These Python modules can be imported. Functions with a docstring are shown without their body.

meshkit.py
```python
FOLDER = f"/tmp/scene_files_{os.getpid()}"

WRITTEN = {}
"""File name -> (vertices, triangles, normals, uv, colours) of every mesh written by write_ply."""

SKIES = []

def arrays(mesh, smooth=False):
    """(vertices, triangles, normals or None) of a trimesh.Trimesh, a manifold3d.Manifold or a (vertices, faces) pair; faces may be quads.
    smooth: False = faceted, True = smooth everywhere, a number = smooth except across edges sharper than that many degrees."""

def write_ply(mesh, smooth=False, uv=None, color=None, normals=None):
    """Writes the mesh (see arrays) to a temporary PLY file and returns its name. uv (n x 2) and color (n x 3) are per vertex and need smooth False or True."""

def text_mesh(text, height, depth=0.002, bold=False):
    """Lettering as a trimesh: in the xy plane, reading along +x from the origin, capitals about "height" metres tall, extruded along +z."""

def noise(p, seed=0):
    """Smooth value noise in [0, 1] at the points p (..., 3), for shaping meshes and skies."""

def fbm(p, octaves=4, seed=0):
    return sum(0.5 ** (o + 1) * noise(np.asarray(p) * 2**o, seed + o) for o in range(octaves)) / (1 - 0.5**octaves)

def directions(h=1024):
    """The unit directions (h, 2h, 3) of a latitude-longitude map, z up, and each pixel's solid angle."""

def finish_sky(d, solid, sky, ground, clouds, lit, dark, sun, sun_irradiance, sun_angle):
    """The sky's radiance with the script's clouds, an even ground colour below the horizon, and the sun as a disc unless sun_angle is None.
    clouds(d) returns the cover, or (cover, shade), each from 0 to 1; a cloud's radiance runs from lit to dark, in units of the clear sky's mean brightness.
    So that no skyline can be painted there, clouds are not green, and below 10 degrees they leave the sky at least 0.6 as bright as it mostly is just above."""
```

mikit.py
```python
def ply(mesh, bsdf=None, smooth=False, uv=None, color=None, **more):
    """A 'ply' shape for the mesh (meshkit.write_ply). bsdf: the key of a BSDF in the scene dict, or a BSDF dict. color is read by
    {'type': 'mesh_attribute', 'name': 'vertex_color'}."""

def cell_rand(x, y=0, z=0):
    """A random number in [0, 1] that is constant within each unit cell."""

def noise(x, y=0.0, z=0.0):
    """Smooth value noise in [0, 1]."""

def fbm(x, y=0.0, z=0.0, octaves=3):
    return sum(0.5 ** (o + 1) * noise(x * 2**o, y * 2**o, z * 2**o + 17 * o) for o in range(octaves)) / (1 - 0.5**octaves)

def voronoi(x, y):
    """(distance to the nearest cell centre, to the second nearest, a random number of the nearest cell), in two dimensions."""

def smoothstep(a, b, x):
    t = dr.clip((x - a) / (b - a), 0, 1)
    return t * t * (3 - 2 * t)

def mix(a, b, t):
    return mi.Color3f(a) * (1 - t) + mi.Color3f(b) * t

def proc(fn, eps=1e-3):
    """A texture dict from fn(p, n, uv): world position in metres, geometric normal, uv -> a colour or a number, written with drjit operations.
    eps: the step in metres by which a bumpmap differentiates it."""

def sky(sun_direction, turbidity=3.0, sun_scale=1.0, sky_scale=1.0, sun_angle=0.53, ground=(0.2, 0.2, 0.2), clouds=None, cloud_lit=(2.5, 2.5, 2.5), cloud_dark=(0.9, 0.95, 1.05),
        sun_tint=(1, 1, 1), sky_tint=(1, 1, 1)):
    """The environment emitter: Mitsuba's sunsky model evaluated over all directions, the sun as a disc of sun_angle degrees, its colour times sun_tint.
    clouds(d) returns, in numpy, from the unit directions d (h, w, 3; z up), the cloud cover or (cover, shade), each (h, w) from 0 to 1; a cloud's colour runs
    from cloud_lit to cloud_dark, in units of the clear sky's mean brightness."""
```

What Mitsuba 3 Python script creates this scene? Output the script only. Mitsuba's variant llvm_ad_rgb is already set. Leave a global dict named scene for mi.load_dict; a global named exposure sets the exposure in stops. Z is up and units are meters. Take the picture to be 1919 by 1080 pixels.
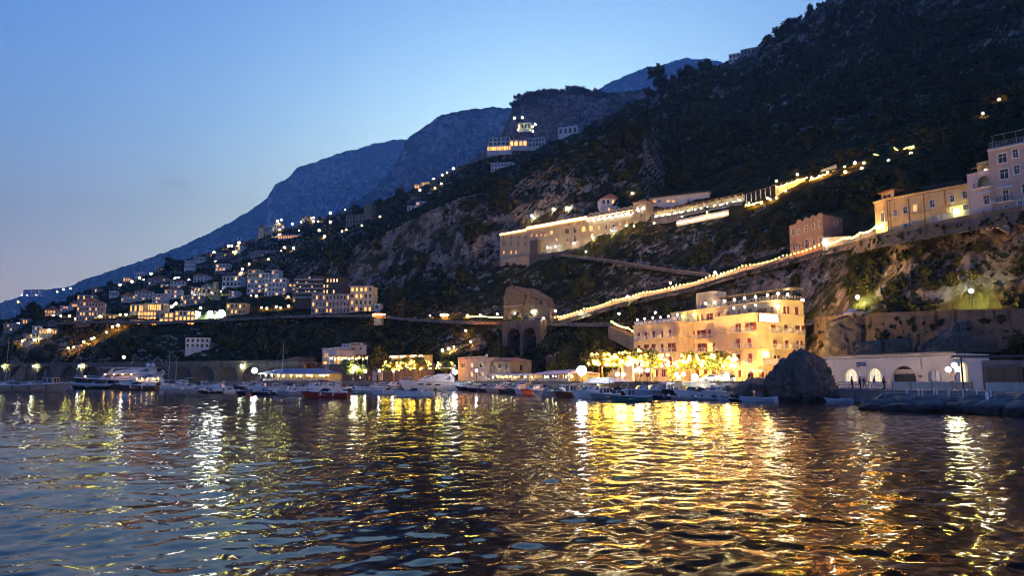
import math, random, re
import numpy as np
import trimesh
import mitsuba as mi
import drjit as dr
import mikit, meshkit
from mikit import noise, fbm, smoothstep, mix
from shapely import Polygon, box as sbox
from shapely.ops import unary_union

# ------------------------------------------------------------------ camera, sky, exposure
F, CX, CY, PITCH, EYE = 1371.0, 959.5, 540.0, math.radians(7.2), 3.0
CP, SP = math.cos(PITCH), math.sin(PITCH)
T = mi.ScalarTransform4f
exposure = 0.0
scene, labels = {}, {}
scene['camera'] = {'type': 'perspective', 'fov': 2 * math.degrees(math.atan(959.5 / F)), 'fov_axis': 'x',
                   'to_world': T().look_at([0, 0, EYE], [0, CP, EYE + SP], [0, 0, 1]),
                   'near_clip': 0.5, 'far_clip': 20000.0, 'medium': {'type': 'ref', 'id': 'air'}}
SKY_W = 34.0


def veil(d):
    """Thin evening haze bank low on the horizon and one small wisp of cloud."""
    el = np.degrees(np.arcsin(np.clip(d[..., 2], -1, 1)))
    n = meshkit.fbm(np.stack([d[..., 0] * 4, d[..., 1] * 4, el / 2.5], -1), 4, 3)
    low = 0.62 * np.exp(-(np.maximum(el, 0) / 8.5) ** 1.6) * (0.8 + 0.4 * n)
    ax = np.degrees(np.arctan2(d[..., 0], d[..., 1]))
    q = np.exp(-((ax + 25.3) / 1.3) ** 2 - ((el - 14.0) / .45) ** 2)
    w = 0.35 * q * np.clip(meshkit.fbm(np.stack([ax * 2.2, el * 6, el * 0], -1), 4, 8) * 2.4 - .7, 0, 1)
    return np.clip(low + w, 0, 1), w / (low + w + 1e-6)


scene['sky'] = {**mikit.sky([0.07, 1.0, 0.145], turbidity=6.5, sun_scale=0.0, sky_scale=1.7, sky_tint=(1.04, 2.92, 9.7), ground=(0.01, 0.015, 0.02), clouds=veil, cloud_lit=(2.15, 1.85, 1.95), cloud_dark=(0.5, 0.55, 0.75)), 'sampling_weight': SKY_W}
HAZE = 0.62e-4
scene['air'] = {'type': 'homogeneous', 'albedo': 0.95, 'sigma_t': {'type': 'rgb', 'value': [HAZE * 0.55, HAZE * 1.06, HAZE * 1.8]}}

rng = np.random.default_rng(7)
random.seed(7)


def at(px, py, Y):
    """The point at world distance Y that the photograph shows at pixel px, py."""
    a, b = (px - CX) / F, (CY - py) / F
    dy = CP - b * SP
    return np.array([a * Y / dy, Y, EYE + (SP + b * CP) * Y / dy])


def to_px(p):
    p = np.asarray(p, float)
    y, z = p[..., 1], p[..., 2] - EYE
    fw, up = y * CP + z * SP, -y * SP + z * CP
    return CX + F * p[..., 0] / fw, CY - F * up / fw


# ------------------------------------------------------------------ mesh helpers
class MB:
    """Collects vertices and triangles of one mesh."""

    def __init__(self):
        self.v, self.f, self.n = [], [], 0

    def add(self, v, f):
        v, f = np.asarray(v, float), np.asarray(f, int)
        if f.shape[1] == 4:
            f = np.vstack([f[:, [0, 1, 2]], f[:, [0, 2, 3]]])
        self.v.append(v); self.f.append(f + self.n); self.n += len(v)
        return self

    def box(self, c, s, yaw=0.0):
        h = np.array(s) / 2
        v = np.array([[x, y, z] for x in (-1, 1) for y in (-1, 1) for z in (-1, 1)]) * h
        c_, s_ = math.cos(yaw), math.sin(yaw)
        v = np.c_[v[:, 0] * c_ - v[:, 1] * s_, v[:, 0] * s_ + v[:, 1] * c_, v[:, 2]] + np.asarray(c, float)
        return self.add(v, BOXF)

    def tube(self, pts, r, sides=6, cap=True):
        p = np.asarray(pts, float); n = len(p)
        r = np.broadcast_to(np.asarray(r, float), (n,))
        t = np.gradient(p, axis=0); t /= np.linalg.norm(t, axis=1, keepdims=True) + 1e-9
        a = np.cross(t, np.where(np.abs(t[:, 2:]) < 0.9, [0, 0, 1.0], [1.0, 0, 0])); a /= np.linalg.norm(a, axis=1, keepdims=True) + 1e-9
        b = np.cross(t, a)
        g = np.arange(sides) * 2 * np.pi / sides
        v = (p[:, None] + r[:, None, None] * (np.cos(g)[None, :, None] * a[:, None] + np.sin(g)[None, :, None] * b[:, None])).reshape(-1, 3)
        i, j = np.meshgrid(np.arange(n - 1), np.arange(sides), indexing='ij')
        i, j = i.ravel(), j.ravel(); k = (j + 1) % sides
        f = np.c_[i * sides + j, i * sides + k, (i + 1) * sides + k, (i + 1) * sides + j]
        self.add(v, f)
        if cap:
            for e in (0, n - 1):
                ring = v[e * sides:(e + 1) * sides]
                fc = np.array([[0, m, m + 1] for m in range(1, sides - 1)])
                self.add(ring, fc[:, ::-1] if e else fc)
        return self

    def ell(self, c, r, sub=1):
        s = ICO[sub]
        return self.add(s[0] * np.asarray(r, float) + np.asarray(c, float), s[1])

    def tm(self, m):
        return self.add(m.vertices, m.faces)

    def mesh(self):
        return np.vstack(self.v), np.vstack(self.f)


BOXF = np.array([[0, 1, 3, 2], [4, 6, 7, 5], [0, 4, 5, 1], [2, 3, 7, 6], [0, 2, 6, 4], [1, 5, 7, 3]])
ICO = {k: (lambda m: (np.array(m.vertices), np.array(m.faces)))(trimesh.creation.icosphere(k)) for k in (0, 1, 2, 3, 4)}


def fresh(key):
    """key, or key_001 and so on where it is taken."""
    if key not in TAKEN:
        TAKEN.add(key); return key
    i = COUNT.get(key, 0)
    while True:
        i += 1
        k = f'{key}_{i:03d}'
        if k not in TAKEN:
            COUNT[key] = i; TAKEN.add(k); return k


TAKEN, COUNT = set(), {}


def obj(name, mesh, bsdf, parent=None, smooth=False, **more):
    key = fresh(f'{parent}__{name}' if parent else name)
    if isinstance(mesh, MB):
        mesh = mesh.mesh()
    scene[key] = mesh | {'to_world': more['to_world'], 'bsdf': {'type': 'ref', 'id': bsdf}} if isinstance(mesh, dict) else mikit.ply(mesh, bsdf, smooth=smooth, **more)
    return key


def lamp(key, rgb, power, weight=0.0):
    """Makes the mesh under key give off light: power is its radiance."""
    scene[key]['emitter'] = {'type': 'area', 'radiance': {'type': 'rgb', 'value': [float(c) * power for c in rgb]}, 'sampling_weight': float(weight)}
    return key


def thing(name, label, cat, group=None):
    key = fresh(name)
    labels[key] = {'label': label, 'category': cat}
    if group:
        labels[key]['group'] = group
    return key


def tag(key, label, cat, group=None):
    labels[key] = {'label': label, 'category': cat}
    if group:
        labels[key]['group'] = group
    return key


def struct(name, mesh, bsdf, label=None, kind='structure', **kw):
    key = obj(name, mesh, bsdf, **kw)
    labels[key] = {'kind': kind}
    if label:
        labels[key]['label'] = label
    return key


# ------------------------------------------------------------------ materials
def mat(name, rgb, rough=0.8, spec=0.3, var=0.12, scale=1.5, dirt=0.0, metallic=0.0, bump=None, wet=False):
    base = [float(q) for q in rgb]

    def col(p, n, uv):
        a = fbm(p.x / scale, p.y / scale, p.z / scale, 3)
        c = mi.Color3f(*base) * (1 - var + 2 * var * a)
        if dirt:
            s = fbm(p.x * 1.3, p.y * 1.3, p.z * 0.22, 4)
            c = c * (1 - dirt * smoothstep(0.5, 0.78, s))
        if wet:
            c = c * (0.28 + 0.72 * smoothstep(0.15, 0.75, p.z - 0.5 * fbm(p.x, p.y, p.z, 3)))
        return c
    m = {'type': 'principled', 'base_color': mikit.proc(col), 'roughness': rough, 'specular': spec, 'metallic': metallic}
    if bump:
        m = {'type': 'bumpmap', 'scale': bump[0], 'arbitrary': mikit.proc(lambda p, n, uv: fbm(p.x / bump[1], p.y / bump[1], p.z / bump[1], 4), eps=bump[1] / 8), 'nested': m}
    scene[name] = {'type': 'twosided', 'bsdf': m}
    return name


def flat(name, rgb, rough=0.6, spec=0.4, metallic=0.0):
    scene[name] = {'type': 'twosided', 'bsdf': {'type': 'principled', 'base_color': {'type': 'rgb', 'value': list(rgb)}, 'roughness': rough, 'specular': spec, 'metallic': metallic}}
    return name


def hill_tex(S):
    def hill_col(q, n, uv):
        p = mi.Point3f(q) / S
        return hill_rgb(p, n)
    return mikit.proc(hill_col)


def hill_rgb(p, n):
    big = fbm(p.x / 60, p.y / 60, p.z / 60, 4)
    fine = fbm(p.x / 3.1, p.y / 3.1, p.z / 3.1, 4)
    streak = fbm(p.x / 4, p.y / 4, p.z / 46, 4)
    strata = fbm(p.x / 30, p.y / 30, p.z / 2.2 + 3 * big, 3)
    rock = mix((0.07, 0.061, 0.055), (0.36, 0.31, 0.265), smoothstep(0.28, 0.72, streak * 0.5 + fine * 0.3 + strata * 0.2))
    crack = dr.abs(fbm(p.x / 1.3, p.y / 1.3, p.z / 3.2, 4) - 0.5)
    rock = rock * (0.35 + 0.65 * smoothstep(0.0, 0.10, crack))
    rock = mix(rock, mi.Color3f(0.02, 0.018, 0.016), smoothstep(0.54, 0.70, fbm(p.x / 7, p.y / 7, p.z / 34, 4)) * 0.85)
    veg = mix((0.012, 0.017, 0.008), (0.034, 0.040, 0.018), smoothstep(0.3, 0.7, fine))
    veg = mix(veg, mi.Color3f(0.05, 0.043, 0.03), smoothstep(0.55, 0.75, big) * 0.5)
    rock = mix(rock, veg, smoothstep(0.56, 0.66, fbm(p.x / 11, p.y / 11, p.z / 8, 4)) * 0.9)
    steep = 1 - dr.abs(n.z)
    k = smoothstep(0.34, 0.50, steep + (big - 0.5) * 0.95 + (fine - 0.5) * 0.35)
    return mix(veg, rock, k)


scene['hill_mat'] = {'type': 'twosided', 'bsdf': {'type': 'bumpmap', 'scale': 2.2, 'arbitrary': mikit.proc(lambda p, n, uv: 0.6 * fbm(p.x / 4, p.y / 4, p.z / 9, 4) + 0.4 * fbm(p.x / 1.2, p.y / 1.2, p.z / 1.8, 3), eps=0.2),
                     'nested': {'type': 'diffuse', 'reflectance': hill_tex(1.0)}}}
scene['mountain_mat'] = {'type': 'twosided', 'bsdf': {'type': 'bumpmap', 'scale': 26.0, 'arbitrary': mikit.proc(lambda p, n, uv: 0.6 * fbm(p.x / 50, p.y / 50, p.z / 120, 4) + 0.4 * fbm(p.x / 16, p.y / 16, p.z / 24, 3), eps=3.0),
                         'nested': {'type': 'diffuse', 'reflectance': hill_tex(9.0)}}}
scene['foliage'] = {'type': 'twosided', 'bsdf': {'type': 'diffuse', 'reflectance': mikit.proc(lambda p, n, uv: mix((0.013, 0.019, 0.008), (0.048, 0.055, 0.024), fbm(p.x / 2.5, p.y / 2.5, p.z / 2.5, 3)))}}
scene['water_mat'] = {'type': 'bumpmap', 'scale': 0.0035, 'arbitrary': mikit.proc(lambda p, n, uv: fbm(p.x / 0.34, p.y / 0.24, 3.0, 2), eps=0.02),
                      'nested': {'type': 'roughplastic', 'distribution': 'ggx', 'alpha': 0.007, 'int_ior': 1.34, 'nonlinear': False, 'diffuse_reflectance': {'type': 'rgb', 'value': [0.001, 0.003, 0.006]}}}

# ------------------------------------------------------------------ hills
KN = [
    (-220, (708, 310), (684, 312), (632, 345), (626, 372), (620, 405), (616, 440), (612, 490), (608, 540)),
    (0, (705, 328), (684, 331), (640, 345), (630, 362), (620, 400), (614, 450), (609, 500), (604, 560)),
    (100, (703, 324), (683, 327), (608, 345), (600, 352), (594, 400), (588, 450), (583, 520), (577, 600)),
    (200, (703, 316), (683, 320), (602, 345), (597, 352), (580, 420), (562, 500), (548, 580), (538, 680)),
    (300, (703, 308), (683, 312), (604, 345), (592, 355), (565, 440), (540, 530), (520, 620), (506, 740)),
    (400, (703, 300), (683, 304), (600, 345), (585, 360), (550, 470), (520, 570), (492, 680), (470, 800)),
    (500, (703, 292), (685, 296), (594, 340), (588, 350), (540, 460), (500, 560), (460, 700), (437, 850)),
    (600, (702, 288), (690, 292), (590, 335), (585, 345), (545, 430), (490, 465), (440, 680), (414, 900)),
    (700, (702, 284), (692, 288), (590, 330), (584, 338), (545, 395), (450, 425), (412, 680), (385, 920)),
    (760, (702, 280), (692, 284), (596, 322), (585, 332), (540, 380), (418, 410), (395, 680), (364, 925)),
    (800, (702, 276), (694, 280), (600, 315), (585, 330), (530, 372), (400, 398), (380, 680), (345, 930)),
    (860, (702, 270), (692, 274), (601, 300), (596, 310), (508, 354), (372, 386), (345, 680), (320, 940)),
    (950, (702, 262), (690, 266), (604, 285), (598, 295), (482, 346), (345, 376), (312, 680), (288, 930)),
    (1000, (702, 256), (690, 260), (604, 282), (598, 292), (470, 337), (318, 371), (300, 680), (284, 920)),
    (1050, (702, 245), (690, 247), (603, 272), (598, 280), (456, 328), (290, 368), (272, 680), (258, 910)),
    (1100, (703, 238), (690, 240), (588, 265), (578, 278), (441, 318), (265, 365), (252, 680), (242, 900)),
    (1205, (704, 222), (690, 225), (558, 250), (548, 262), (400, 296), (240, 362), (222, 640), (178, 890)),
    (1245, (704, 216), (690, 218), (547, 245), (536, 256), (386, 298), (310, 400), (205, 640), (152, 888)),
    (1300, (705, 205), (690, 207), (530, 240), (518, 250), (376, 290), (270, 460), (190, 640), (130, 880)),
    (1400, (705, 190), (690, 192), (500, 222), (488, 232), (356, 278), (240, 440), (170, 640), (104, 860)),
    (1500, (706, 168), (690, 170), (474, 203), (464, 213), (328, 262), (220, 420), (120, 620), (36, 840)),
    (1590, (702, 140), (600, 150), (464, 177), (452, 190), (300, 250), (200, 410), (75, 600), (-30, 820)),
    (1700, (702, 128), (592, 139), (436, 151), (424, 164), (268, 240), (160, 400), (0, 600), (-120, 800)),
    (1800, (702, 121), (589, 132), (420, 142), (407, 157), (240, 232), (130, 390), (-60, 600), (-190, 780)),
    (1919, (702, 115), (586, 126), (400, 134), (384, 150), (210, 225), (100, 380), (-110, 590), (-260, 760)),
    (2150, (702, 108), (580, 118), (370, 128), (350, 146), (170, 215), (50, 370), (-180, 580), (-380, 730)),
    (2500, (702, 100), (570, 110), (330, 120), (300, 138), (100, 205), (-30, 350), (-320, 560), (-560, 700))]
KPX = np.array([k[0] for k in KN], float)
KPY = np.array([[c[0] for c in k[1:]] for k in KN], float)
KYY = np.array([[c[1] for c in k[1:]] for k in KN], float)


def column(px):
    return (np.array([np.interp(px, KPX, KPY[:, j]) for j in range(8)]), np.array([np.interp(px, KPX, KYY[:, j]) for j in range(8)]))


def hit(px, py):
    """Depth of the main hill where the photograph shows it at px, py."""
    y, d = column(px)
    return float(np.interp(-py, -y, d))


def on_hill(px, py, dy=0.0):
    return at(px, py, hit(px, py) + dy)


def sheet(grid):
    a, b = grid.shape[:2]
    i, j = np.meshgrid(np.arange(a - 1), np.arange(b - 1), indexing='ij')
    i, j = i.ravel(), j.ravel()
    return grid.reshape(-1, 3), np.c_[i * b + j, (i + 1) * b + j, (i + 1) * b + j + 1, i * b + j + 1]


def hill_sheet(cols, profile, rows, amp, seed, tail, gully=False):
    """A hillside: columns of points from its foot to its crest, then down the far side; roughened by noise that grows with distance."""
    g = np.zeros((len(cols), rows + 2, 3))
    s = np.linspace(0, 1, rows)
    for c, px in enumerate(cols):
        y, d = profile(px)
        t = np.linspace(0, 1, len(y))
        P = np.array([at(px, a, b) for a, b in zip(y, d)])
        L = np.r_[0, np.cumsum(np.sqrt(np.diff(y) ** 2 + 1.0))]; L /= L[-1]
        w = 0.7 * np.interp(s, np.linspace(0, 1, len(y)), L) + 0.3 * s
        g[c, :rows] = np.c_[[np.interp(w, L, P[:, q]) for q in range(3)]].T
        top = P[-1]
        g[c, rows] = [top[0] * (1 + tail / top[1]), top[1] + tail, top[2] * 0.55]
        g[c, rows + 1] = [top[0] * (1 + 2.5 * tail / top[1]), top[1] + 2.5 * tail, -30]
    q = g.copy()
    D = np.linalg.norm(g, axis=-1, keepdims=True)
    def fb(sc, o, sd):
        return meshkit.fbm(q / np.array(sc), o, sd)[..., None] - 0.5
    n1 = fb((14, 14, 26), 4, seed) * 9 + fb((3.5, 3.5, 8), 3, seed + 5) * 3.6 - np.abs(fb((2.2, 2.2, 9), 3, seed + 6)) * 5.5 + fb((60, 60, 200), 2, seed + 7) * 12 * (not gully)
    grow = np.clip((D - 120) / 350, 0.30, 2.2)
    back = np.array([0, -1, 0.25])
    if gully:
        n1 = n1 + fb((150, 600, 900), 3, seed + 20) * 70 + fb((60, 300, 260), 3, seed + 22) * 26
    fade = 1 - 0.93 * np.clip((s - .72) / .26, 0, 1) if gully else np.ones(rows)
    n1 = n1 * np.r_[fade, 1, 1][None, :, None]
    g += n1 * grow * amp * back
    g[:, :rows, 0:1] += (fb((18, 18, 30), 3, seed + 9) * 5 * grow * min(amp, 1.0))[:, :rows]
    return g


def main_profile(px):
    return column(px)


mcols = np.r_[np.arange(-220, -20, 12), np.arange(-20, 1500, 3.0), np.arange(1500, 1940, 2.0), np.arange(1940, 2500, 14)]
mg = hill_sheet(mcols, main_profile, 220, 1.0, 3, 250)
struct('hillside', sheet(mg), 'hill_mat', smooth=True)
MX, MYP = to_px(mg[:, :220])


def surf(px, py, r=7.0):
    """Depth of the roughened hillside nearest to the viewer around a pixel."""
    q = (np.abs(MX - px) < r) & (np.abs(MYP - py) < r)
    return float(np.percentile(mg[:, :220, 1][q], 30)) if q.any() else hit(px, py)


def ridge(name, crest, foot, rows, seed, tail, amp, far, step=3.0):
    cx = np.array([c[0] for c in crest], float); cy = np.array([c[1] for c in crest], float); cd = np.array([c[2] for c in crest], float) * far
    cols = np.arange(cx[0], cx[-1], step)

    def prof(px):
        y, d = np.interp(px, cx, cy), np.interp(px, cx, cd)
        y += 4.2 * (meshkit.fbm(np.array([px / 7.0, seed, 0.0]), 4, seed) - 0.5) + 5 * (meshkit.fbm(np.array([px / 40.0, seed, 3.0]), 3, seed) - 0.5)
        fy, fd = foot(px); fd = fd * far
        k = np.linspace(0, 1, 6)
        dd = fd + (d - fd) * (k ** 0.9 + 0.12 * np.sin(k * 9 + px / 70.0) * k * (1 - k))
        return fy + (y - fy) * k, dd
    g = hill_sheet(cols, prof, rows, amp, seed, tail, True)
    return struct(name, sheet(g), 'mountain_mat' if far > 2 else 'hill_mat', smooth=True)


ridge('mountain', [(-420, 690, 1500), (-150, 612, 1600), (0, 568, 1700), (60, 549, 1750), (130, 537, 1800), (200, 512, 1850), (280, 484, 1900), (340, 462, 2000), (400, 432, 2100), (450, 405, 2200), (500, 372, 2300), (514, 345, 2310), (540, 332, 2350),
                  (560, 311, 2400), (620, 293, 2450), (690, 271, 2500), (740, 261, 2500), (800, 268, 2500), (900, 300, 2500)], lambda px: (715, 900), 110, 31, 2400, 4.2, 3.5)
ridge('mountain', [(480, 560, 1000), (560, 440, 1300), (620, 405, 1450), (690, 362, 1600), (735, 318, 1700), (752, 285, 1720), (760, 262, 1730), (790, 240, 1780), (830, 213, 1800), (880, 204, 1820), (950, 200, 1820), (1010, 212, 1850), (1120, 260, 1850)],
      lambda px: (620, 950), 110, 47, 1900, 3.8, 3.0)
ridge('mountain', [(850, 330, 1000), (930, 260, 1150), (955, 222, 1200), (962, 192, 1210), (985, 180, 1230), (1030, 172, 1250), (1085, 166, 1250), (1130, 172, 1270), (1200, 168, 1300), (1260, 175, 1350), (1340, 210, 1380)],
      lambda px: (420, 980), 80, 53, 600, 1.1, 1.6)
ridge('mountain', [(1050, 230, 2300), (1120, 166, 2350), (1170, 142, 2400), (1220, 124, 2400), (1290, 110, 2450), (1345, 112, 2450), (1400, 125, 2450), (1550, 200, 2450)], lambda px: (350, 1500), 50, 61, 2200, 3.6, 3.2)

# ------------------------------------------------------------------ sea
def waves(x, y):
    r = np.random.default_rng(11)
    z = np.zeros_like(x)
    for lam, n, st in ((5.0, 6, 0.014), (2.2, 12, 0.024), (1.15, 24, 0.044), (0.66, 28, 0.046), (0.36, 24, 0.027)):
        for _ in range(n):
            l = lam * math.exp(r.normal(0, 0.25)); th = r.normal(math.radians(-75), 0.95); ph = r.uniform(0, 6.28)
            k = 2 * math.pi / l
            a = st / k * math.sqrt(2.0 / n) * r.uniform(0.6, 1.4)
            p = k * (x * math.cos(th) + y * math.sin(th)) + ph
            z += a * (np.sin(p) + 0.2 * np.cos(2 * p))
    pat = 0.42 + 1.12 * meshkit.fbm(np.stack([x / 7, y / 12, x * 0], -1), 4, 5)
    return z * pat


ang = np.radians(np.linspace(-44, 44, 900))
rad = [8.0]
while rad[-1] < 330:
    rad.append(rad[-1] + 0.03 + rad[-1] * 0.0042 + (rad[-1] / 170.0) ** 2 * 0.35)
rad = np.array(rad)
A, R = np.meshgrid(ang, rad, indexing='ij')
wx, wy = R * np.sin(A), R * np.cos(A)
wz = waves(wx, wy) * np.clip((331 - R) / 40, 0, 1)
print('sea rows', len(rad))
struct('sea', sheet(np.stack([wx, wy, wz], -1)), 'water_mat', smooth=True)
wb = MB()
big = 9000.0
oa = np.radians(np.r_[np.linspace(-44, 44, 120)])
wb.add(*(lambda g: (g[0], g[1]))(sheet(np.stack([np.outer(np.sin(oa), [329.5, 900, big]), np.outer(np.cos(oa), [329.5, 900, big]), np.zeros((120, 3)) - 0.004], -1))))
ob = np.radians(np.linspace(44, 316, 120))
wb.add(*sheet(np.stack([np.outer(np.sin(ob), [0.01, 330, big]), np.outer(np.cos(ob), [0.01, 330, big]), np.zeros((120, 3)) - 0.004], -1)))
wb.add(*sheet(np.stack([np.outer(np.sin(oa), [0.01, 8.02]), np.outer(np.cos(oa), [0.01, 8.02]), np.zeros((120, 2)) - 0.02], -1)))
struct('sea', wb, 'water_mat')


# ------------------------------------------------------------------ building blocks
WARM, AMBER, COOL, WHITE = (1.0, 0.37, 0.045), (1.0, 0.32, 0.03), (0.80, 1.0, 0.92), (1.0, 0.54, 0.18)
mat('cream_plaster', (0.62, 0.50, 0.30), var=0.08, scale=2.0, dirt=0.22)
mat('white_plaster', (0.55, 0.53, 0.49), var=0.07, scale=2.0, dirt=0.20)
mat('convent_plaster', (0.40, 0.315, 0.205), var=0.08, scale=2.0, dirt=0.22)
mat('grey_plaster', (0.25, 0.245, 0.24), var=0.12, scale=1.6, dirt=0.3)
mat('yellow_plaster', (0.56, 0.40, 0.19), var=0.10, scale=2.0, dirt=0.28)
mat('pink_plaster', (0.34, 0.28, 0.262), var=0.10, scale=2.0, dirt=0.28)
mat('lilac_plaster', (0.40, 0.35, 0.365), var=0.10, scale=2.0, dirt=0.25)
mat('orange_plaster', (0.29, 0.185, 0.13), var=0.12, scale=1.5, dirt=0.3)
mat('red_plaster', (0.30, 0.12, 0.09), var=0.12, scale=1.5, dirt=0.25)
mat('old_stone', (0.17, 0.142, 0.112), var=0.30, scale=0.8, dirt=0.45, bump=(0.08, 0.6))
mat('dark_stone', (0.085, 0.078, 0.072), var=0.35, scale=0.7, dirt=0.4, bump=(0.10, 0.5))
mat('boulder_mat', (0.11, 0.108, 0.105), var=0.4, scale=0.5, dirt=0.45, bump=(0.09, 0.35), wet=True)
mat('crag_stone', (0.105, 0.092, 0.078), var=0.5, scale=0.9, dirt=0.6, bump=(0.22, 0.9), wet=True)
mat('ruin_stone', (0.088, 0.080, 0.072), var=0.35, scale=0.8, dirt=0.5, bump=(0.10, 0.6))
mat('road_stone', (0.095, 0.076, 0.060), var=0.4, scale=1.1, dirt=0.75, bump=(0.12, 0.5))
mat('concrete', (0.20, 0.19, 0.175), var=0.15, scale=1.2, dirt=0.35)
mat('asphalt', (0.055, 0.055, 0.058), var=0.2, scale=1.0)
mat('roof_tile', (0.26, 0.12, 0.08), var=0.25, scale=0.5, dirt=0.3)
mat('wood', (0.20, 0.12, 0.065), var=0.25, scale=0.4)
mat('bark', (0.12, 0.09, 0.065), var=0.3, scale=0.3)
mat('red_shutter', (0.17, 0.040, 0.028), var=0.15, scale=0.3, rough=0.5)
mat('canvas_white', (0.68, 0.66, 0.62), var=0.06, scale=0.8)
mat('canvas_blue', (0.10, 0.13, 0.24), var=0.12, scale=0.6)
mat('canvas_pink', (0.62, 0.46, 0.42), var=0.08, scale=0.8)
mat('canvas_tan', (0.55, 0.47, 0.36), var=0.12, scale=0.9, dirt=0.25)
flat('white_paint', (0.78, 0.78, 0.76), 0.45)
flat('dark_glass', (0.012, 0.014, 0.018), 0.08, 0.6)
flat('dark_metal', (0.045, 0.045, 0.05), 0.45, 0.5)
flat('grey_metal', (0.32, 0.33, 0.34), 0.4, 0.5)
flat('lit_pane', (0.75, 0.6, 0.4), 0.6)
flat('bulb_glass', (0.85, 0.82, 0.75), 0.4)
flat('blue_paint', (0.02, 0.07, 0.26), 0.5)
flat('rubber', (0.02, 0.02, 0.022), 0.7)


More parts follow.
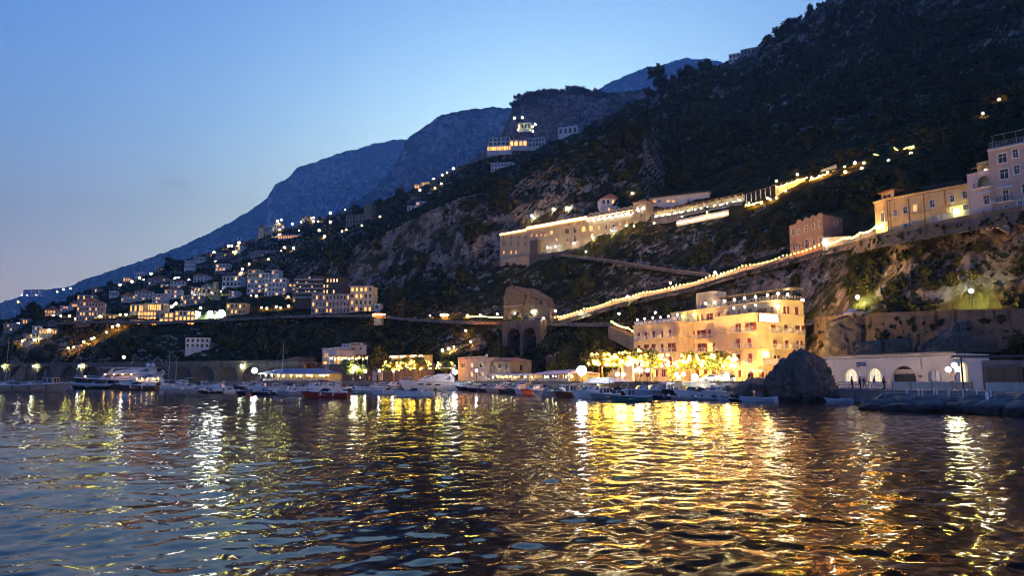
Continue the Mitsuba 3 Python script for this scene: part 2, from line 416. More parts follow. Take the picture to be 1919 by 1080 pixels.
class Plane:
    """An upright wall plane, p0 to p1 from left to right as one looks at its outer face."""

    def __init__(self, p0, p1):
        self.p0, p1 = np.asarray(p0, float)[:2], np.asarray(p1, float)[:2]
        self.L = float(np.linalg.norm(p1 - self.p0)); self.d = (p1 - self.p0) / self.L
        self.n = np.array([self.d[1], -self.d[0]]); self.yaw = math.atan2(self.d[1], self.d[0]); self.p1 = p1

    def uz(self, px, py):
        r = at(px, py, 1.0) - [0, 0, EYE]
        t = self.p0 @ self.n / (r[:2] @ self.n)
        return float((t * r[:2] - self.p0) @ self.d), float(EYE + t * r[2])

    def pt(self, u, z, off=0.0):
        q = self.p0 + self.d * u + self.n * off
        return np.array([q[0], q[1], z])

    def lift(self, v, depth0=0.0):
        """(u, z, inward) to the world."""
        q = self.p0 + v[:, :1] * self.d - (v[:, 2:3] + depth0) * self.n
        return np.c_[q, v[:, 1]]

    def slab(self, poly, th, depth0=0.0):
        mb = MB()
        for g in getattr(poly, 'geoms', [poly]):
            if g.is_empty or g.area < 1e-6:
                continue
            m = trimesh.creation.extrude_polygon(g, th, engine='earcut')
            mb.add(self.lift(np.array(m.vertices), depth0), m.faces)
        return mb

    def bx(self, mb, u, z, off, w, h, t):
        """A box on the wall: u, z its middle, off the distance of its middle from the wall, outward."""
        return mb.box(self.pt(u, z, off), (w, t, h), self.yaw)


def rect(u, z0, z1, w):
    return sbox(u - w / 2, z0, u + w / 2, z1)


def arch(u, z0, z1, w, n=9):
    r = w / 2; a = np.linspace(0, math.pi, n)
    return Polygon([(u - r, z0), (u + r, z0)] + [(u + r * math.cos(t), max(z1 - r, z0 + 0.05) + r * math.sin(t)) for t in a])


def wall_part(th_, name, pl, u0, u1, z0, z1, holes, m, thick=0.35, top=None):
    poly = top if top is not None else sbox(u0 + 0.004, z0, u1 - 0.004, z1)
    if holes:
        poly = poly.difference(unary_union(holes))
    return obj(name, pl.slab(poly, thick), m, th_)


UNITBOX = mikit.ply(MB().box((0, 0, 0), (1, 1, 1)).mesh())
SPH = {k: mikit.ply(MB().ell((0, 0, 0), (1, 1, 1), k).mesh(), smooth=True) for k in (1, 2)}


def ubox(name, c, s, yaw, m, parent=None):
    return obj(name, UNITBOX, m, parent, to_world=T().translate(list(map(float, c))).rotate([0, 0, 1], math.degrees(yaw)).scale(list(map(float, s))))


def ball(name, c, r, m, parent=None, sub=1):
    r = np.broadcast_to(np.asarray(r, float), (3,))
    return obj(name, SPH[sub], m, parent, to_world=T().translate(list(map(float, c))).scale([float(x) for x in r]))


LAMP = 7.0


def rayI(I, r):
    return LAMP * I / (math.pi * r * r)


def globe_post(name, label, cat, base, h, r, I, rgb=WARM, w=1.0, group=None, heads=1, post='dark_metal', pr=0.06):
    """A lamp post: pole, foot and one or several glowing globes."""
    t = thing(name, label, cat, group)
    base = np.asarray(base, float)
    obj('pole', MB().tube([base, base + [0, 0, h - r * 0.8]], [pr * 1.3, pr * 0.8], 6), post, t)
    obj('foot', MB().box(base + [0, 0, 0.12], (pr * 5, pr * 5, 0.24)), post, t)
    if heads == 1:
        lamp(ball('globe', base + [0, 0, h], r, 'bulb_glass', t), rgb, rayI(I, r), w)
    else:
        for k in range(heads):
            a = 2 * math.pi * k / (heads - 1) + 0.5
            c = base + [0, 0, h + r * 1.6] if k == 0 else base + [math.cos(a) * r * 2.1, math.sin(a) * r * 2.1, h]
            if k:
                obj('arm', MB().tube([base + [0, 0, h - r * 2.6], base + [math.cos(a) * r * 1.6, math.sin(a) * r * 1.6, h - r * 1.9], c - [0, 0, r * 0.9]], pr * 0.5, 5), post, t)
            lamp(ball('globe', c, r, 'bulb_glass', t), rgb, rayI(I / heads, r), w)
    return t


def wall_lamp(name, label, cat, p, r, I, rgb=WARM, w=0.3, group=None, out=(0, -1)):
    """A lantern on a bracket."""
    t = thing(name, label, cat, group)
    p = np.asarray(p, float); o = np.array([out[0], out[1], 0.0])
    obj('bracket', MB().tube([p - o * r * 2.6 + [0, 0, r * 1.7], p + [0, 0, r * 1.8], p + [0, 0, r * 0.9]], max(0.03, r * 0.14), 5), 'dark_metal', t)
    lamp(ball('globe', p, r, 'bulb_glass', t), rgb, rayI(I, r), w)
    return t


def ring(poly_out, poly_in):
    return poly_out.difference(poly_in)


def window(th_, pl, u, z0, z1, w, kind='dark', thick=0.35, arched=False, trim=None, shutter=None, balcony=False, power=1.6, rgb=WARM, weight=0.0):
    """Fills an opening: pane, frame, trim, shutters, balcony. kind: dark, lit, shut or half."""
    h = z1 - z0; zc = (z0 + z1) / 2
    k = ubox('window', pl.pt(u, zc, -thick + 0.05), (w + 0.2, 0.06, h + 0.2), pl.yaw, 'lit_pane' if kind == 'lit' else 'dark_glass', th_)
    if kind == 'lit':
        lamp(k, rgb, power, weight)
    if thick > 0.3:
        fr = MB(); s = 0.07
        for du in (-w / 2 + s / 2, 0, w / 2 - s / 2):
            pl.bx(fr, u + du, zc, -thick + 0.12, s, h - 0.004, 0.07)
        pl.bx(fr, u, z0 + h * 0.66, -thick + 0.121, w - 0.01, s, 0.066)
        obj('frame', fr, 'white_paint', k)
    if trim:
        hole = arch(u, z0, z1, w) if arched else rect(u, z0, z1, w)
        big = hole.buffer(0.16, join_style=2)
        obj('trim', pl.slab(big.difference(hole), 0.08, -0.05), trim, k)
    if shutter:
        for s in (-1, 1):
            mb = MB()
            if kind in ('shut', 'half') and not (kind == 'half' and s > 0):
                uc, off, ww = u + s * w / 4, -0.10, w / 2 - 0.03
            else:
                uc, off, ww = u + s * (w * 0.75 + 0.02), 0.075, w / 2 - 0.02
            pl.bx(mb, uc, zc, off, ww, h - 0.06, 0.035)
            for q in range(7):
                pl.bx(mb, uc, z0 + h * (q + 0.6) / 7.2, off + 0.03, ww - 0.12, 0.06, 0.03)
            obj('shutter', mb, shutter, k)
    if balcony:
        bw = w + 0.9
        b = obj('balcony', pl.bx(MB(), u, z0 - 0.08, 0.42, bw, 0.13, 0.84), 'white_plaster', th_)
        rl = MB()
        for q in np.linspace(-bw / 2 + 0.05, bw / 2 - 0.05, 11):
            pl.bx(rl, u + q, z0 + 0.48, 0.80, 0.035, 0.95, 0.035)
        pl.bx(rl, u, z0 + 0.975, 0.80, bw, 0.05, 0.06); pl.bx(rl, u, z0 + 0.05, 0.80, bw, 0.04, 0.05)
        for s in (-1, 1):
            for q in (0.15, 0.4, 0.62):
                pl.bx(rl, u + s * (bw / 2 - 0.05), z0 + 0.48, q, 0.03, 0.95, 0.03)
            pl.bx(rl, u + s * (bw / 2 - 0.05), z0 + 0.975, 0.42, 0.05, 0.05, 0.7)
        obj('railing', rl, 'white_paint', b)
    return k


def railing_run(pts, h=1.0, step=0.5, r=0.02, posts=6):
    """Railing along a polyline."""
    mb = MB(); pts = [np.asarray(p, float) for p in pts]
    for a, b in zip(pts[:-1], pts[1:]):
        L = np.linalg.norm(b - a); n = max(1, int(L / step))
        for i in range(n + 1):
            q = a + (b - a) * i / n
            mb.tube([q, q + [0, 0, h]], r * (1.8 if i % posts == 0 else 1), 4, False)
        for z in (h, h * 0.55, 0.12):
            mb.tube([a + [0, 0, z], b + [0, 0, z]], r * 1.3, 4, False)
    return mb


def prism(poly2, z0, z1):
    """Vertical prism over a plan polygon."""
    m = trimesh.creation.extrude_polygon(Polygon(poly2) if not hasattr(poly2, 'geom_type') else poly2, z1 - z0, engine='earcut')
    v = np.array(m.vertices); v[:, 2] += z0
    return MB().add(v, m.faces)


# ------------------------------------------------------------------ quays
QZ = 2.62
quay_edge = [at(x, 706, Y)[:2] for x, Y in ((-260, 335), (-60, 315), (300, 290), (430, 272), (468, 240), (560, 238), (640, 240), (850, 232), (960, 205), (1050, 172), (1120, 146), (1260, 136), (1430, 126), (1450, 140))]
back = [at(1700, 700, 230)[:2], at(1200, 700, 300)[:2], at(-260, 700, 345)[:2]]


def quay_Y(px):
    return float(np.interp(px, [-260, -60, 300, 430, 468, 560, 640, 850, 960, 1050, 1120, 1260, 1430, 1450, 1560, 1640, 1860, 1960], [335, 315, 290, 272, 240, 238, 240, 232, 205, 172, 146, 136, 126, 118, 108, 99, 84, 74]))


def at2(px, py, Y):
    return at(px, py, Y * float(np.interp(px, [470, 640, 860, 960, 1050, 1120], [1.16, 1.24, 1.32, 1.26, 1.14, 1.0])))
struct('quay', prism([tuple(p) for p in quay_edge + back], -1.2, QZ), 'concrete', 'grey harbour quay with a stone wall down to the water')
cop = MB()
for a, b in zip(quay_edge[:-2], quay_edge[1:-1]):
    a, b = np.r_[a, QZ], np.r_[b, QZ]
    d = b - a; L = np.linalg.norm(d)
    n = max(1, int(L / 6))
    for i in range(n):
        q0, q1 = a + d * i / n, a + d * (i + 0.985) / n
        m_ = (q0 + q1) / 2
        cop.box(m_ + [0, 0.12, 0.10], (np.linalg.norm(q1 - q0), 0.6, 0.22), math.atan2(d[1], d[0]))
obj('coping', cop, 'old_stone', 'quay')
# the lower square by the arched bus hall
SQZ = 1.75
sq = [at(1440, 730, 118)[:2], at(1560, 734, 108)[:2], at(1640, 737, 99)[:2], at(1860, 742, 84)[:2], at(1960, 742, 74)[:2], at(2300, 742, 66)[:2], at(2300, 700, 140)[:2], at(1560, 700, 160)[:2], at(1440, 715, 150)[:2]]
struct('square', prism([tuple(p) for p in sq], -1.0, SQZ), 'concrete', 'grey paved square in front of the arched white hall')

# ------------------------------------------------------------------ the big hotel on the quay
H = thing('hotel', 'large cream hotel of five storeys with dark red shutters, floodlit on the quay', 'hotel')
A0 = at(1187, 611, 200)[:2]; dA = np.array([0.45, -0.893]); nA = np.array([dA[1], -dA[0]]); sA = -nA
PA = Plane(A0, A0 + dA * 18.2)
PR = Plane(PA.p1, PA.p1 + sA * 5.4)
PB = Plane(PR.p1, PR.p1 + dA * 17.0)
_u, _ = PB.uz(1370, 640)
C0 = PB.pt(_u, 0)[:2] + nA * 5.0
PB = Plane(PR.p1, PB.pt(_u, 0)[:2])
_c = Plane(C0, C0 + dA * 30)
PC = Plane(C0, _c.pt(_c.uz(1417, 600)[0], 0)[:2])
_d = Plane(PC.p1, PC.p1 + sA * 30)
PD = Plane(PC.p1, _d.pt(_d.uz(1508, 620)[0], 0)[:2])
uE = PD.uz(1459, 600)[0]
E1 = PD.pt(uE, 0)[:2]
_e = Plane(E1 - dA * 60, E1)
PE = Plane(_e.pt(_e.uz(1258, 597)[0], 0)[:2], E1)
ZG, ZT = QZ, 17.6
ZE = 20.9
PL_ROOF_BACK = sA * 13


def px_windows(pl, rows, **kw):
    """Openings from pixel boxes (x0, x1, y0, y1, kind)."""
    out = []
    for x0, x1, y0, y1, kind in rows:
        ua, za = pl.uz((x0 + x1) / 2, y0); _, zb = pl.uz((x0 + x1) / 2, y1)
        w = abs(pl.uz(x1, y0)[0] - pl.uz(x0, y0)[0])
        out.append((ua, zb, za, w, kind))
    return out


def wing(pl, rows, z0, z1, thick=0.4, balc=(), trim='white_plaster', mw='cream_plaster', name='wall'):
    ws = px_windows(pl, rows)
    holes = [rect(u, a, b, w) for u, a, b, w, k in ws]
    wall_part(H, name, pl, 0, pl.L, z0, z1, holes, mw, thick)
    for i, (u, a, b, w, k) in enumerate(ws):
        window(H, pl, u, a, b, w, k, thick, trim=trim, shutter='red_shutter', balcony=i in balc, power=2.2, weight=0.0)


def band(pl, z, h=0.28, out=0.16, u0=0.0, u1=None, name='cornice'):
    u1 = pl.L if u1 is None else u1
    obj(name, pl.bx(MB(), (u0 + u1) / 2, z, out / 2 - 0.05, u1 - u0, h, out + 0.1), 'cream_plaster', H)


ra = [(x - 2.6, x + 2.6, y, y + 14.5, k) for x, y, k in ((1197, 623.8, 'shut'), (1210.5, 622.8, 'shut'), (1225, 621.2, 'shut'), (1240.5, 620, 'shut'), (1255.5, 618.2, 'shut'))]
ra += [(1194.5, 1200, 647.5, 662, 'shut'), (1206.5, 1216, 646.2, 661, 'shut'), (1220, 1228.5, 645.3, 660, 'shut'), (1238, 1243.5, 644.5, 660, 'shut'), (1251, 1261.2, 643.5, 660, 'half')]
ra += [(x - 2.6, x + 2.6, y, y + 15.5, 'shut') for x, y in ((1197.5, 671), (1211, 670.5), (1225.5, 670), (1241, 669.5), (1256.5, 669))]
ra += [(x - 2.6, x + 2.6, 693, 707, k) for x, k in ((1197.5, 'half'), (1212.3, 'half'), (1227, 'lit'), (1242, 'half'), (1257, 'half'))]
wing(PA, ra, ZG, ZT, balc=range(10))
wall_part(H, 'wall', PR, 0, PR.L, ZG, ZT, [], 'cream_plaster', 0.4)
rb = [(1295.2, 1301.8, 619.8, 635, 'shut'), (1306, 1317.5, 619.5, 635, 'half'), (1326.8, 1332.2, 618, 633.5, 'shut'), (1343.2, 1350.4, 616.3, 632, 'half'), (1359.8, 1368.5, 614.8, 631, 'half')]
rb += [(1295.5, 1302, 644.5, 660, 'shut'), (1307, 1318.5, 644.3, 660, 'half'), (1325, 1335.5, 643.3, 659.5, 'lit'), (1342.3, 1350.8, 642.3, 658.5, 'half'), (1363.5, 1369, 641, 657.5, 'shut')]
rb += [(x - 3, x + 3, 669, 684, 'shut') for x in (1299, 1313, 1330, 1347, 1364)]
rb += [(x - 5.5, x + 5.5, 693, 709, 'lit') for x in (1299, 1314.5, 1330, 1345, 1359.5)]
wing(PB, rb, ZG, ZT, balc=range(10))
rc = [(1378, 1385.2, 606.8, 624, 'half'), (1396, 1410, 604.8, 623, 'half'), (1379.3, 1386.3, 635.2, 653, 'shut'), (1400.3, 1408, 634, 652, 'shut'), (1380.6, 1387.6, 664.2, 682, 'shut'), (1401.8, 1409.2, 663.5, 682, 'shut'), (1383, 1389, 694.3, 707.5, 'shut'), (1403.8, 1410, 694.2, 707.5, 'shut')]
wing(PC, rc, ZG, ZT, balc=range(6))
rd = [(1467.4, 1474.3, 574.3, 588.3, 'half'), (1489.3, 1496, 576, 590, 'shut')]
rd1 = [(1444.3, 1453.8, 608.5, 624, 'shut'), (1469.2, 1476, 609.2, 625, 'shut'), (1490, 1501, 610.3, 627, 'half'), (1448.3, 1456.2, 636.8, 653.5, 'shut'), (1470.5, 1478, 638, 654, 'shut'), (1492, 1499.2, 639.2, 656, 'half'), (1450, 1456.6, 666.2, 673, 'half'), (1425.5, 1432, 694.2, 707.5, 'shut')]
wing(PD, rd1, ZG, ZT - 0.002, balc=(0, 1, 2, 3, 4, 5))
PD2 = Plane(E1, PD.p1)
wing(PD2, rd, ZT + 0.002, ZE, mw='cream_plaster')
re_ = [(1309, 1314, 589.3, 602, 'lit'), (1323.3, 1332, 587.8, 600.3, 'half'), (1344, 1350, 585.2, 598.3, 'shut'), (1362, 1368, 583.2, 595.5, 'shut'), (1381, 1387, 581, 592, 'shut'), (1400.5, 1406.6, 578.8, 590, 'half'), (1419, 1431, 578.3, 588, 'half'), (1443, 1449.5, 575.5, 588, 'shut')]
wing(PE, re_, ZT - 0.4, ZE)
for pl in (PA, PR, PB, PC):
    band(pl, ZT + 0.02, 0.42, 0.34)
    for zf in (6.0, 9.9, 13.9):
        band(pl, zf, 0.2, 0.12)
for zf in (6.0, 9.9, 13.9):
    band(PD, zf, 0.2, 0.12)
band(PD, ZT + 0.02, 0.34, 0.26); band(PE, ZE + 0.06, 0.3, 0.3); band(PD2, ZE + 0.06, 0.3, 0.3)
# roofs, terraces, plinth walls at the back
back_d = sA * 14
plan = [PA.p0, PA.p1, PR.p1, PB.p1, PC.p0, PC.p1, PD.p1, PD.p1 - dA * 18, PA.p0 + back_d]
inner = Polygon([tuple(p) for p in plan]).buffer(-0.42, join_style=2)
obj('roof', prism(inner, ZT - 0.35, ZT - 0.1), 'concrete', H)
plan_e = Polygon([tuple(p) for p in (PE.p0, PE.p1, PD.p1, PD.p1 - dA * 17.8, PE.p0 + sA * 8)])
obj('roof', prism(plan_e.buffer(-0.05, join_style=2), ZE + 0.0, ZE + 0.16), 'concrete', H)
for a, b in ((PD.p1, PD.p1 - dA * 18), (PD.p1 - dA * 18, PA.p0 + back_d), (PA.p0 + back_d, PA.p0)):
    pb = Plane(a, b)
    wall_part(H, 'wall', pb, 0, pb.L, ZG, ZT, [], 'cream_plaster', 0.4)
for a, b in ((PD.p1, PD.p1 - dA * 17.8), (PE.p0 + sA * 8, PE.p0)):
    pb = Plane(a, b)
    wall_part(H, 'wall', pb, 0, pb.L, ZT + 0.01, ZE, [], 'cream_plaster', 0.3)
# railings of the three terraces
def edge3(pl, u0, u1, z, off=-0.25):
    return [pl.pt(u0, z, off), pl.pt(u1, z, off)]
obj('terrace_railing', railing_run(edge3(PA, 0.2, PA.L - 0.2, ZT + 0.2) + edge3(PR, 0.3, PR.L, ZT + 0.2), 1.05, 0.4), 'white_paint', H)
for i in range(9):
    PA.bx(m_ := MB(), 1.2 + i * 1.95, ZT + 0.62, -0.33, 1.6, 0.78, 0.05)
    obj('railing_panel', m_, 'canvas_white', H)
obj('terrace_railing', railing_run(edge3(PC, 0.2, PC.L - 0.2, ZT + 0.2) + edge3(PD, 0.3, uE - 0.3, ZT + 0.2), 1.0, 0.4), 'dark_metal', H)
obj('terrace_railing', railing_run(edge3(PE, 14.0, PE.L - 0.2, ZE + 0.16, -0.2) + edge3(PD2, 0.3, PD2.L - 0.2, ZE + 0.16, -0.2), 1.0, 0.45), 'white_paint', H)
# pergola on the top roof
pg = MB(); zp = ZE + 2.55
for u in np.linspace(15.5, PE.L + 3.2, 8):
    for dd in (-1.0, -4.6):
        pg.tube([PE.pt(u, ZE + 0.15, dd), PE.pt(u, zp, dd)], 0.06, 5)
PE.bx(pg, (15.2 + PE.L + 3.4) / 2, zp + 0.05, -2.8, PE.L - 11.6, 0.14, 4.2)
obj('pergola', pg, 'dark_metal', H)
# stair house on the roof
SH0 = Plane(PE.pt(PE.uz(1291, 575)[0], 0, -2.5)[:2], PE.pt(PE.uz(1291, 575)[0], 0, -2.5)[:2] + dA * 6.5)
for k, (pl, m) in enumerate(((SH0, 'grey_plaster'), (Plane(SH0.p1, SH0.p1 + sA * 4.4), 'white_plaster'))):
    wall_part(H, 'stair_house', pl, 0, pl.L, ZE + 0.1, ZE + 4.6, [rect(1.2, ZE + 0.3, ZE + 2.4, 0.9)] if k == 0 else [], m, 0.25)
obj('stair_house', prism([SH0.p0, SH0.p1, SH0.p1 + sA * 4.4, SH0.p0 + sA * 4.4], ZE + 4.6, ZE + 4.8), 'white_plaster', H)
obj('stair_house', prism(Polygon([SH0.p0, SH0.p1, SH0.p1 + sA * 4.4, SH0.p0 + sA * 4.4]).buffer(-0.3, join_style=2), ZE + 0.1, ZE + 4.55), 'white_plaster', H)
# the long bright sign under the upper terrace
us0, us1 = 0.5, uE - 0.6
zs1, zs0 = PD.uz(1440, 590)[1], PD.uz(1440, 603.5)[1]
sg = thing('hotel_sign', 'long bright white sign board high on the hotel corner wall', 'sign')
obj('sign_frame', PD.bx(MB(), (us0 + us1) / 2, (zs0 + zs1) / 2, 0.3, us1 - us0 + 0.2, zs1 - zs0 + 0.2, 0.22), 'dark_metal', sg)
lamp(obj('sign_face', PD.bx(MB(), (us0 + us1) / 2, (zs0 + zs1) / 2, 0.44, us1 - us0, zs1 - zs0, 0.05), 'bulb_glass', sg), (1.0, 0.9, 0.66), 7.0, 3.0)
# side terrace wall on the right face
obj('terrace_wall', PD.bx(MB(), PD.L * 0.42, PD.uz(1430, 678)[1], 1.2, PD.L * 0.8, 1.3, 0.3), 'white_plaster', H)
obj('terrace_floor', PD.bx(MB(), PD.L * 0.42, PD.uz(1430, 683)[1] - 0.3, 0.6, PD.L * 0.8, 0.2, 1.4), 'white_plaster', H)
# lamps of the terraces: ordinary globe posts
ONES = ['', 'first', 'second', 'third', 'fourth', 'fifth', 'sixth', 'seventh', 'eighth', 'ninth']
ORD = ONES[1:] + ['tenth', 'eleventh', 'twelfth', 'thirteenth', 'fourteenth', 'fifteenth', 'sixteenth', 'seventeenth', 'eighteenth', 'nineteenth', 'twentieth'] + ['twenty ' + q for q in ONES[1:]] + ['thirtieth'] + ['thirty ' + q for q in ONES[1:]] + ['fortieth'] + ['forty ' + q for q in ONES[1:]]


def ordl(i):
    return ORD[i]


for i, (x, y) in enumerate(((1191, 600), (1204.5, 597.8), (1219.5, 596), (1234, 595), (1249, 593), (1265.5, 590.5))):
    u = PA.uz(x, 611)[0]
    globe_post('terrace_lamp', f'{ordl(i)} globe lamp from the left along the low left roof terrace of the hotel', 'lamp', PA.pt(min(max(u, 0.5), PA.L), ZT + 0.05, -0.7), PA.uz(x, y)[1] - ZT, 0.26, 5, WHITE, 0.3, 'globe lamps on the left roof terrace')
for i, x in enumerate((1320, 1337, 1355.5, 1374, 1393.5, 1413.5, 1436.5, 1456)):
    u = PE.uz(x, 566)[0]
    globe_post('terrace_lamp', f'{ordl(i)} lamp from the left along the top roof railing of the hotel', 'lamp', PE.pt(u, ZE + 0.16, -0.4), 1.35, 0.30, 7, WHITE, 0.3, 'lamps on the top roof of the hotel')
globe_post('terrace_lamp', 'lamp under the right end of the pergola on the hotel roof', 'lamp', PD2.pt(PD2.uz(1479.5, 560)[0], ZE + 0.16, -0.5), 1.35, 0.32, 7, WHITE, 0.5)
for i, x in enumerate((1372.5, 1393, 1413.5)):
    globe_post('terrace_lamp', f'{ordl(i)} lamp from the left on the mid terrace of the hotel above the corner wing', 'lamp', PC.pt(min(PC.uz(x, 585)[0], PC.L - 0.3), ZT + 0.1, -0.5), 1.75, 0.24, 5, WHITE, 0.5, 'lamps on the mid terrace of the hotel')
wall_lamp('wall_lamp', 'bright lamp at the right end of the mid terrace beside the hotel sign', 'lamp', PD.pt(uE - 0.5, ZT + 1.9, 0.4), 0.34, 16, WHITE, 0.7, out=PD.n)
wall_lamp('wall_lamp', 'warm lamp on the right flank of the hotel above the dark rock', 'lamp', PD.pt(PD.uz(1433, 664)[0], PD.uz(1433, 664)[1], 0.7), 0.42, 26, WARM, 1.0, out=PD.n)
for k, (x, nm) in enumerate(((1281, 'first warm lamp on the wall of the upper floor, by the left roof terrace'), (1303, 'second warm lamp on the wall of the upper floor, by the left roof terrace'))):
    wall_lamp('wall_lamp', nm, 'lamp', PE.pt(max(0.4, PE.uz(x, 594)[0]), ZT + 2.1, 0.5), 0.26, 6, WARM, 0.4, out=PE.n)
pt = PE.pt(3.6, ZT, 2.2)
um = thing('parasol', 'closed cream parasol on the left roof terrace of the hotel', 'parasol')
obj('pole', MB().tube([pt, pt + [0, 0, 2.4]], 0.05, 5), 'wood', um)
obj('canopy', MB().tube([pt + [0, 0, 0.9], pt + [0, 0, 1.3], pt + [0, 0, 2.7]], [0.12, 0.55, 0.05], 7), 'canvas_white', um)
bb = thing('bar_counter', 'small bar with violet glowing front on the left roof terrace', 'bar')
obj('counter', PE.bx(MB(), 1.7, ZT + 0.6, 1.6, 2.4, 1.1, 0.6), 'white_plaster', bb)
lamp(obj('light_strip', PE.bx(MB(), 1.7, ZT + 0.75, 1.93, 2.0, 0.5, 0.04), 'bulb_glass', bb), (0.25, 0.2, 1.0), 1.6, 0.2)

# ------------------------------------------------------------------ the arched white hall (bus station) on the square
SH = thing('arched_hall', 'long low white hall with tall arched windows and blue lettering, behind the square', 'building')
P0 = at(1546, 725, 128)[:2]; P1 = at(1790, 726, 108)[:2]
PS = Plane(P0, P1); PS2 = Plane(P1, at(1858, 726, 112)[:2])
zt = PS.uz(1650, 666)[1]
hall_w = [('arch', 1583, 1607, 691.5, 716, 'lit'), ('arch', 1627, 1652, 690.5, 716, 'lit'), ('arch', 1672.5, 1717, 686, 716, 'dark'), ('arch', 1738.5, 1764, 692, 715, 'blue')]
ws = []
for _, x0, x1, y0, y1, kind in hall_w:
    ua, ub = PS.uz(x0, 710)[0], PS.uz(x1, 710)[0]; xm = (x0 + x1) / 2
    ws.append(((ua + ub) / 2, PS.uz(xm, y1)[1], PS.uz(xm, y0)[1], ub - ua, kind))
flat('pale_blue_door', (0.22, 0.27, 0.32), 0.5)
wall_part(SH, 'wall', PS, 0, PS.L, SQZ - 0.2, zt, [arch(u, a, b, w) for u, a, b, w, k in ws], 'white_plaster', 0.6)
for u, a, b, w, k in ws:
    key = ubox('window', PS.pt(u, (a + b) / 2, -0.48), (w + 0.3, 0.05, b - a + 0.3), PS.yaw, 'lit_pane' if k == 'lit' else ('dark_glass' if k == 'dark' else 'pale_blue_door'), SH)
    if k == 'lit':
        lamp(key, (1.0, 0.9, 0.6), 0.75, 0.4)
    bars = MB()
    for q in np.linspace(-w / 2, w / 2, 6)[1:-1]:
        PS.bx(bars, u + q, (a + b) / 2, -0.40, 0.06, b - a - 0.1, 0.05)
    PS.bx(bars, u, a + (b - a) * 0.42, -0.401, w, 0.08, 0.055)
    obj('glazing_bars', bars, 'white_paint' if k != 'dark' else 'dark_metal', key)
    if k == 'lit':
        obj('arch_moulding', PS.slab(arch(u, a - 0.2, b + 0.75, w + 1.5, 15).difference(arch(u, a - 0.2, b + 0.4, w + 0.8, 15)), 0.1, -0.08), 'white_plaster', SH)
    if k == 'dark':
        ubox('lintel', PS.pt(u, b - 0.9, -0.3), (w * 0.86, 0.12, 0.7), PS.yaw, 'canvas_tan', SH)
    if k == 'blue':
        for q in (-0.35, 0.35):
            ubox('door_leaf', PS.pt(u + q, a + 0.9, -0.36), (0.55, 0.06, 1.7), PS.yaw, 'white_paint', SH)
ua, ub = PS2.uz(1800, 712)[0], PS2.uz(1815, 712)[0]
wall_part(SH, 'wall', PS2, 0, PS2.L, SQZ - 0.2, zt - 0.1, [arch((ua + ub) / 2, SQZ + 0.9, SQZ + 4.0, ub - ua)], 'white_plaster', 0.5)
key = ubox('window', PS2.pt((ua + ub) / 2, SQZ + 2.4, -0.4), (ub - ua + 0.3, 0.05, 3.5), PS2.yaw, 'lit_pane', SH); lamp(key, (1.0, 0.86, 0.5), 1.1, 0.3)
obj('coping', PS.bx(MB(), PS.L / 2, zt + 0.1, -0.25, PS.L, 0.22, 0.9), 'concrete', SH)
obj('roof', prism([PS.p0, PS.p1, PS2.p1, PS2.p1 + np.array([2, 5]), PS.p1 + np.array([3, 8]), PS.p0 + np.array([3, 8])], zt - 0.5, zt - 0.2), 'concrete', SH)
tx = meshkit.text_mesh('SITA', PS.uz(1600, 679.5)[1] * 0 + abs(PS.uz(1614, 679.5)[1] - PS.uz(1614, 686.5)[1]), 0.12, bold=True)
tv = np.array(tx.vertices); s_ = (PS.uz(1622.8, 683)[0] - PS.uz(1605, 683)[0]) / np.ptp(tv[:, 0]); tv[:, 0] *= s_
tv = np.c_[tv[:, 0] - tv[:, 0].min() + PS.uz(1605, 683)[0], tv[:, 1] + PS.uz(1614, 686.5)[1], -tv[:, 2] - 0.02]
obj('lettering', (PS.lift(tv), tx.faces), 'blue_paint', SH)
obj('plaque', PS.bx(MB(), PS.uz(1724.5, 706)[0], PS.uz(1724.5, 706)[1], 0.04, 0.6, 0.35, 0.06), 'wood', SH)
obj('down_pipe', MB().tube([PS.pt(PS.uz(1727, 690)[0], zt, 0.06), PS.pt(PS.uz(1727, 690)[0], SQZ + 3, 0.06)], 0.05, 5), 'grey_metal', SH)
# canvas-covered fence and jetty railing before the hall
cf = thing('canvas_fence', 'tan canvas covered fence panels in front of the arched hall', 'fence')
fpts = [at(1672, 728, 96), at(1708, 729, 95), at(1747, 730, 94), at(1785, 730.5, 93), at(1823, 731, 92)]
for a, b in zip(fpts[:-1], fpts[1:]):
    pl = Plane(a, b)
    n = 9; uu, vv = np.linspace(0.05, pl.L - 0.05, n), np.linspace(0.15, 1.05, 5)
    g = np.array([[pl.pt(u, SQZ + v, 0.10 + 0.06 * math.sin(u * 2.2 + v * 3) + 0.05 * math.sin(v * 5)) for v in vv] for u in uu])
    obj('canvas', sheet(g), 'canvas_tan', cf, smooth=True)
for p in fpts:
    obj('post', MB().tube([[p[0], p[1], SQZ], [p[0], p[1], SQZ + 1.2]], 0.05, 5), 'dark_metal', cf)
jt = thing('jetty', 'low concrete jetty with thin railing behind the boulders', 'jetty')
j0, j1 = at(1655, 743, 84), at(1868, 748, 71)
PJ = Plane(j0, j1); jz = 1.05
obj('deck', prism([PJ.pt(0, 0)[:2], PJ.pt(PJ.L, 0)[:2], PJ.pt(PJ.L, 0, -2.4)[:2], PJ.pt(0, 0, -2.4)[:2]], jz - 0.35, jz), 'concrete', jt)
for i in range(8):
    p = PJ.pt(1 + i * (PJ.L - 2) / 7, 0, -0.6)
    obj('pile', MB().tube([[p[0], p[1], -1], [p[0], p[1], jz - 0.34]], 0.16, 7), 'dark_stone', jt)
obj('railing', railing_run([PJ.pt(0.2, jz, -0.15), PJ.pt(PJ.L - 0.2, jz, -0.15)], 1.0, 1.3, 0.022, 2), 'grey_metal', jt)
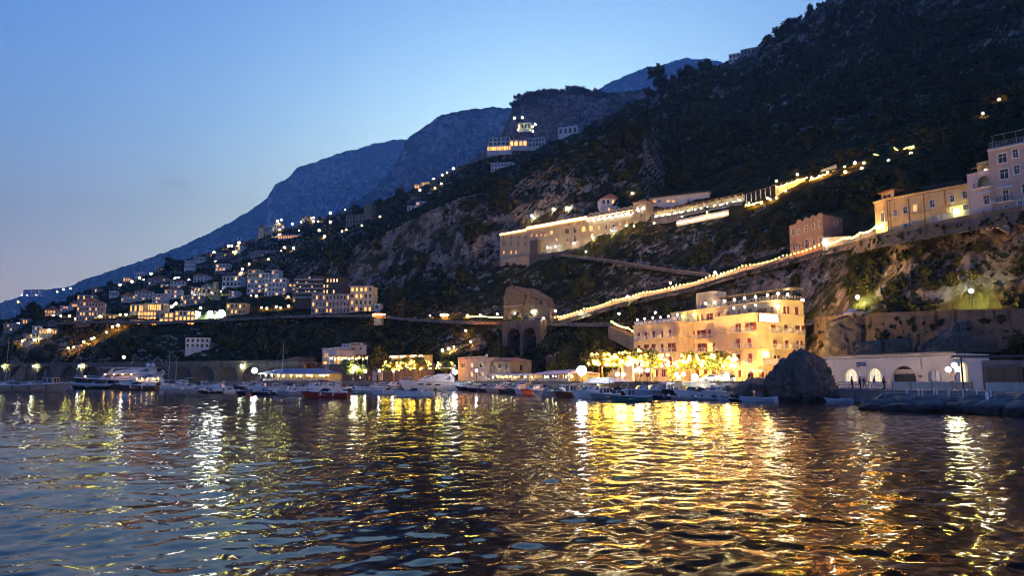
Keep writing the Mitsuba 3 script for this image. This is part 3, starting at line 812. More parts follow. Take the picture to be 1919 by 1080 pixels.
for i, x in enumerate((1684, 1706, 1713, 1735, 1740, 1762, 1788, 1814, 1840)):
    u = PJ.uz(x, 741)[0]
    k = thing('jetty_stand', f'{ordl(i)} small white stand from the left on the jetty before the canvas fence', 'stand', 'white stands on the jetty')
    obj('foot', PJ.bx(MB(), u, jz + 0.06, -1.2, 0.75, 0.1, 0.5), 'white_paint', k)
    obj('upright', PJ.bx(MB(), u, jz + 0.6, -1.2, 0.08, 1.0, 0.08), 'white_paint', k)
pp = at(1850.5, 752, 70)
tag(obj('mooring_post', MB().tube([[pp[0], pp[1], -0.6], [pp[0], pp[1], 1.9]], 0.13, 8), 'white_paint'), 'white mooring post at the right end of the jetty', 'post')
globe_post('street_lamp', 'cluster lamp of three glowing globes by the right corner of the arched hall', 'lamp', [*at(1791, 720, 100)[:2], SQZ], 2.7, 0.36, 26, (1.0, 0.52, 0.16), 1.5, heads=4, pr=0.09)
# glazed kiosk with flat roof at the far right
KS = thing('glazed_kiosk', 'low glazed kiosk with white base and flat dark canopy at the right edge', 'kiosk')
PK = Plane(at(1848, 728, 88)[:2], at(2010, 728, 84)[:2])
obj('base', PK.bx(MB(), PK.L / 2, SQZ + 0.5, 0, PK.L, 1.0, 0.3), 'white_plaster', KS)
for i in range(5):
    pw = (PK.L - 0.6) / 5
    k = ubox('pane', PK.pt(0.3 + pw * (i + 0.5), SQZ + 1.9, 0), (pw - 0.12, 0.05, 1.7), PK.yaw, 'dark_glass', KS)
obj('mullion', (lambda mb: [PK.bx(mb, 0.3 + i * (PK.L - 0.6) / 5, SQZ + 1.95, 0, 0.1, 1.9, 0.12) for i in range(6)] and mb)(MB()), 'dark_metal', KS)
obj('fascia', PK.bx(MB(), PK.L / 2, SQZ + 2.95, 0.1, PK.L + 0.4, 0.28, 0.5), 'grey_plaster', KS)
cn = MB()
q0, q1 = PK.pt(-2.4, SQZ + 3.3, 1.2), PK.pt(PK.L + 2, SQZ + 4.3, 1.2)
PK.bx(cn, PK.L / 2 - 0.3, SQZ + 4.05, 0.2, PK.L + 6, 0.18, 5)
for u in (-2.4, 4.0, 10):
    cn.tube([PK.pt(u, SQZ, 1.8), PK.pt(u, SQZ + 4, 1.8)], 0.09, 6)
obj('canopy', cn, 'dark_metal', KS)
for u in (1.2, 4.4, 5.9):
    lamp(ball('lamp', PK.pt(u, SQZ + 1.6, -1.2), 0.14, 'bulb_glass', KS), WARM, 22, 0.1)
obj('back_wall', PK.bx(MB(), PK.L / 2, SQZ + 1.9, -4, PK.L, 3.6, 0.2), 'grey_plaster', KS)

# ------------------------------------------------------------------ big rock and boulders
def crag(v, seed, planes=34, lo=.72, hi=1.0, rough=.10, fine=.03):
    """Radius factors of an angular rock: a ball cut by random planes, then roughened."""
    r = np.random.default_rng(seed)
    n = r.normal(0, 1, (planes, 3)); n /= np.linalg.norm(n, axis=1, keepdims=True)
    d = r.uniform(lo, hi, planes)
    q = (d / np.maximum(v @ n.T, .02)).min(1)
    q = np.minimum(q, 1.15)
    a = 1 - 2 * np.abs(meshkit.fbm(v * 3.1 + seed, 4, seed) - .5)
    b = np.abs(meshkit.fbm(v * [7, 7, 11] + seed, 4, seed + 1) - .5)
    return q * (1 + rough * 2.2 * (a - .75) - fine * 4 * b + fine * 3 * (meshkit.fbm(v * 22, 3, seed + 2) - .5))


def rock(c, r, sub, seed, amp=0.28, fr=1.0):
    v, f = ICO[sub]
    return v * crag(v, seed, 16, .68, 1.0, .05, .02)[:, None] * np.asarray(r, float) * 1.08 + np.asarray(c, float), f


m = trimesh.creation.icosphere(6)
rv = np.array(m.vertices)
rv = rv * crag(rv, 29, 46, .70, 1.0, .15, .055)[:, None]
cR = at(1503, 752, 110)
up_ = np.clip(rv[:, 2], 0, 2)
rv = np.c_[rv[:, 0] * 6.0 - 1.5 * (1 - up_) * (rv[:, 0] < 0) * np.abs(rv[:, 0]), rv[:, 1] * 5.5, np.sign(rv[:, 2]) * np.abs(rv[:, 2]) ** .85 * 8.2 + rv[:, 0] * .5]
RK = obj('harbour_rock', (rv + [cR[0], cR[1], 0.1], m.faces), 'crag_stone', smooth=True)
tag(RK, 'huge dark rugged rock standing in the water beside the hotel', 'rock')
v_, f_ = rock((0, 0, 0), (4.8, 3.4, 3.2), 4, 77)
o_ = at(1437, 744, 113)
tag(obj('harbour_rock', (v_ + [o_[0], o_[1], 0.3], f_), 'crag_stone', smooth=True), 'low rough shoulder of rock at the left foot of the huge harbour rock', 'rock')
r_ = np.random.default_rng(5)
n = 0
ROWS = [(1628, 1920, 763, 781, 77, 64, 17, 1.25), (1640, 1915, 757, 771, 80, 67, 17, 1.15), (1660, 1930, 752, 764, 83, 70, 14, 1.0)]
for ri, (x0, x1, ya, yb, Ya, Yb, cnt, sz) in enumerate(ROWS):
    for i in range(cnt):
        t_ = (i + 0.5 * (ri % 2) + r_.uniform(-0.2, 0.2)) / cnt
        Y = Ya + (Yb - Ya) * t_ + r_.uniform(-0.8, 0.8)
        p = at(x0 + (x1 - x0) * t_, 720, Y)
        v_, f_ = rock((p[0], p[1], (0.1, 0.45, 0.75)[ri] + r_.uniform(-0.1, 0.15)), sz * np.array([r_.uniform(0.9, 1.5), r_.uniform(0.8, 1.2), r_.uniform(0.55, 0.8)]), 3, 100 + n, 0.30, 1.1)
        row = ('front', 'middle', 'back')[ri]
        tag(obj('boulder', (v_, f_), 'boulder_mat', smooth=True), f'{ordl(i)} dark boulder from the left in the {row} row of the breakwater at right', 'boulder', f'{row} row of breakwater boulders')
        n += 1
for i, t_ in enumerate(sorted(r_.uniform(0, 1, 44))):
    Y = 134 - 10 * t_ - r_.uniform(0.5, 4)
    p = at(1283 + 155 * t_, 720, Y)
    zz = r_.uniform(-0.1, 1.3) * (1 if r_.random() < 0.7 else 0.4)
    v_, f_ = rock((p[0], p[1], zz), np.array([r_.uniform(0.7, 1.3), r_.uniform(0.6, 1.0), r_.uniform(0.5, 0.85)]), 2, 300 + i, 0.3, 1.1)
    tag(obj('riprap_stone', (v_, f_), 'boulder_mat', smooth=True), f'{ordl(i)} riprap stone from the left, heaped against the quay wall below the hotel', 'stone', 'riprap stones below the hotel quay')

# ------------------------------------------------------------------ upper road, its walls and the lit cliff lamps
def ribbon(pts, width, drop, seg=4.0, inward=1.0):
    """A road along a polyline of its outer edge: flat top, wall down on the outer side. pts (px, py, Y)."""
    P = np.array([at(*p) for p in pts])
    L = np.r_[0, np.cumsum(np.linalg.norm(np.diff(P[:, :2], axis=0), axis=1))]
    s = np.linspace(0, L[-1], max(3, int(L[-1] / seg)))
    C = np.c_[[np.interp(s, L, P[:, k]) for k in range(3)]].T
    d = np.gradient(C[:, :2], axis=0); d /= np.linalg.norm(d, axis=1, keepdims=True)
    nrm = np.c_[-d[:, 1], d[:, 0]] * inward
    out_top, in_top = C, np.c_[C[:, :2] + nrm * width, C[:, 2]]
    return C, nrm, sheet(np.stack([C - [0, 0, 0.02], in_top - [0, 0, 0.02]], 1)), sheet(np.stack([C, np.c_[C[:, :2] - nrm * 0.3, C[:, 2] - drop / 2], np.c_[C[:, :2] - nrm * 0.6, C[:, 2] - drop]], 1))


def parapet(C, nrm, h=0.9, th=0.35):
    a, b = C, np.c_[C[:, :2] + nrm * th, C[:, 2]]
    up = np.array([0, 0, h])
    return sheet(np.stack([a - [0, 0, 0.1], a + up, b + up, b - [0, 0, 0.1]], 1))


road_r = [(1526, 602, 170), (1560, 600, 154), (1610, 597, 141), (1700, 594, 131), (1800, 591, 124), (1919, 589, 118), (2050, 588, 113)]
C, N_, top, wl = ribbon(road_r, 8.0, 6.2)
struct('road', top, 'asphalt', 'upper coast road at the right behind its stone wall')
rw = thing('retaining_wall', 'long pale stone retaining wall below the upper road at right', 'wall')
obj('wall_face', wl, 'road_stone', rw); obj('parapet', parapet(C, N_), 'road_stone', rw)
for i, (x, y, Y, r_xyz, lab) in enumerate(((1586, 650, 141, (5.4, 2.2, 7.0), 'rugged dark rock face between the hotel and the stone road wall'), (1690, 668, 131.5, (10, 1.8, 4.4), 'long low rock bulge below the stone road wall, above the arched hall'), (1800, 664, 124.5, (8.5, 1.8, 5.0), 'rock bulge with scrub at the right end of the stone road wall'))):
    v_ = ICO[4][0]
    v_ = v_ * crag(v_, 500 + i, 40, .66, 1.0, .16, .06)[:, None] * r_xyz
    tag(obj('cliff_rock', (v_ + at(x, y, Y), ICO[4][1]), 'crag_stone', smooth=True), lab, 'rock')

# ------------------------------------------------------------------ coast road, viaduct and tunnel
road_l = [(90, 606, 338), (200, 602, 338), (300, 604, 338), (400, 600, 338), (500, 594, 333), (600, 591, 328), (700, 591, 323), (760, 597, 314), (860, 603, 292), (950, 605, 278), (1040, 606, 266), (1100, 607, 254), (1180, 607, 240), (1300, 607, 236), (1420, 606, 206), (1500, 603, 184), (1526, 602, 170)]
C, N_, top, wl = ribbon(road_l, 7.0, 1.0, 5.0)
struct('road', top, 'asphalt', 'coast road across the hillside above the harbour')
rw = thing('retaining_wall', 'long low stone wall carrying the coast road above the dark wooded bank', 'wall')
obj('wall_face', wl, 'crag_stone', rw); obj('parapet', parapet(C, N_, .35), 'dark_stone', rw)
VI = thing('viaduct', 'stone road viaduct with two tall arches below the tunnel mouth', 'viaduct')
PV = Plane(at(941, 612, 273)[:2], at(1013, 612, 263.5)[:2])
zr = PV.uz(970, 606)[1]
va = []
for x0, x1, yt in ((951, 974.5, 616), (980, 1005, 614.5)):
    a, b = PV.uz(x0, 640)[0], PV.uz(x1, 640)[0]
    va.append(arch((a + b) / 2, 1.0, PV.uz((x0 + x1) / 2, yt)[1], b - a, 15))
wall_part(VI, 'arcade', PV, 0, PV.L, 2.0, zr + 0.9, va, 'dark_stone', 4.5)
for g in va:
    obj('arch_ring', PV.slab(g.buffer(0.7).difference(g).intersection(sbox(-5, 12, 60, 60)), 0.12, -0.1), 'dark_stone', VI)
TU = thing('tunnel_portal', 'tall rough stone front with two arched tunnel mouths glowing yellow', 'tunnel')
PT = Plane(at(944, 600, 291)[:2], at(980, 600, 285)[:2]); PT2 = Plane(at(980.3, 600, 284.6)[:2], at(1032, 600, 270)[:2])
ta0, ta1 = PT.uz(954, 595)[0], PT.uz(978, 595)[0]
th = PT.uz(966, 583)[1]
z_ = PT.uz(960, 540)[1]
poly = Polygon([(0, zr - 3), (PT.L, zr - 3), (PT.L, PT.uz(978, 543)[1]), (PT.L * .7, PT.uz(970, 537)[1]), (PT.L * .4, PT.uz(958, 535)[1]), (PT.L * .12, PT.uz(948, 540)[1]), (0, PT.uz(944, 560)[1])])
wall_part(TU, 'front', PT, 0, PT.L, 0, 0, [arch((ta0 + ta1) / 2, zr, th, ta1 - ta0, 17)], 'ruin_stone', 5.0, poly)
poly = Polygon([(0.05, zr - 3), (PT2.L, zr - 3), (PT2.L, PT2.uz(1031, 590)[1]), (PT2.L * .84, PT2.uz(1022, 560)[1]), (PT2.L * .5, PT2.uz(1005, 549)[1]), (PT2.L * .2, PT2.uz(990, 541)[1]), (0.05, PT2.uz(980, 543)[1])])
sa0, sa1 = PT2.uz(980.5, 595)[0] + 0.3, PT2.uz(992, 595)[0]
holes = [arch((sa0 + sa1) / 2, zr, PT2.uz(986, 589)[1], sa1 - sa0, 15)]
for x, y, w in ((985, 556, 1.2), (996, 557, .5), (1000, 557.5, .6), (1003.5, 559, .6), (1006, 561.5, .8), (1013, 566, 1.3), (981.5, 568, 1.0)):
    u, z = PT2.uz(x, y); holes.append(arch(max(u, 0.8), z - w * 0.8, z + w * 0.8, w, 7))
wall_part(TU, 'front', PT2, 0, PT2.L, 0, 0, holes, 'ruin_stone', 3.2, poly)
obj('arch_ring', PT.slab(arch((ta0 + ta1) / 2, zr, th, ta1 - ta0, 17).buffer(0.55).difference(arch((ta0 + ta1) / 2, zr - 1, th, ta1 - ta0, 17)), 0.15, -0.12), 'concrete', TU)
obj('arch_ring', PT2.slab(holes[0].buffer(0.4).difference(holes[0]).intersection(sbox(0.1, zr, 60, 80)), 0.15, -0.12), 'concrete', TU)
g = arch(PT.L * .72, PT.uz(970, 556)[1], PT.uz(970, 545)[1], 4.0, 11)
obj('blind_arch', PT.slab(g.buffer(0.35).difference(g).intersection(sbox(0, PT.uz(970, 552)[1], 90, 90)), 0.3, -0.25), 'dark_stone', TU)
obj('ledge', PT.bx(MB(), PT.L / 2, PT.uz(962, 574)[1], 0.25, PT.L, 0.6, 0.6), 'concrete', TU)
obj('end_wall', PT.bx(MB(), PT.L / 2, zr + 3, -4.9, PT.L - 0.6, 7, 0.15), 'yellow_plaster', TU); obj('end_wall', PT2.bx(MB(), (sa0 + sa1) / 2, zr + 2, -3.1, sa1 - sa0 + 1, 5, 0.3), 'yellow_plaster', TU)
for pl, u, zz, dd, I in ((PT, (ta0 + ta1) / 2 - 1.3, th - 0.8, -1.6, 20), (PT, (ta0 + ta1) / 2 + 1.3, th - 0.9, -3.5, 20), (PT2, (sa0 + sa1) / 2, PT2.uz(986, 589)[1] - 0.5, -1.5, 11)):
    lamp(ball('tunnel_lamp', pl.pt(u, zz, dd), 0.16, 'bulb_glass', TU), (1.0, 0.82, 0.22), rayI(I, 0.16), 0.6)
wall_lamp('wall_lamp', 'yellow lamp on the stone front to the right of the small tunnel arch', 'lamp', PT2.pt(PT2.uz(1001, 585)[0], PT2.uz(1001, 585)[1], 1.0), 0.42, 45, (1, .7, .25), 0.8, out=PT2.n)

# ------------------------------------------------------------------ wall with arches along the left quay
AW = thing('arched_quay_wall', 'long stone road wall with blind arches behind the moored boats at left', 'wall')
PW = Plane(at(-60, 700, 328)[:2], at(566, 700, 262)[:2])
zw = PW.uz(200, 683.5)[1]
hs = []
for x in (36, 86, 130, 171, 214, 257, 300, 343, 386, 429, 472, 515):
    u0, u1 = PW.uz(x - 16.5, 700)[0], PW.uz(x + 16.5, 700)[0]
    hs.append(arch((u0 + u1) / 2, QZ - 1, PW.uz(x, 686)[1] - 0.2, u1 - u0, 15))
wall_part(AW, 'wall_face', PW, 0, PW.L, QZ - 0.5, zw, hs, 'dark_stone', 1.8)
for i, g in enumerate(hs):
    obj('arch_ring', PW.slab(g.buffer(0.45).difference(g).intersection(sbox(-9, QZ, 999, 99)), 0.1, -0.08), 'dark_stone', AW)
obj('niche_back', PW.bx(MB(), PW.L / 2, (QZ + zw) / 2 - 0.3, -2.2, PW.L, zw - QZ + 0.2, 0.6), 'dark_stone', AW)
obj('parapet', PW.bx(MB(), PW.L / 2, zw + 0.45, -0.3, PW.L, 0.9, 0.4), 'dark_stone', AW)
struct('road', PW.bx(MB(), PW.L / 2, zw - 0.2, -5.6, PW.L, 0.3, 10), 'asphalt', 'lower road on top of the arched wall at left')
st = MB(); u0 = PW.uz(26, 700)[0]
for i in range(16):
    PW.bx(st, u0 + i * 0.48, QZ + (zw - QZ) * (i + 0.5) / 32, 1.0, 0.48, (zw - QZ) * (i + 0.5) / 16, 1.9)
obj('stair', st, 'old_stone', AW)
for x, I, lab in ((10, 34, 'yellow lamp at the left end of the arched quay wall'), (68, 46, 'yellow lamp beside the stair on the arched quay wall'), (153, 55, 'yellow lamp between two arches left of the dark superyacht'), (456, 50, 'yellow lamp on the arched wall above the white cabin cruiser')):
    wall_lamp('wall_lamp', lab, 'lamp', PW.pt(PW.uz(x, 687)[0], PW.uz(x, 687)[1], 1.1), 0.42, I, (1, .66, .16), 0.8, out=PW.n)

# ------------------------------------------------------------------ ramp road with strings of lights
ramp = [(1040, 607, 266), (1100, 590, 259), (1150, 575, 252), (1200, 562, 245), (1250, 552, 239), (1300, 541, 233), (1350, 525, 226), (1400, 511, 218), (1450, 499, 209), (1500, 485, 198), (1550, 471, 188), (1600, 459, 170), (1645, 444, 147), (1700, 433, 142), (1760, 421, 136.5), (1830, 407, 130.5), (1919, 393, 124), (2000, 384, 119)]
CR, NR, top, wl2 = ribbon(ramp[11:], 4.2, 2.4, 3.0)
C, N_, top, _w = ribbon(ramp, 4.2, 3.2, 3.0)
_, _, _, wl = ribbon(ramp[:12], 4.2, 1.0, 3.0)
struct('road', top, 'concrete', 'sloping lane climbing to the yellow and pink houses')
RW = thing('ramp_wall', 'pale parapet wall along the sloping lane under the strings of lights', 'wall')
obj('wall_face', wl, 'crag_stone', RW); obj('wall_face', wl2, 'dark_stone', RW); obj('parapet', parapet(C, N_, 0.7), 'ruin_stone', RW)
inn = np.c_[C[:, :2] + N_ * 2.6, C[:, 2]]
obj('inner_wall', sheet(np.stack([inn - [0, 0, 0.2], inn + [0, 0, 2.5], np.c_[inn[:, :2] + N_ * 0.4, inn[:, 2] + 2.5]], 1)), 'canvas_tan', RW)


def festoon(label, pts, n, r, I, sag=0.5, every=9, w=0.06, rgb=AMBER, poles=True, name='string_lights'):
    """A string of bulbs through the points: cable, bulbs, posts."""
    t = thing(name, label, 'string lights')
    P = np.array(pts, float)
    L = np.r_[0, np.cumsum(np.linalg.norm(np.diff(P, axis=0), axis=1))]
    s = np.linspace(0, L[-1], n)
    Q = np.c_[[np.interp(s, L, P[:, k]) for k in range(3)]].T
    ph = np.arange(n) % every / every
    Q[:, 2] -= sag * 4 * ph * (1 - ph)
    obj('cable', MB().tube(Q + [0, 0, r], 0.015, 4), 'dark_metal', t)
    for i in range(n):
        lamp(ball('bulb', Q[i], (r * 0.85, r * 0.85, r), 'bulb_glass', t), rgb, rayI(I * rng.uniform(0.7, 1.25), r), w)
    if poles:
        for i in range(0, n, every):
            obj('post', MB().tube([Q[i] - [0, 0, 2.4], Q[i] + [0, 0, r * 1.2]], 0.05, 4), 'dark_metal', t)
    return t


def up(pts, h):
    return [at(*p) + [0, 0.6, h] for p in pts]


festoon('long string of warm bulbs along the lower half of the sloping lane', up(ramp[:8], 2.4), 56, 0.27, 1.9)
festoon('string of warm bulbs along the upper half of the sloping lane below the scalloped house', up(ramp[7:13], 2.3), 46, 0.22, 1.5)
festoon('short string of warm bulbs on the stair to the left of the hotel roof', [at(1146, 603, 236), at(1160, 608, 228), at(1188, 620, 214)], 13, 0.27, 2.6)
stc = np.array([at(1146, 612, 236), at(1160, 617, 228), at(1192, 632, 212)])
sw = MB()
for a, b in zip(stc[:-1], stc[1:]):
    n = 14
    for i in range(n):
        q = a + (b - a) * (i + .5) / n
        sw.box(q - [0, 0, 2.0], (np.linalg.norm(b - a) / n * 1.05, 2.2, 4.0), math.atan2(*(b - a)[1::-1]))
tag(obj('stone_stair', sw, 'old_stone'), 'stone stair descending behind the left end of the hotel', 'stair')
for x, y, Y, lab in ((1088, 588, 258, 'bright lamp low on the sloping lane'), (1176, 556, 247, 'bright lamp a third of the way up the sloping lane'), (1256, 531, 238, 'bright lamp in leaves midway up the sloping lane'), (1340, 511, 227, 'bright lamp on the lane above the hotel roof'), (1544, 455, 188, 'bright lamp at the corner of the orange scalloped house')):
    p = at(x, y, Y)
    globe_post('street_lamp', lab, 'lamp', p - [0, 0, 3.2], 3.2, 0.42, 40, (1, .62, .2), 0.8)

# ------------------------------------------------------------------ convent hotel on the cliff
CV = thing('convent', 'long pale convent on the cliff with glowing cornices and lit windows', 'building')
PN = Plane(at(937, 450, 345)[:2], at(1214, 400, 291)[:2])
uu = lambda x: PN.uz(x, 430)[0]
zA, zB, zC = PN.uz(960, 434)[1], PN.uz(1040, 416)[1], PN.uz(1140, 401.5)[1]
ZN0 = 52.0
cw = []
for x, k in ((943.5, 'dark'), (958, 'dark'), (971.5, 'dark'), (984.5, 'dark')):
    cw += [(x - 1.7, x + 1.7, 441.5, 447.5, k)]
for x, k in ((943.5, 'dark'), (957.5, 'dark'), (971.5, 'dark'), (984.5, 'dark'), (995.5, 'lit')):
    cw += [(x - 1.7, x + 1.7, 454, 460, k)]
cw += [(x - 1.8, x + 1.8, 470, 476, k) for x, k in ((943.5, 'lit'), (957.5, 'lit'), (966.5, 'lit'), (976.3, 'dark'))]
cw += [(x - 1.6, x + 1.6, 438.5, 443.5, 'lit') for x in (995.6, 1005.2, 1013.5, 1022.6)]
cwb = [(x - 1.3, x + 1.3, 424.5 - (x - 996) * .09, 429 - (x - 996) * .09, k) for x, k in ((995.6, 'dark'), (1005.4, 'dark'), (1013.5, 'dark'), (1022.5, 'lit'), (1030.6, 'lit'), (1041, 'dark'), (1049, 'dark'), (1058.5, 'dark'), (1067, 'dark'), (1076, 'lit'), (1085, 'dark'), (1094, 'dark'))]
cwb += [(1029.5, 1036, 432.5, 439.5, 'lit'), (1041.8, 1045.2, 449, 454, 'lit'), (1061, 1064, 447, 453, 'dark'), (1090.7, 1093, 440, 443.5, 'dark')]
cwa = [(1058.5, 1066, 427.5, 437, 'dark'), (1074, 1080, 426.5, 436, 'dark'), (1089, 1097, 423.5, 434.5, 'lit'), (1074.3, 1079.7, 441.5, 452.5, 'dark'), (1106, 1111.5, 437.5, 444.5, 'lit')]
cwc = [(1103, 1111, 424, 432.5, 'lit'), (1119, 1123.5, 422.5, 430, 'lit'), (1133.8, 1137.5, 421.5, 428.5, 'dark'), (1147, 1151, 420, 427, 'dark'), (1160, 1163.5, 417.5, 422.5, 'lit'), (1172.5, 1176, 415, 420, 'lit')]
for (x0, x1, z1, rows, arcs, nm) in ((937, 987, zA, [c for c in cw if c[0] < 987], [], 'wall'), (987, 1101, zB, [c for c in cw if c[0] >= 987] + cwb, [c for c in cwa if c[0] < 1100], 'wall'), (1101, 1190, zC, cwc, [c for c in cwa if c[0] > 1100], 'wall')):
    W = px_windows(PN, rows); WA = px_windows(PN, arcs); LA = []
    if x0 == 1101:
        for x in (1107, 1117.3, 1127.5, 1138.3, 1149, 1160, 1170.5, 1183):
            u, z = PN.uz(x, 413.5 - (x - 1107) * 0.165); w = uu(x + 4.3) - uu(x - 4.3)
            LA.append((u, z, z + 3.1, w * 0.95, 'dim'))
    wall_part(CV, nm, PN, uu(x0), uu(x1), ZN0 + 4, z1, [rect(u, a, b, w) for u, a, b, w, k in W] + [arch(u, a, b, w) for u, a, b, w, k in WA + LA], 'convent_plaster', 0.6)
    for i, (u, a, b, w, k) in enumerate(W + WA + LA):
        if k == 'dim':
            key = ubox('loggia_window', PN.pt(u, (a + b) / 2, -1.2), (w + 1.2, 0.1, b - a + 0.6), PN.yaw, 'convent_plaster', CV)
            ubox('pane', PN.pt(u, a + 1.1, -1.1), (w * 0.4, 0.1, 1.8), PN.yaw, 'dark_glass', key)
            g = arch(u, a, b, w)
            obj('moulding', PN.slab(g.buffer(0.3).difference(g).intersection(sbox(-9, a, 999, 999)), 0.1, -0.08), 'cream_plaster', key)
            for s in (-1, 1):
                lamp(ball('lamp', PN.pt(u + s * (w / 2 - 0.1), a + 0.3, 0.35), 0.26, 'bulb_glass', CV), (1, .72, .36), rayI(7, .26), 0.25)
        else:
            window(CV, PN, u, a, b, w, k, 0.6, power=1.5)
    obj('roof', PN.bx(MB(), (uu(x0) + uu(x1)) / 2, z1 + 0.15, -5.2, uu(x1) - uu(x0) + (0.02 if x0 != 987 else 0), 0.3, 11.5), 'roof_tile', CV)
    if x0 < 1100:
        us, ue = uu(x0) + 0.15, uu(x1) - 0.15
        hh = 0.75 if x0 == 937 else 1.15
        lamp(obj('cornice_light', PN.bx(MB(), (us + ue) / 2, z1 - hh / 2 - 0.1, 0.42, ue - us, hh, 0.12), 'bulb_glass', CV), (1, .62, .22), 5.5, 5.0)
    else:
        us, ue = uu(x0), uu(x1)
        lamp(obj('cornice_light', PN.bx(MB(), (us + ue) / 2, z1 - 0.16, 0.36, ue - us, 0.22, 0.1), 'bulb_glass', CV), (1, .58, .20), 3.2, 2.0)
obj('terrace_wall', PN.bx(MB(), uu(1005), 53.5, 2.2, uu(1085) - uu(925), 11.5, 1.5), 'dark_stone', CV)
sidew = Plane(PN.pt(0, 0, -11.5)[:2], PN.p0)
wall_part(CV, 'wall', sidew, 0, sidew.L, ZN0, zA, [rect(3, 64, 65.5, 1), rect(8, 64, 65.5, 1)], 'convent_plaster', 0.6)
obj('core', prism([PN.pt(1, 0, -1.4)[:2], PN.pt(PN.L - 1, 0, -1.4)[:2], PN.pt(PN.L - 1, 0, -11)[:2], PN.pt(1, 0, -11)[:2]], ZN0, min(zA, zC) - 0.6), 'convent_plaster', CV)
tw0, tw1 = uu(1190.3), uu(1214.5)
zT2 = PN.uz(1202, 379.5)[1]
u_, z_ = PN.uz(1200.5, 394)
PTw = Plane(PN.pt(tw0, 0, 1.2)[:2], PN.pt(tw1, 0, 1.2)[:2])
wall_part(CV, 'tower_wall', PTw, 0, PTw.L, ZN0, zT2, [arch(PTw.uz(1200.5, 390)[0], z_, z_ + 2.9, 2.4), rect(PTw.uz(1201.5, 402)[0], z_ - 3.2, z_ - 1.8, 0.9)], 'convent_plaster', 0.5)
ubox('pane', PTw.pt(PTw.uz(1200.5, 390)[0], z_ + 0.6, -1.5), (3.5, 0.1, 7.6), PTw.yaw, 'convent_plaster', CV)
for s in (-1, 1):
    lamp(ball('lamp', PTw.pt(PTw.uz(1200.5, 390)[0] + s * 1.15, z_ + 0.35, 0.35), 0.3, 'bulb_glass', CV), (1, .72, .36), rayI(9, .3), 0.3)
Pts = Plane(PTw.p1, PTw.p1 - PTw.n * 6)
wall_part(CV, 'tower_wall', Pts, 0, Pts.L, ZN0, zT2, [], 'convent_plaster', 0.5)
obj('tower_roof', PTw.bx(MB(), PTw.L / 2, zT2 + 0.15, -2.8, PTw.L + 0.5, 0.35, 6.4), 'roof_tile', CV)
for x in (1105.5, 1117, 1129.5, 1152, 1163.5, 1176.5, 1185.5):
    u = uu(x)
    d = obj('dormer', PN.slab(Polygon([(u - .75, zC + .3), (u + .75, zC + .3), (u + .75, zC + 1.3), (u, zC + 1.9), (u - .75, zC + 1.3)]), 3.0, 2.2), 'convent_plaster', CV)
    k = ubox('window', PN.pt(u, zC + 0.95, -2.15), (0.8, 0.1, 1.0), PN.yaw, 'lit_pane' if x in (1152, 1163.5, 1185.5) else 'dark_glass', d)
    if x in (1152, 1163.5, 1185.5):
        lamp(k, WARM, 1.6)
chz = zB + 0.3; cu = uu(1039)
ch = obj('chapel', PN.slab(Polygon([(cu - 3.4, chz), (cu + 3.4, chz), (cu + 3.4, chz + 1.6), (cu, chz + 4.4), (cu - 3.4, chz + 1.6)]), 5, 5), 'convent_plaster', CV)
lamp(ball('lamp', PN.pt(cu + 0.3, chz + 1.0, -4.6), 0.35, 'bulb_glass', CV), WARM, rayI(14, .35), 0.3)
obj('bell_cote', PN.slab(Polygon([(uu(1066) + q, zB + .3 + r) for q, r in ((-1.5, 0), (1.5, 0), (.9, 1.0), (.35, 1.4), (.35, 3.0), (-.35, 3.0), (-.35, 1.4), (-.9, 1.0))]), 0.6, 4), 'convent_plaster', CV)
obj('stone_block', PN.bx(MB(), uu(1007), (PN.uz(1007, 452)[1] + ZN0) / 2, 1.4, uu(1014) - uu(1000), PN.uz(1007, 452)[1] - ZN0, 2.4), 'dark_stone', CV)
tp = PN.uz(972, 477)[1]
obj('terrace', PN.bx(MB(), uu(972), (tp + ZN0) / 2 - 1, 1.6, uu(999) - uu(945), tp - ZN0 - 1.6, 3.0), 'convent_plaster', CV)
for x, y in ((1045, 463), (1078, 457), (1115, 447), (1150, 434), (1030, 465)):
    lamp(ball('flood_lamp', PN.pt(uu(x), PN.uz(x, y)[1], 1.6), 0.3, 'bulb_glass', CV), (1, .52, .13), rayI(60, .3), 2.0)
hp = [(1052, 477), (1100, 483), (1150, 489), (1205, 499), (1262, 507), (1330, 515)]
HPp = [(x, y, surf(x, y, 5) - 2.2) for x, y in hp]
c_h, n_h, t_h, w_h = ribbon(HPp, 2.0, 0.9, 4.0)
struct('path', t_h, 'concrete', 'pale footpath crossing the dark slope below the convent')
HW = thing('path_wall', 'pale low wall of the footpath below the convent', 'wall')
obj('wall_face', w_h, 'ruin_stone', HW); obj('parapet', parapet(c_h, n_h, .5), 'old_stone', HW)
globe_post('street_lamp', 'white globe lamp at the gate where the convent footpath starts', 'lamp', at(1098, 472, HPp[1][2]) - [0, 0, 3], 3, .34, 18, WHITE, .8)
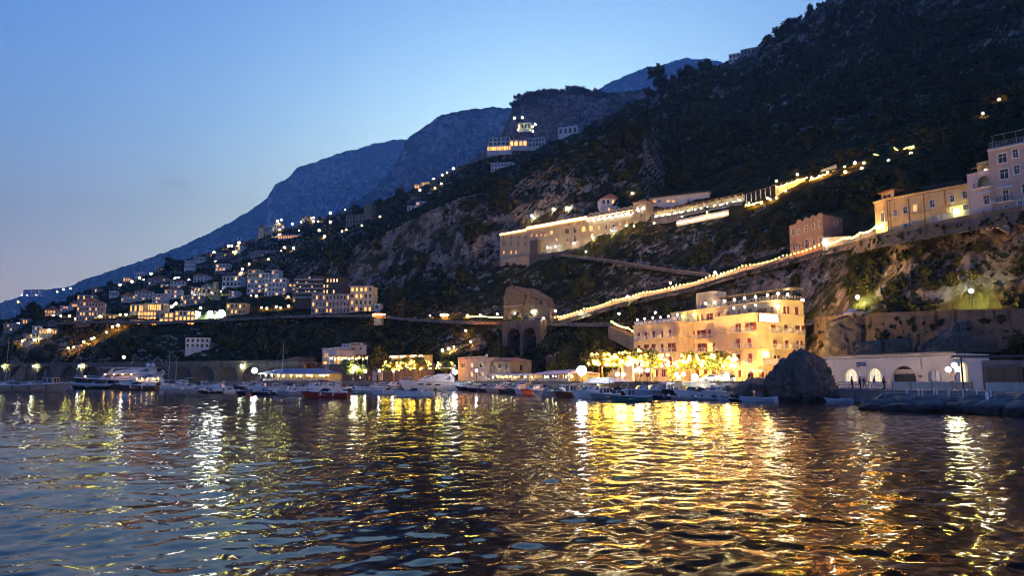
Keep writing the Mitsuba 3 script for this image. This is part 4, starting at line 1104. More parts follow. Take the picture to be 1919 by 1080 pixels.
# gardens: pergola, retaining wall of light, lamps
GP = thing('garden_pergola', 'long white garden pergola full of golden lights right of the convent tower', 'pergola')
pg0 = [(1222, 409, 289), (1260, 403, 286), (1300, 396, 282), (1345, 387, 277), (1392, 377, 271)]
PP = np.array([at(*p) for p in pg0]); L = np.r_[0, np.cumsum(np.linalg.norm(np.diff(PP, axis=0), axis=1))]
s = np.linspace(0, L[-1], 15); Q = np.c_[[np.interp(s, L, PP[:, k]) for k in range(3)]].T
tdir = (PP[-1] - PP[0])[:2]; tdir /= np.linalg.norm(tdir); tn = np.array([tdir[1], -tdir[0]])
for i, q in enumerate(Q):
    for b in (0, -2.6):
        obj('column', MB().tube([[*(q[:2] + tn * b), q[2] - .2], [*(q[:2] + tn * b), q[2] + 3.0]], 0.17, 7), 'white_plaster', GP)
    if i % 1 == 0 and i < 14:
        m_ = (Q[i] + Q[i + 1]) / 2
        lamp(ball('lamp', [*(m_[:2] - tn * 1.4), m_[2] + 0.9], 0.30, 'bulb_glass', GP), (1, .66, .2), rayI(10, .3), 0.3)
bm = MB()
for b in (0, -2.6):
    bm.tube(np.c_[Q[:, :2] + tn * b, Q[:, 2] + 3.1], 0.15, 4)
for q in np.c_[[np.interp(np.linspace(0, L[-1], 40), s, Q[:, k]) for k in range(3)]].T:
    bm.tube([[*(q[:2] + tn * .5), q[2] + 3.3], [*(q[:2] - tn * 3.2), q[2] + 3.3]], 0.07, 4)
obj('beam', bm, 'wood', GP)
gb = np.c_[Q[:, :2] - tn * 3.2, Q[:, 2]]
obj('back_wall', sheet(np.stack([gb - [0, 0, .5], gb + [0, 0, 3.2]], 1)), 'yellow_plaster', GP)
ff = np.c_[Q[:, :2] + tn * .6, Q[:, 2] - .1]
obj('floor', sheet(np.stack([ff - [0, 0, 3.0], ff, gb - [0, 0, .1]], 1)), 'concrete', GP)
G2 = thing('pillared_walk', 'row of slim white pillars continuing the garden walk uphill', 'pergola')
for x in (1399, 1408, 1416.5, 1425.5, 1434.5, 1444, 1454, 1464, 1474.5, 1484.5, 1494.5):
    t_ = (x - 1392) / 105
    q = at(x, 377 - 32 * t_, 269 - 12 * t_)
    obj('pillar', MB().tube([q - [0, 0, 1.2], q + [0, 0, 2.2]], 0.19, 7), 'white_plaster', G2)
obj('beam', MB().tube([at(1395, 375, 269.5) + [0, 0, 2.0], at(1440, 361.5, 263.5) + [0, 0, 2.2], at(1497, 344, 257) + [0, 0, 2.2]], 0.12, 5), 'wood', G2)
LW = thing('lit_terrace_wall', 'brilliantly lit low white terrace wall in the convent gardens', 'wall')
q0, q1 = at(1268, 420, 279), at(1366, 400, 268)
PQ = Plane(q0, q1)
n = 10; us = np.linspace(0, PQ.L, n)
zz = np.linspace(q0[2], q1[2], n)
obj('wall_face', sheet(np.array([[PQ.pt(u, z - 1.0, 0), PQ.pt(u, z + 1.5, 0), PQ.pt(u, z + 1.5, -0.5)] for u, z in zip(us, zz)])), 'white_plaster', LW)
for i in range(n - 1):
    u, z = (us[i] + us[i + 1]) / 2, (zz[i] + zz[i + 1]) / 2
    lamp(ubox('wall_light', PQ.pt(u, z + 0.1, 0.75), ((us[1] - us[0]) * 0.9, 0.25, 0.28), PQ.yaw, 'bulb_glass', LW), (1, .78, .42), 8, 0.35)
obj('upper_rail', MB().tube(np.array([PQ.pt(u, z + 2.9, -0.6) for u, z in zip(us, zz)]), 0.06, 4), 'white_paint', LW)
BK = thing('garden_block', 'long flat roofed pale building behind the garden pergola', 'building')
PBk = Plane(at(1217, 392, 299)[:2], at(1330, 380, 288)[:2])
zk = PBk.uz(1262, 368)[1]
wsk = [(PBk.uz(x, 377)[0], PBk.uz(x, 379)[1], PBk.uz(x, 375)[1], 1.4, k) for x, k in ((1226, 'lit'), (1236, 'dark'), (1252, 'lit'), (1262, 'lit'), (1290, 'dark'), (1310, 'dark'))]
wall_part(BK, 'wall', PBk, 0, PBk.L, 60, zk, [rect(u, a, b, w) for u, a, b, w, k in wsk], 'white_plaster', 0.4)
for u, a, b, w, k in wsk:
    window(BK, PBk, u, a, b, w, k, 0.4, power=1.2)
obj('roof', PBk.bx(MB(), PBk.L / 2, zk + 0.2, -4.5, PBk.L + 0.6, 0.4, 10), 'concrete', BK)

# ------------------------------------------------------------------ houses along the lane at the right
def boxes(th_, pl, rows, z0, z1, m, thick=0.4, arcs=(), trim='white_plaster', top=None, u0=0.0, u1=None, power=1.5, shutter=None):
    W = px_windows(pl, rows); A = px_windows(pl, arcs)
    wall_part(th_, 'wall', pl, u0, pl.L if u1 is None else u1, z0, z1, [rect(u, a, b, w) for u, a, b, w, k in W] + [arch(u, a, b, w) for u, a, b, w, k in A], m, thick, top)
    for i, (u, a, b, w, k) in enumerate(W + A):
        window(th_, pl, u, a, b, w, k, thick, arched=i >= len(W), trim=trim, power=power, shutter=shutter if i < len(W) else None)


YH = thing('yellow_house', 'long two storey ochre house on the lane with one lit window', 'house')
PY0 = Plane(at(1642, 440, 149.5)[:2], at(1658.5, 436, 147)[:2]); PY1 = Plane(PY0.p1, at(1829, 405, 134)[:2])
zy = PY1.uz(1740, 359.5)[1]; zy0 = PY1.uz(1740, 425)[1] - 2.0
boxes(YH, PY0, [(1651, 1656.8, 397.5, 416, 'half')], zy0, zy, 'yellow_plaster')
boxes(YH, PY1, [(1674.5, 1680, 393.2, 405, 'dark'), (1691.5, 1700, 387.6, 400.2, 'dark'), (1709, 1718, 383.8, 396, 'lit'), (1741.3, 1750.8, 375.2, 388.6, 'dark'), (1779, 1787.5, 366, 378.6, 'dark'), (1802.8, 1812, 358.6, 371.4, 'dark'), (1708.6, 1713.2, 413.8, 419.6, 'dark'), (1758.2, 1764.8, 404, 413.6, 'dark'), (1781, 1787.2, 390, 397.6, 'dark'), (1805, 1813.3, 382.6, 397.4, 'half'), (1811.5, 1816.2, 401.2, 408, 'dark')], zy0, zy, 'yellow_plaster',
      arcs=[(1693, 1701.6, 419, 430, 'dark'), (1744, 1753, 405.2, 418.5, 'dark')])
for pl in (PY0, PY1):
    obj('cornice', pl.bx(MB(), pl.L / 2, zy + 0.05, 0.12, pl.L, 0.3, 0.5), 'yellow_plaster', YH)
obj('string_course', PY1.bx(MB(), PY1.L / 2, PY1.uz(1740, 395)[1], 0.04, PY1.L, 0.14, 0.16), 'yellow_plaster', YH)
for x in (1663.5, 1668.5, 1704, 1733, 1773.5):
    u = PY1.uz(x, 400)[0]
    obj('down_pipe', MB().tube([PY1.pt(u, zy, 0.1), PY1.pt(u, zy0 + 2, 0.1)], 0.07, 5), 'wood', YH)
obj('roof', prism([PY0.p0, PY0.p1, PY1.p1, PY1.p1 - PY1.n * 8, PY0.p0 - PY0.n * 9], zy - 0.3, zy - 0.05), 'concrete', YH)
cnp = MB()
for u in np.linspace(7, PY1.L - 3, 5):
    cnp.tube([PY1.pt(u, zy, -1.2), PY1.pt(u, zy + 1.25, -1.2)], 0.05, 4)
PY1.bx(cnp, PY1.L / 2 + 2.2, zy + 1.3, -2.6, PY1.L - 9, 0.1, 3.2)
obj('roof_canopy', cnp, 'dark_metal', YH)
att = Plane(PY0.pt(1.2, 0, -0.8)[:2], PY0.pt(4.6, 0, -0.8)[:2])
wall_part(YH, 'attic', att, 0, att.L, zy - .1, zy + 1.7, [rect(1.0, zy + .4, zy + 1.2, .8), rect(2.2, zy + .4, zy + 1.2, .8)], 'yellow_plaster', 0.3)
obj('attic_roof', att.bx(MB(), att.L / 2, zy + 1.8, -1, att.L + .6, .2, 3), 'roof_tile', YH)
wl_ = PY1.uz(1795, 396)
wall_lamp('wall_lamp', 'bright warm lamp on the right half of the ochre house', 'lamp', PY1.pt(wl_[0], wl_[1], 0.9), 0.42, 30, WARM, 0.8, out=PY1.n)
wl_ = PY0.uz(1655, 425)
wall_lamp('wall_lamp', 'orange lamp at the left corner of the ochre house where the string of bulbs ends', 'lamp', PY0.pt(wl_[0], wl_[1], 0.9), 0.40, 30, (1, .6, .12), 0.8, out=PY0.n)
festoon('short bright string of bulbs across the left end of the ochre house', [PY0.pt(0.1, PY0.uz(1645, 427)[1], 0.5), PY0.pt(PY0.L, PY0.uz(1655, 424)[1], 0.5)], 9, 0.2, 2.0, 0.2, poles=False)

LH = thing('lilac_house', 'pale lilac house with a lit arched loggia and orange awning terrace', 'house')
PL1 = Plane(at(1818, 407, 133)[:2], at(1862, 400, 129.5)[:2])
zl = PL1.uz(1840, 320.5)[1]; zl0 = PL1.uz(1840, 405)[1] - 2.5
boxes(LH, PL1, [(1842.2, 1853, 366, 382.8, 'dark'), (1839.8, 1846.3, 394.5, 404, 'dark')], zl0, zl, 'lilac_plaster', arcs=[], top=sbox(0.004, zl0, PL1.L - 0.004, zl).difference(arch(PL1.uz(1843, 345)[0], PL1.uz(1843, 351)[1], PL1.uz(1843, 329)[1], PL1.uz(1855, 345)[0] - PL1.uz(1831, 345)[0])))
ua = PL1.uz(1843, 345)[0]; za = PL1.uz(1843, 351)[1]
obj('loggia_back', PL1.bx(MB(), ua, za + 1.5, -2.6, 3.4, 4.0, 0.2), 'white_plaster', LH)
obj('loggia_floor', PL1.bx(MB(), ua, za - 0.12, -0.9, 3.4, 0.2, 3.0), 'white_plaster', LH)
lamp(ubox('loggia_door', PL1.pt(ua + 0.55, za + 0.95, -2.45), (0.9, 0.08, 1.8), PL1.yaw, 'lit_pane', LH), (.85, 1, .72), 4.0, 0.3)
obj('loggia_railing', railing_run([PL1.pt(ua - 1.6, za, 0.35), PL1.pt(ua + 1.2, za, 0.35)], 0.95, 0.2, 0.02, 20), 'dark_metal', LH)
obj('loggia_slab', PL1.bx(MB(), ua - .2, za - 0.1, 0.25, 3.2, 0.16, 0.5), 'white_plaster', LH)
aw = [PL1.pt(PL1.uz(1820, 318)[0], PL1.uz(1820, 319)[1], 0.1), PL1.pt(PL1.uz(1858, 309)[0], PL1.uz(1858, 310)[1], 0.1)]
hi = [PL1.pt(PL1.uz(1820, 318)[0] + .1, PL1.uz(1821, 313)[1], -3.5), PL1.pt(PL1.uz(1857, 309)[0], PL1.uz(1857, 293)[1], -3.5)]
obj('awning', sheet(np.array([[aw[0] + [0, 0, .25], hi[0] + [0, 0, .8]], [aw[1] + [0, 0, .5], hi[1]]])), 'wood', LH)
mb_ = MB()
for t_ in np.linspace(0.03, 0.97, 7):
    mb_.tube([aw[0] * (1 - t_) + aw[1] * t_ + [0, 0, .15 + .2 * t_], hi[0] * (1 - t_) + hi[1] * t_ + [0, 0, .7 - .75 * t_]], 0.07, 4)
obj('rafters', mb_, 'wood', LH)
lamp(ball('terrace_lamp', (aw[0] + aw[1]) / 2 + PL1.pt(0, 0, -1.5) - PL1.pt(0, 0, 0) + [0, 0, -.15], 0.2, 'bulb_glass', LH), (1, .62, .2), rayI(4.5, .2), 0.4)
obj('terrace_back', PL1.bx(MB(), PL1.L / 2, zl + 1.2, -3.9, PL1.L, 3.2, .2), 'yellow_plaster', LH)
PK1 = Plane(PL1.p1 + PL1.d * 0.02 + PL1.n * 0.25, at(1985, 388, 122)[:2])
PH = thing('pink_house', 'tall faded pink house with dark shuttered windows at the right edge', 'house')
zp1 = PK1.uz(1900, 269)[1]
boxes(PH, PK1, [(1869, 1885.4, 288, 305, 'shut'), (1896.6, 1907, 279.3, 295.6, 'dark'), (1872.2, 1889, 317.3, 335.3, 'shut'), (1899.2, 1909.7, 310, 326, 'dark'), (1914.2, 1923, 345, 362.5, 'dark'), (1878, 1889.3, 356.6, 378, 'dark'), (1906.3, 1914.6, 376.6, 391.5, 'shut'), (1882, 1890.5, 384.5, 396, 'shut'), (1930, 1942, 272, 288, 'dark'), (1931, 1944, 303, 320, 'dark'), (1955, 1967, 297, 314, 'dark')], zl0, zp1, 'pink_plaster', shutter=None)
W = px_windows(PK1, [(1878, 1889.3, 356.6, 378, 'dark')])[0]
obj('balcony', PK1.bx(MB(), W[0], W[1] - .1, .45, 2.6, .16, .9), 'white_plaster', PH)
obj('railing', railing_run([PK1.pt(W[0] - 1.25, W[1], .85), PK1.pt(W[0] + 1.25, W[1], .85)], .95, .22, .02, 20), 'dark_metal', PH)
obj('air_conditioner', PK1.bx(MB(), W[0] - 1.9, W[1] + .2, .3, .8, .6, .45), 'grey_metal', PH)
for x, y in ((1848, 361), (1884, 351)):
    pl = PL1 if x < 1862 else PK1; u, z = pl.uz(x, y)
    obj('window_awning', sheet(np.array([[pl.pt(u - 1.2, z + .25, 0), pl.pt(u - 1.2, z - .25, .8)], [pl.pt(u + 1.2, z + .25, 0), pl.pt(u + 1.2, z - .25, .8)]])), 'canvas_white', LH if x < 1862 else PH)
obj('cornice', PK1.bx(MB(), PK1.L / 2, zp1 - .4, .08, PK1.L, .25, .3), 'white_plaster', PH)
obj('roof_railing', railing_run([PK1.pt(.3, zp1, -.2), PK1.pt(PK1.L, zp1, -.2)], 1.0, .5, .025, 5), 'grey_metal', PH)
fr_ = MB()
for u in np.linspace(.6, PK1.L, 6):
    fr_.tube([PK1.pt(u, zp1, -1), PK1.pt(u, zp1 + 2.5, -1)], .04, 4)
fr_.tube([PK1.pt(.6, zp1 + 2.5, -1), PK1.pt(PK1.L, zp1 + 2.5, -1)], .04, 4)
obj('roof_frame', fr_, 'grey_metal', PH)
for nm, pl, d_, z1 in (('lilac_house', PL1, 8, zl - .1), ('pink_house', PK1, 9, zp1 - .1)):
    obj('roof', prism([pl.p0 - pl.n * .4, pl.p1 - pl.n * .4, pl.p1 - pl.n * d_, pl.p0 - pl.n * d_], z1 - .3, z1), 'concrete', nm)
    sd = Plane(pl.p0 - pl.n * d_, pl.p0)
    wall_part(nm, 'wall', sd, 0, sd.L - 0.42, zl0, z1, [rect(sd.L * .5, z1 - 2.5, z1 - 1.2, .9)], 'lilac_plaster' if pl is PL1 else 'pink_plaster', .4)

OH = thing('scalloped_house', 'orange house with a scalloped parapet and arched ground floor windows above the lane', 'house')
Q0, Q1, Q2 = at(1481, 470, 204)[:2], at(1543, 455, 191)[:2], at(1581, 452, 197)[:2]
PO, PO2 = Plane(Q0, Q1), Plane(Q1, Q2)
zo = PO.uz(1530, 407.5)[1]; zo0 = PO.uz(1512, 466)[1] - 2.5
top = sbox(0.004, zo0, PO.L - 0.004, zo)
for x in (1496.5, 1510, 1523, 1536):
    u = PO.uz(x, 410)[0]
    top = top.union(Polygon([(u + 1.15 * math.cos(a), zo - .05 + 1.0 * math.sin(a)) for a in np.linspace(0, math.pi, 11)]))
boxes(OH, PO, [(1484, 1490.2, 428, 442, 'dark'), (1495, 1498.6, 429.5, 439, 'dark'), (1508, 1512.8, 424, 434.3, 'dark'), (1521.6, 1526.2, 419.3, 430, 'dark'), (1533.8, 1538.3, 415, 425.5, 'dark')], 0, 0, 'orange_plaster',
      arcs=[(1485.5, 1490.6, 458, 471, 'dark'), (1496.6, 1500, 455.5, 468, 'dark'), (1507.8, 1515.5, 448, 465.5, 'dark'), (1523.4, 1527, 447, 460, 'dark'), (1535, 1539, 443, 455.8, 'dark')], top=top, thick=.45)
boxes(OH, PO2, [(1564.3, 1569.5, 413, 424, 'dark'), (1566, 1571.5, 447, 453, 'dark')], zo0, zo, 'orange_plaster', thick=.45)
cr = MB()
for u in np.linspace(.4, PO2.L - .4, 8):
    PO2.bx(cr, u, zo + .35, -.2, .5, .7, .4)
PO2.bx(cr, PO2.L / 2, zo + .02, .04, PO2.L, .25, .5)
obj('battlement', cr, 'orange_plaster', OH)
gr = MB(); a_, b_ = PO2.uz(1558, 437), PO2.uz(1579, 437)
for q in np.linspace(a_[0], b_[0], 10):
    for r in (-.4, 0, .4):
        PO2.bx(gr, q, a_[1] + r, .06, .3, .3, .1)
obj('pierced_brickwork', gr, 'red_plaster', OH)
obj('roof', prism([Q0, Q1, Q2, Q2 + np.array([-8, 9]), Q0 + np.array([6, 9])], zo - .5, zo - .2), 'concrete', OH)
w_ = thing('lane_house_wall', 'warmly lit garden wall below the scalloped house on the lane', 'wall')
obj('wall_face', (lambda a, b: sheet(np.array([[a - [0, 0, 1.2], a + [0, 0, 2.4], a + [0, 1, 2.4]], [b - [0, 0, 1.2], b + [0, 0, 1.6], b + [0, 1, 1.6]]])))(at(1542, 462, 189), at(1596, 454, 178)), 'canvas_tan', w_)

# ------------------------------------------------------------------ harbour front
def post_tent(name, label, cat, px0, px1, py_eave, py_ridge, Y0, Y1, depth, roof, lit, posts=8, gable=None):
    t = thing(name, label, cat)
    pl = Plane(at2(px0, 706, Y0)[:2], at2(px1, 706, Y1)[:2])
    ze, zr = pl.uz((px0 + px1) / 2, py_eave)[1], pl.uz((px0 + px1) / 2, py_ridge)[1]
    for i in range(posts):
        u = .1 + (pl.L - .2) * i / (posts - 1)
        obj('post', MB().tube([pl.pt(u, QZ, 0), pl.pt(u, ze, 0)], .07, 5), 'white_paint', t)
    e = .5; hip = min(depth * .5, pl.L * .18)
    a, b, c, d = pl.pt(-e, ze, e), pl.pt(pl.L + e, ze, e), pl.pt(pl.L + e, ze, -depth), pl.pt(-e, ze, -depth)
    r0, r1 = pl.pt(hip, zr, -depth / 2), pl.pt(pl.L - hip, zr, -depth / 2)
    obj('roof', MB().add(np.array([a, b, r1, r0]), [[0, 1, 2, 3]]).add(np.array([b, c, r1]), [[0, 1, 2]]).add(np.array([c, d, r0, r1]), [[0, 1, 2, 3]]), roof, t)
    obj('gable', MB().add(np.array([d, a, r0]), [[0, 1, 2]]), gable or roof, t)
    obj('valance', pl.bx(MB(), pl.L / 2, ze - .12, e, pl.L + 2 * e, .3, .04), gable or roof, t)
    obj('back_wall', pl.bx(MB(), pl.L / 2, (QZ + ze) / 2, -depth + .3, pl.L, ze - QZ, .2), 'cream_plaster', t)
    obj('counter', pl.bx(MB(), pl.L / 2, QZ + .5, -.3, pl.L * .92, .9, .15), 'canvas_tan', t)
    for i in range(lit[0]):
        u = pl.L * (i + .5 + rng.uniform(-.2, .2)) / lit[0]
        lamp(ball('hanging_lamp', pl.pt(u, ze - .5 - rng.uniform(0, .3), -depth * rng.uniform(.1, .5)), lit[2], 'bulb_glass', t), WARM, rayI(lit[1], lit[2]), .25)
    return t, pl


post_tent('restaurant_pavilion', 'open waterside restaurant pavilion with dark blue hipped roof and warm lights', 'restaurant', 487, 617, 700.5, 690.5, 214, 198, 9, 'canvas_blue', (12, 6, .26), 12, 'canvas_pink')
post_tent('marquee_restaurant', 'pink marquee restaurant with glowing lamps left of the brightest floodlight', 'restaurant', 996, 1066, 701, 694, 160, 153, 8, 'canvas_pink', (9, 6, .2), 9)
post_tent('quay_canopy', 'pale blue tent canopy on the quay in front of the lit trees', 'canopy', 1098, 1152, 716, 709, 142, 138.5, 4, 'canvas_white', (1, 1.5, .12), 5)
post_tent('quay_kiosk', 'small kiosk with cool white light to the left of the pink marquee', 'kiosk', 958, 993, 703, 700.5, 166, 162, 4, 'canvas_white', (3, 5, .2), 4)
post_tent('cafe_awning', 'cafe awning with lamps below the rough stone house', 'canopy', 912, 955, 702.5, 700, 172, 167, 4, 'canvas_pink', (5, 4, .2), 5)


def simple_house(name, label, cat, px0, px1, py0, py1, Y0, Y1, m, rows, depth=8, roof='concrete', arcs=(), base=None, hip=0, power=1.5, thick=.35, trim=None):
    t = thing(name, label, cat)
    pl = Plane(at2(px0, py1, Y0)[:2], at2(px1, py1, Y1)[:2])
    z1 = pl.uz((px0 + px1) / 2, py0)[1]; z0 = pl.uz((px0 + px1) / 2, py1)[1] if base is None else base
    boxes(t, pl, rows, z0, z1, m, thick, arcs, trim=trim, power=power)
    for a, b, k in ((pl.p0 - pl.n * depth, pl.p0, 0), (pl.p1, pl.p1 - pl.n * depth, 1)):
        sd = Plane(a, b)
        wall_part(t, 'wall', sd, 0 if k == 0 else thick + .01, sd.L - (thick + .01 if k == 0 else 0), z0, z1, [rect(sd.L * .5, z0 + (z1 - z0) * .55, z0 + (z1 - z0) * .8, .9)] if z1 - z0 > 2 else [], m, thick)
        if z1 - z0 > 2:
            ubox('pane', sd.pt(sd.L * .5, z0 + (z1 - z0) * .68, -thick + .04), (1.1, .06, (z1 - z0) * .3), sd.yaw, 'dark_glass', t)
    o = .35; cs = [pl.pt(-o, z1, o), pl.pt(pl.L + o, z1, o), pl.pt(pl.L + o, z1, -depth - o), pl.pt(-o, z1, -depth - o)]
    if hip:
        r0, r1 = pl.pt(min(depth / 2, pl.L * .4), z1 + hip, -depth / 2), pl.pt(pl.L - min(depth / 2, pl.L * .4), z1 + hip, -depth / 2)
        obj('roof', MB().add(np.array([cs[0], cs[1], r1, r0]), [[0, 1, 2, 3]]).add(np.array([cs[2], cs[3], r0, r1]), [[0, 1, 2, 3]]).add(np.array([cs[1], cs[2], r1]), [[0, 1, 2]]).add(np.array([cs[3], cs[0], r0]), [[0, 1, 2]]), roof, t)
    else:
        obj('roof', pl.bx(MB(), pl.L / 2, z1 + .1, -depth / 2, pl.L + .3, .24, depth + .3), roof, t)
        obj('roof_parapet', pl.bx(MB(), pl.L / 2, z1 + .4, 0.02, pl.L + .28, .5, .25), m, t)
    return t, pl


simple_house('pink_quay_house', 'small pink house with flat roof and chimney on the quay behind the white floodlight', 'house', 858, 913, 672.5, 709, 186, 178, 'pink_plaster', [(864, 870.5, 682, 689, 'dark'), (882, 886.5, 681, 689, 'lit'), (897.5, 905, 681.5, 689, 'dark'), (882, 886, 697.5, 706, 'lit'), (897.5, 901, 698.5, 706, 'half'), (903, 906, 698, 706, 'lit')], 8, base=QZ, trim='white_plaster')
obj('chimney', MB().box([*at2(912, 668, 181)[:2], at2(912, 669, 181)[2]], (.8, .8, 1.6)), 'white_plaster', 'pink_quay_house')
simple_house('stone_quay_house', 'rough stone house with black window openings right of the small pink house', 'house', 914, 957, 678, 709, 180, 172, 'old_stone', [(914.8, 918, 682, 690, 'dark'), (923, 926, 682, 690, 'dark'), (934.7, 939, 682.7, 691, 'dark'), (948, 952, 682.5, 691, 'dark'), (949, 952, 699, 703, 'dark')], 7, 'roof_tile', base=QZ, hip=1.2)
simple_house('red_house', 'dark red house with tiled roof above the pink marquee', 'house', 1019, 1056, 668.5, 700, 205, 198, 'red_plaster', [(1027, 1030, 677, 686, 'dark'), (1038, 1041.5, 677, 688, 'dark'), (1048, 1052, 677, 688, 'dark')], 9, 'roof_tile', base=QZ, hip=2.2)
simple_house('beige_quay_house', 'plain beige house half hidden behind the tree full of lights', 'house', 1130, 1186, 676, 713, 206, 198, 'canvas_tan', [(1140, 1144, 690, 698, 'dark'), (1160, 1165, 690, 698, 'dark')], 8, base=QZ)
simple_house('grey_blue_cottage', 'little grey blue house with dark windows behind the restaurant pavilion', 'house', 530, 559, 676, 703, 232, 228, 'grey_plaster', [(534, 537, 680, 688, 'dark'), (542, 545, 680, 688, 'dark'), (550, 553, 680, 688, 'dark')], 7, 'roof_tile', base=QZ, hip=1.4)
WRt, PWR = simple_house('white_restaurant', 'white terraced restaurant building with tall lit windows, stepping up to the right', 'restaurant', 603, 628, 656, 704, 226, 221, 'white_plaster', [(606.5, 608, 662, 670, 'lit'), (609.5, 611.5, 662, 670, 'lit'), (613, 615, 662, 670, 'lit'), (606, 612, 678, 683, 'lit')], 10, base=QZ, power=2.5)
for x0, x1, y0, y1, Y, d in ((626, 654, 651, 664, 227, 6), (640, 656, 645, 653, 232, 6), (652, 686, 647, 661, 236, 6), (655, 680, 643, 649, 240, 5)):
    pl = Plane(at2(x0, y1, Y)[:2], at2(x1, y1, Y - 3)[:2])
    z0, z1 = pl.uz(x0, y1)[1], pl.uz(x0, y0)[1]
    u_, z_ = pl.L * .6, z0 + (z1 - z0) * .5
    wall_part(WRt, 'upper_wall', pl, 0, pl.L, z0 - 1, z1, [rect(pl.L * .3, z_ - .4, z_ + .4, .8), rect(pl.L * .7, z_ - .4, z_ + .4, .8)], 'white_plaster', .3)
    for q in (.3, .7):
        ubox('window', pl.pt(pl.L * q, z_, -.25), (1, .06, 1), pl.yaw, 'dark_glass', WRt)
    obj('upper_roof', pl.bx(MB(), pl.L / 2, z1 - .1, -d / 2 - .2, pl.L, .24, d), 'concrete', WRt)
TWr = thing('terrace_restaurant', 'restaurant terrace on a dark stone wall strung with bright lamps below the white building', 'terrace')
pl = Plane(at2(616, 690, 219)[:2], at2(688, 690, 210)[:2]); zt_ = pl.uz(650, 683)[1]
obj('stone_wall', pl.bx(MB(), pl.L / 2, (zt_ + QZ) / 2, -3, pl.L, zt_ - QZ, 6), 'dark_stone', TWr)
obj('roof_beam', pl.bx(MB(), pl.L / 2, zt_ + 2.9, -2.5, pl.L, .14, 5), 'wood', TWr)
for i in range(9):
    obj('post', MB().tube([pl.pt(.1 + i * (pl.L - .2) / 8, zt_, -.2), pl.pt(.1 + i * (pl.L - .2) / 8, zt_ + 2.9, -.2)], .07, 4), 'white_paint', TWr)
for i in range(11):
    lamp(ball('lamp', pl.pt(pl.L * (i + .5) / 11, zt_ + 2.2 - .3 * (i % 2), -.6), .3, 'bulb_glass', TWr), WARM, rayI(9 if i < 6 else 4, .3), .35)
YT = thing('lemon_terrace', 'yellow glowing terrace under bright light strips among the trees', 'terrace')
pl = Plane(at2(716, 690, 212)[:2], at2(796, 690, 200)[:2]); zt_ = pl.uz(755, 681)[1]
obj('stone_wall', pl.bx(MB(), pl.L / 2, (zt_ + QZ) / 2, -3, pl.L, zt_ - QZ, 6), 'old_stone', YT)
zl_ = pl.uz(755, 668.5)[1]
for x0, x1 in ((722, 744), (749.5, 758), (768, 790)):
    a, b = pl.uz(x0, 670)[0], pl.uz(x1, 670)[0]
    lamp(obj('light_strip', pl.bx(MB(), (a + b) / 2, zl_, -.3, b - a, .7 if b - a > 2 else .45, .3), 'bulb_glass', YT), (1, .8, .35), 6, .6)
    obj('canopy', pl.bx(MB(), (a + b) / 2, zl_ + .5, -1.6, b - a + .6, .15, 3), 'wood', YT)
    for u in (a + .2, b - .2):
        obj('post', MB().tube([pl.pt(u, zt_, -.3), pl.pt(u, zl_ + .45, -.3)], .07, 4), 'wood', YT)
obj('back_wall', pl.bx(MB(), pl.L / 2, zt_ + 1.4, -4.5, pl.L, 3, .2), 'yellow_plaster', YT)
hw = thing('terrace_shed', 'small pale wall with a doorway below the dark round tree', 'wall')
pl = Plane(at2(698, 700, 206)[:2], at2(716, 700, 203)[:2])
wall_part(hw, 'wall', pl, 0, pl.L, QZ, pl.uz(706, 683)[1], [rect(pl.L * .5, QZ, QZ + 2.2, 1.0)], 'white_plaster', .4)

# ------------------------------------------------------------------ quay lamps
for x, y, Y, I, r, rgb, lab in (
        (1090, 695, 134, 260, 1.0, (1, .84, .55), 'brightest floodlight on the quay, throwing a white column on the water'),
        (1302, 707, 131, 200, .62, (1, .66, .28), 'bright floodlight low on the quay in front of the middle of the hotel'),
        (853, 698, 168, 110, .72, (.95, 1, .88), 'white floodlight on the quay beside the white motor yacht'),
        (477, 695, 214, 210, .95, (.8, 1, .86), 'greenish white floodlight on the left quay before the restaurant pavilion'),
        (893, 695, 168, 30, .40, WHITE, 'round globe lamp in front of the small pink house'),
        (711, 695, 190, 30, .42, WHITE, 'globe lamp on the quay below the doorway of the pale wall'),
        (685, 696.5, 192, 30, .42, WHITE, 'globe lamp on the quay right of the green lit tree'),
        (737, 696, 188, 30, .42, WHITE, 'globe lamp on the quay under the lights of the yellow terrace'),
        (660, 697, 194, 40, .45, WHITE, 'globe lamp on the quay in front of the dark stone terrace wall'),
        (820, 686, 180, 20, .35, WARM, 'globe lamp above the cabin of the white motor yacht'),
        (745, 684, 200, 22, .35, WHITE, 'globe lamp at the edge of the yellow terrace wall')):
    p = at2(x, y, Y)
    globe_post('quay_lamp', lab, 'lamp', [p[0], p[1], QZ], p[2] - QZ, r, I, rgb, 3.0 if I > 60 else .8, pr=.08)
for x, y, Y, I, lab in ((1197, 695, 148, 45, 'three headed globe lamp by the left end of the hotel'), (666, 690, 193, 60, 'tall three headed lamp lighting the green tree')):
    p = at2(x, y, Y)
    globe_post('quay_lamp', lab, 'lamp', [p[0], p[1], QZ], p[2] - QZ, .33, I, WHITE, 1.5, heads=4, pr=.08)
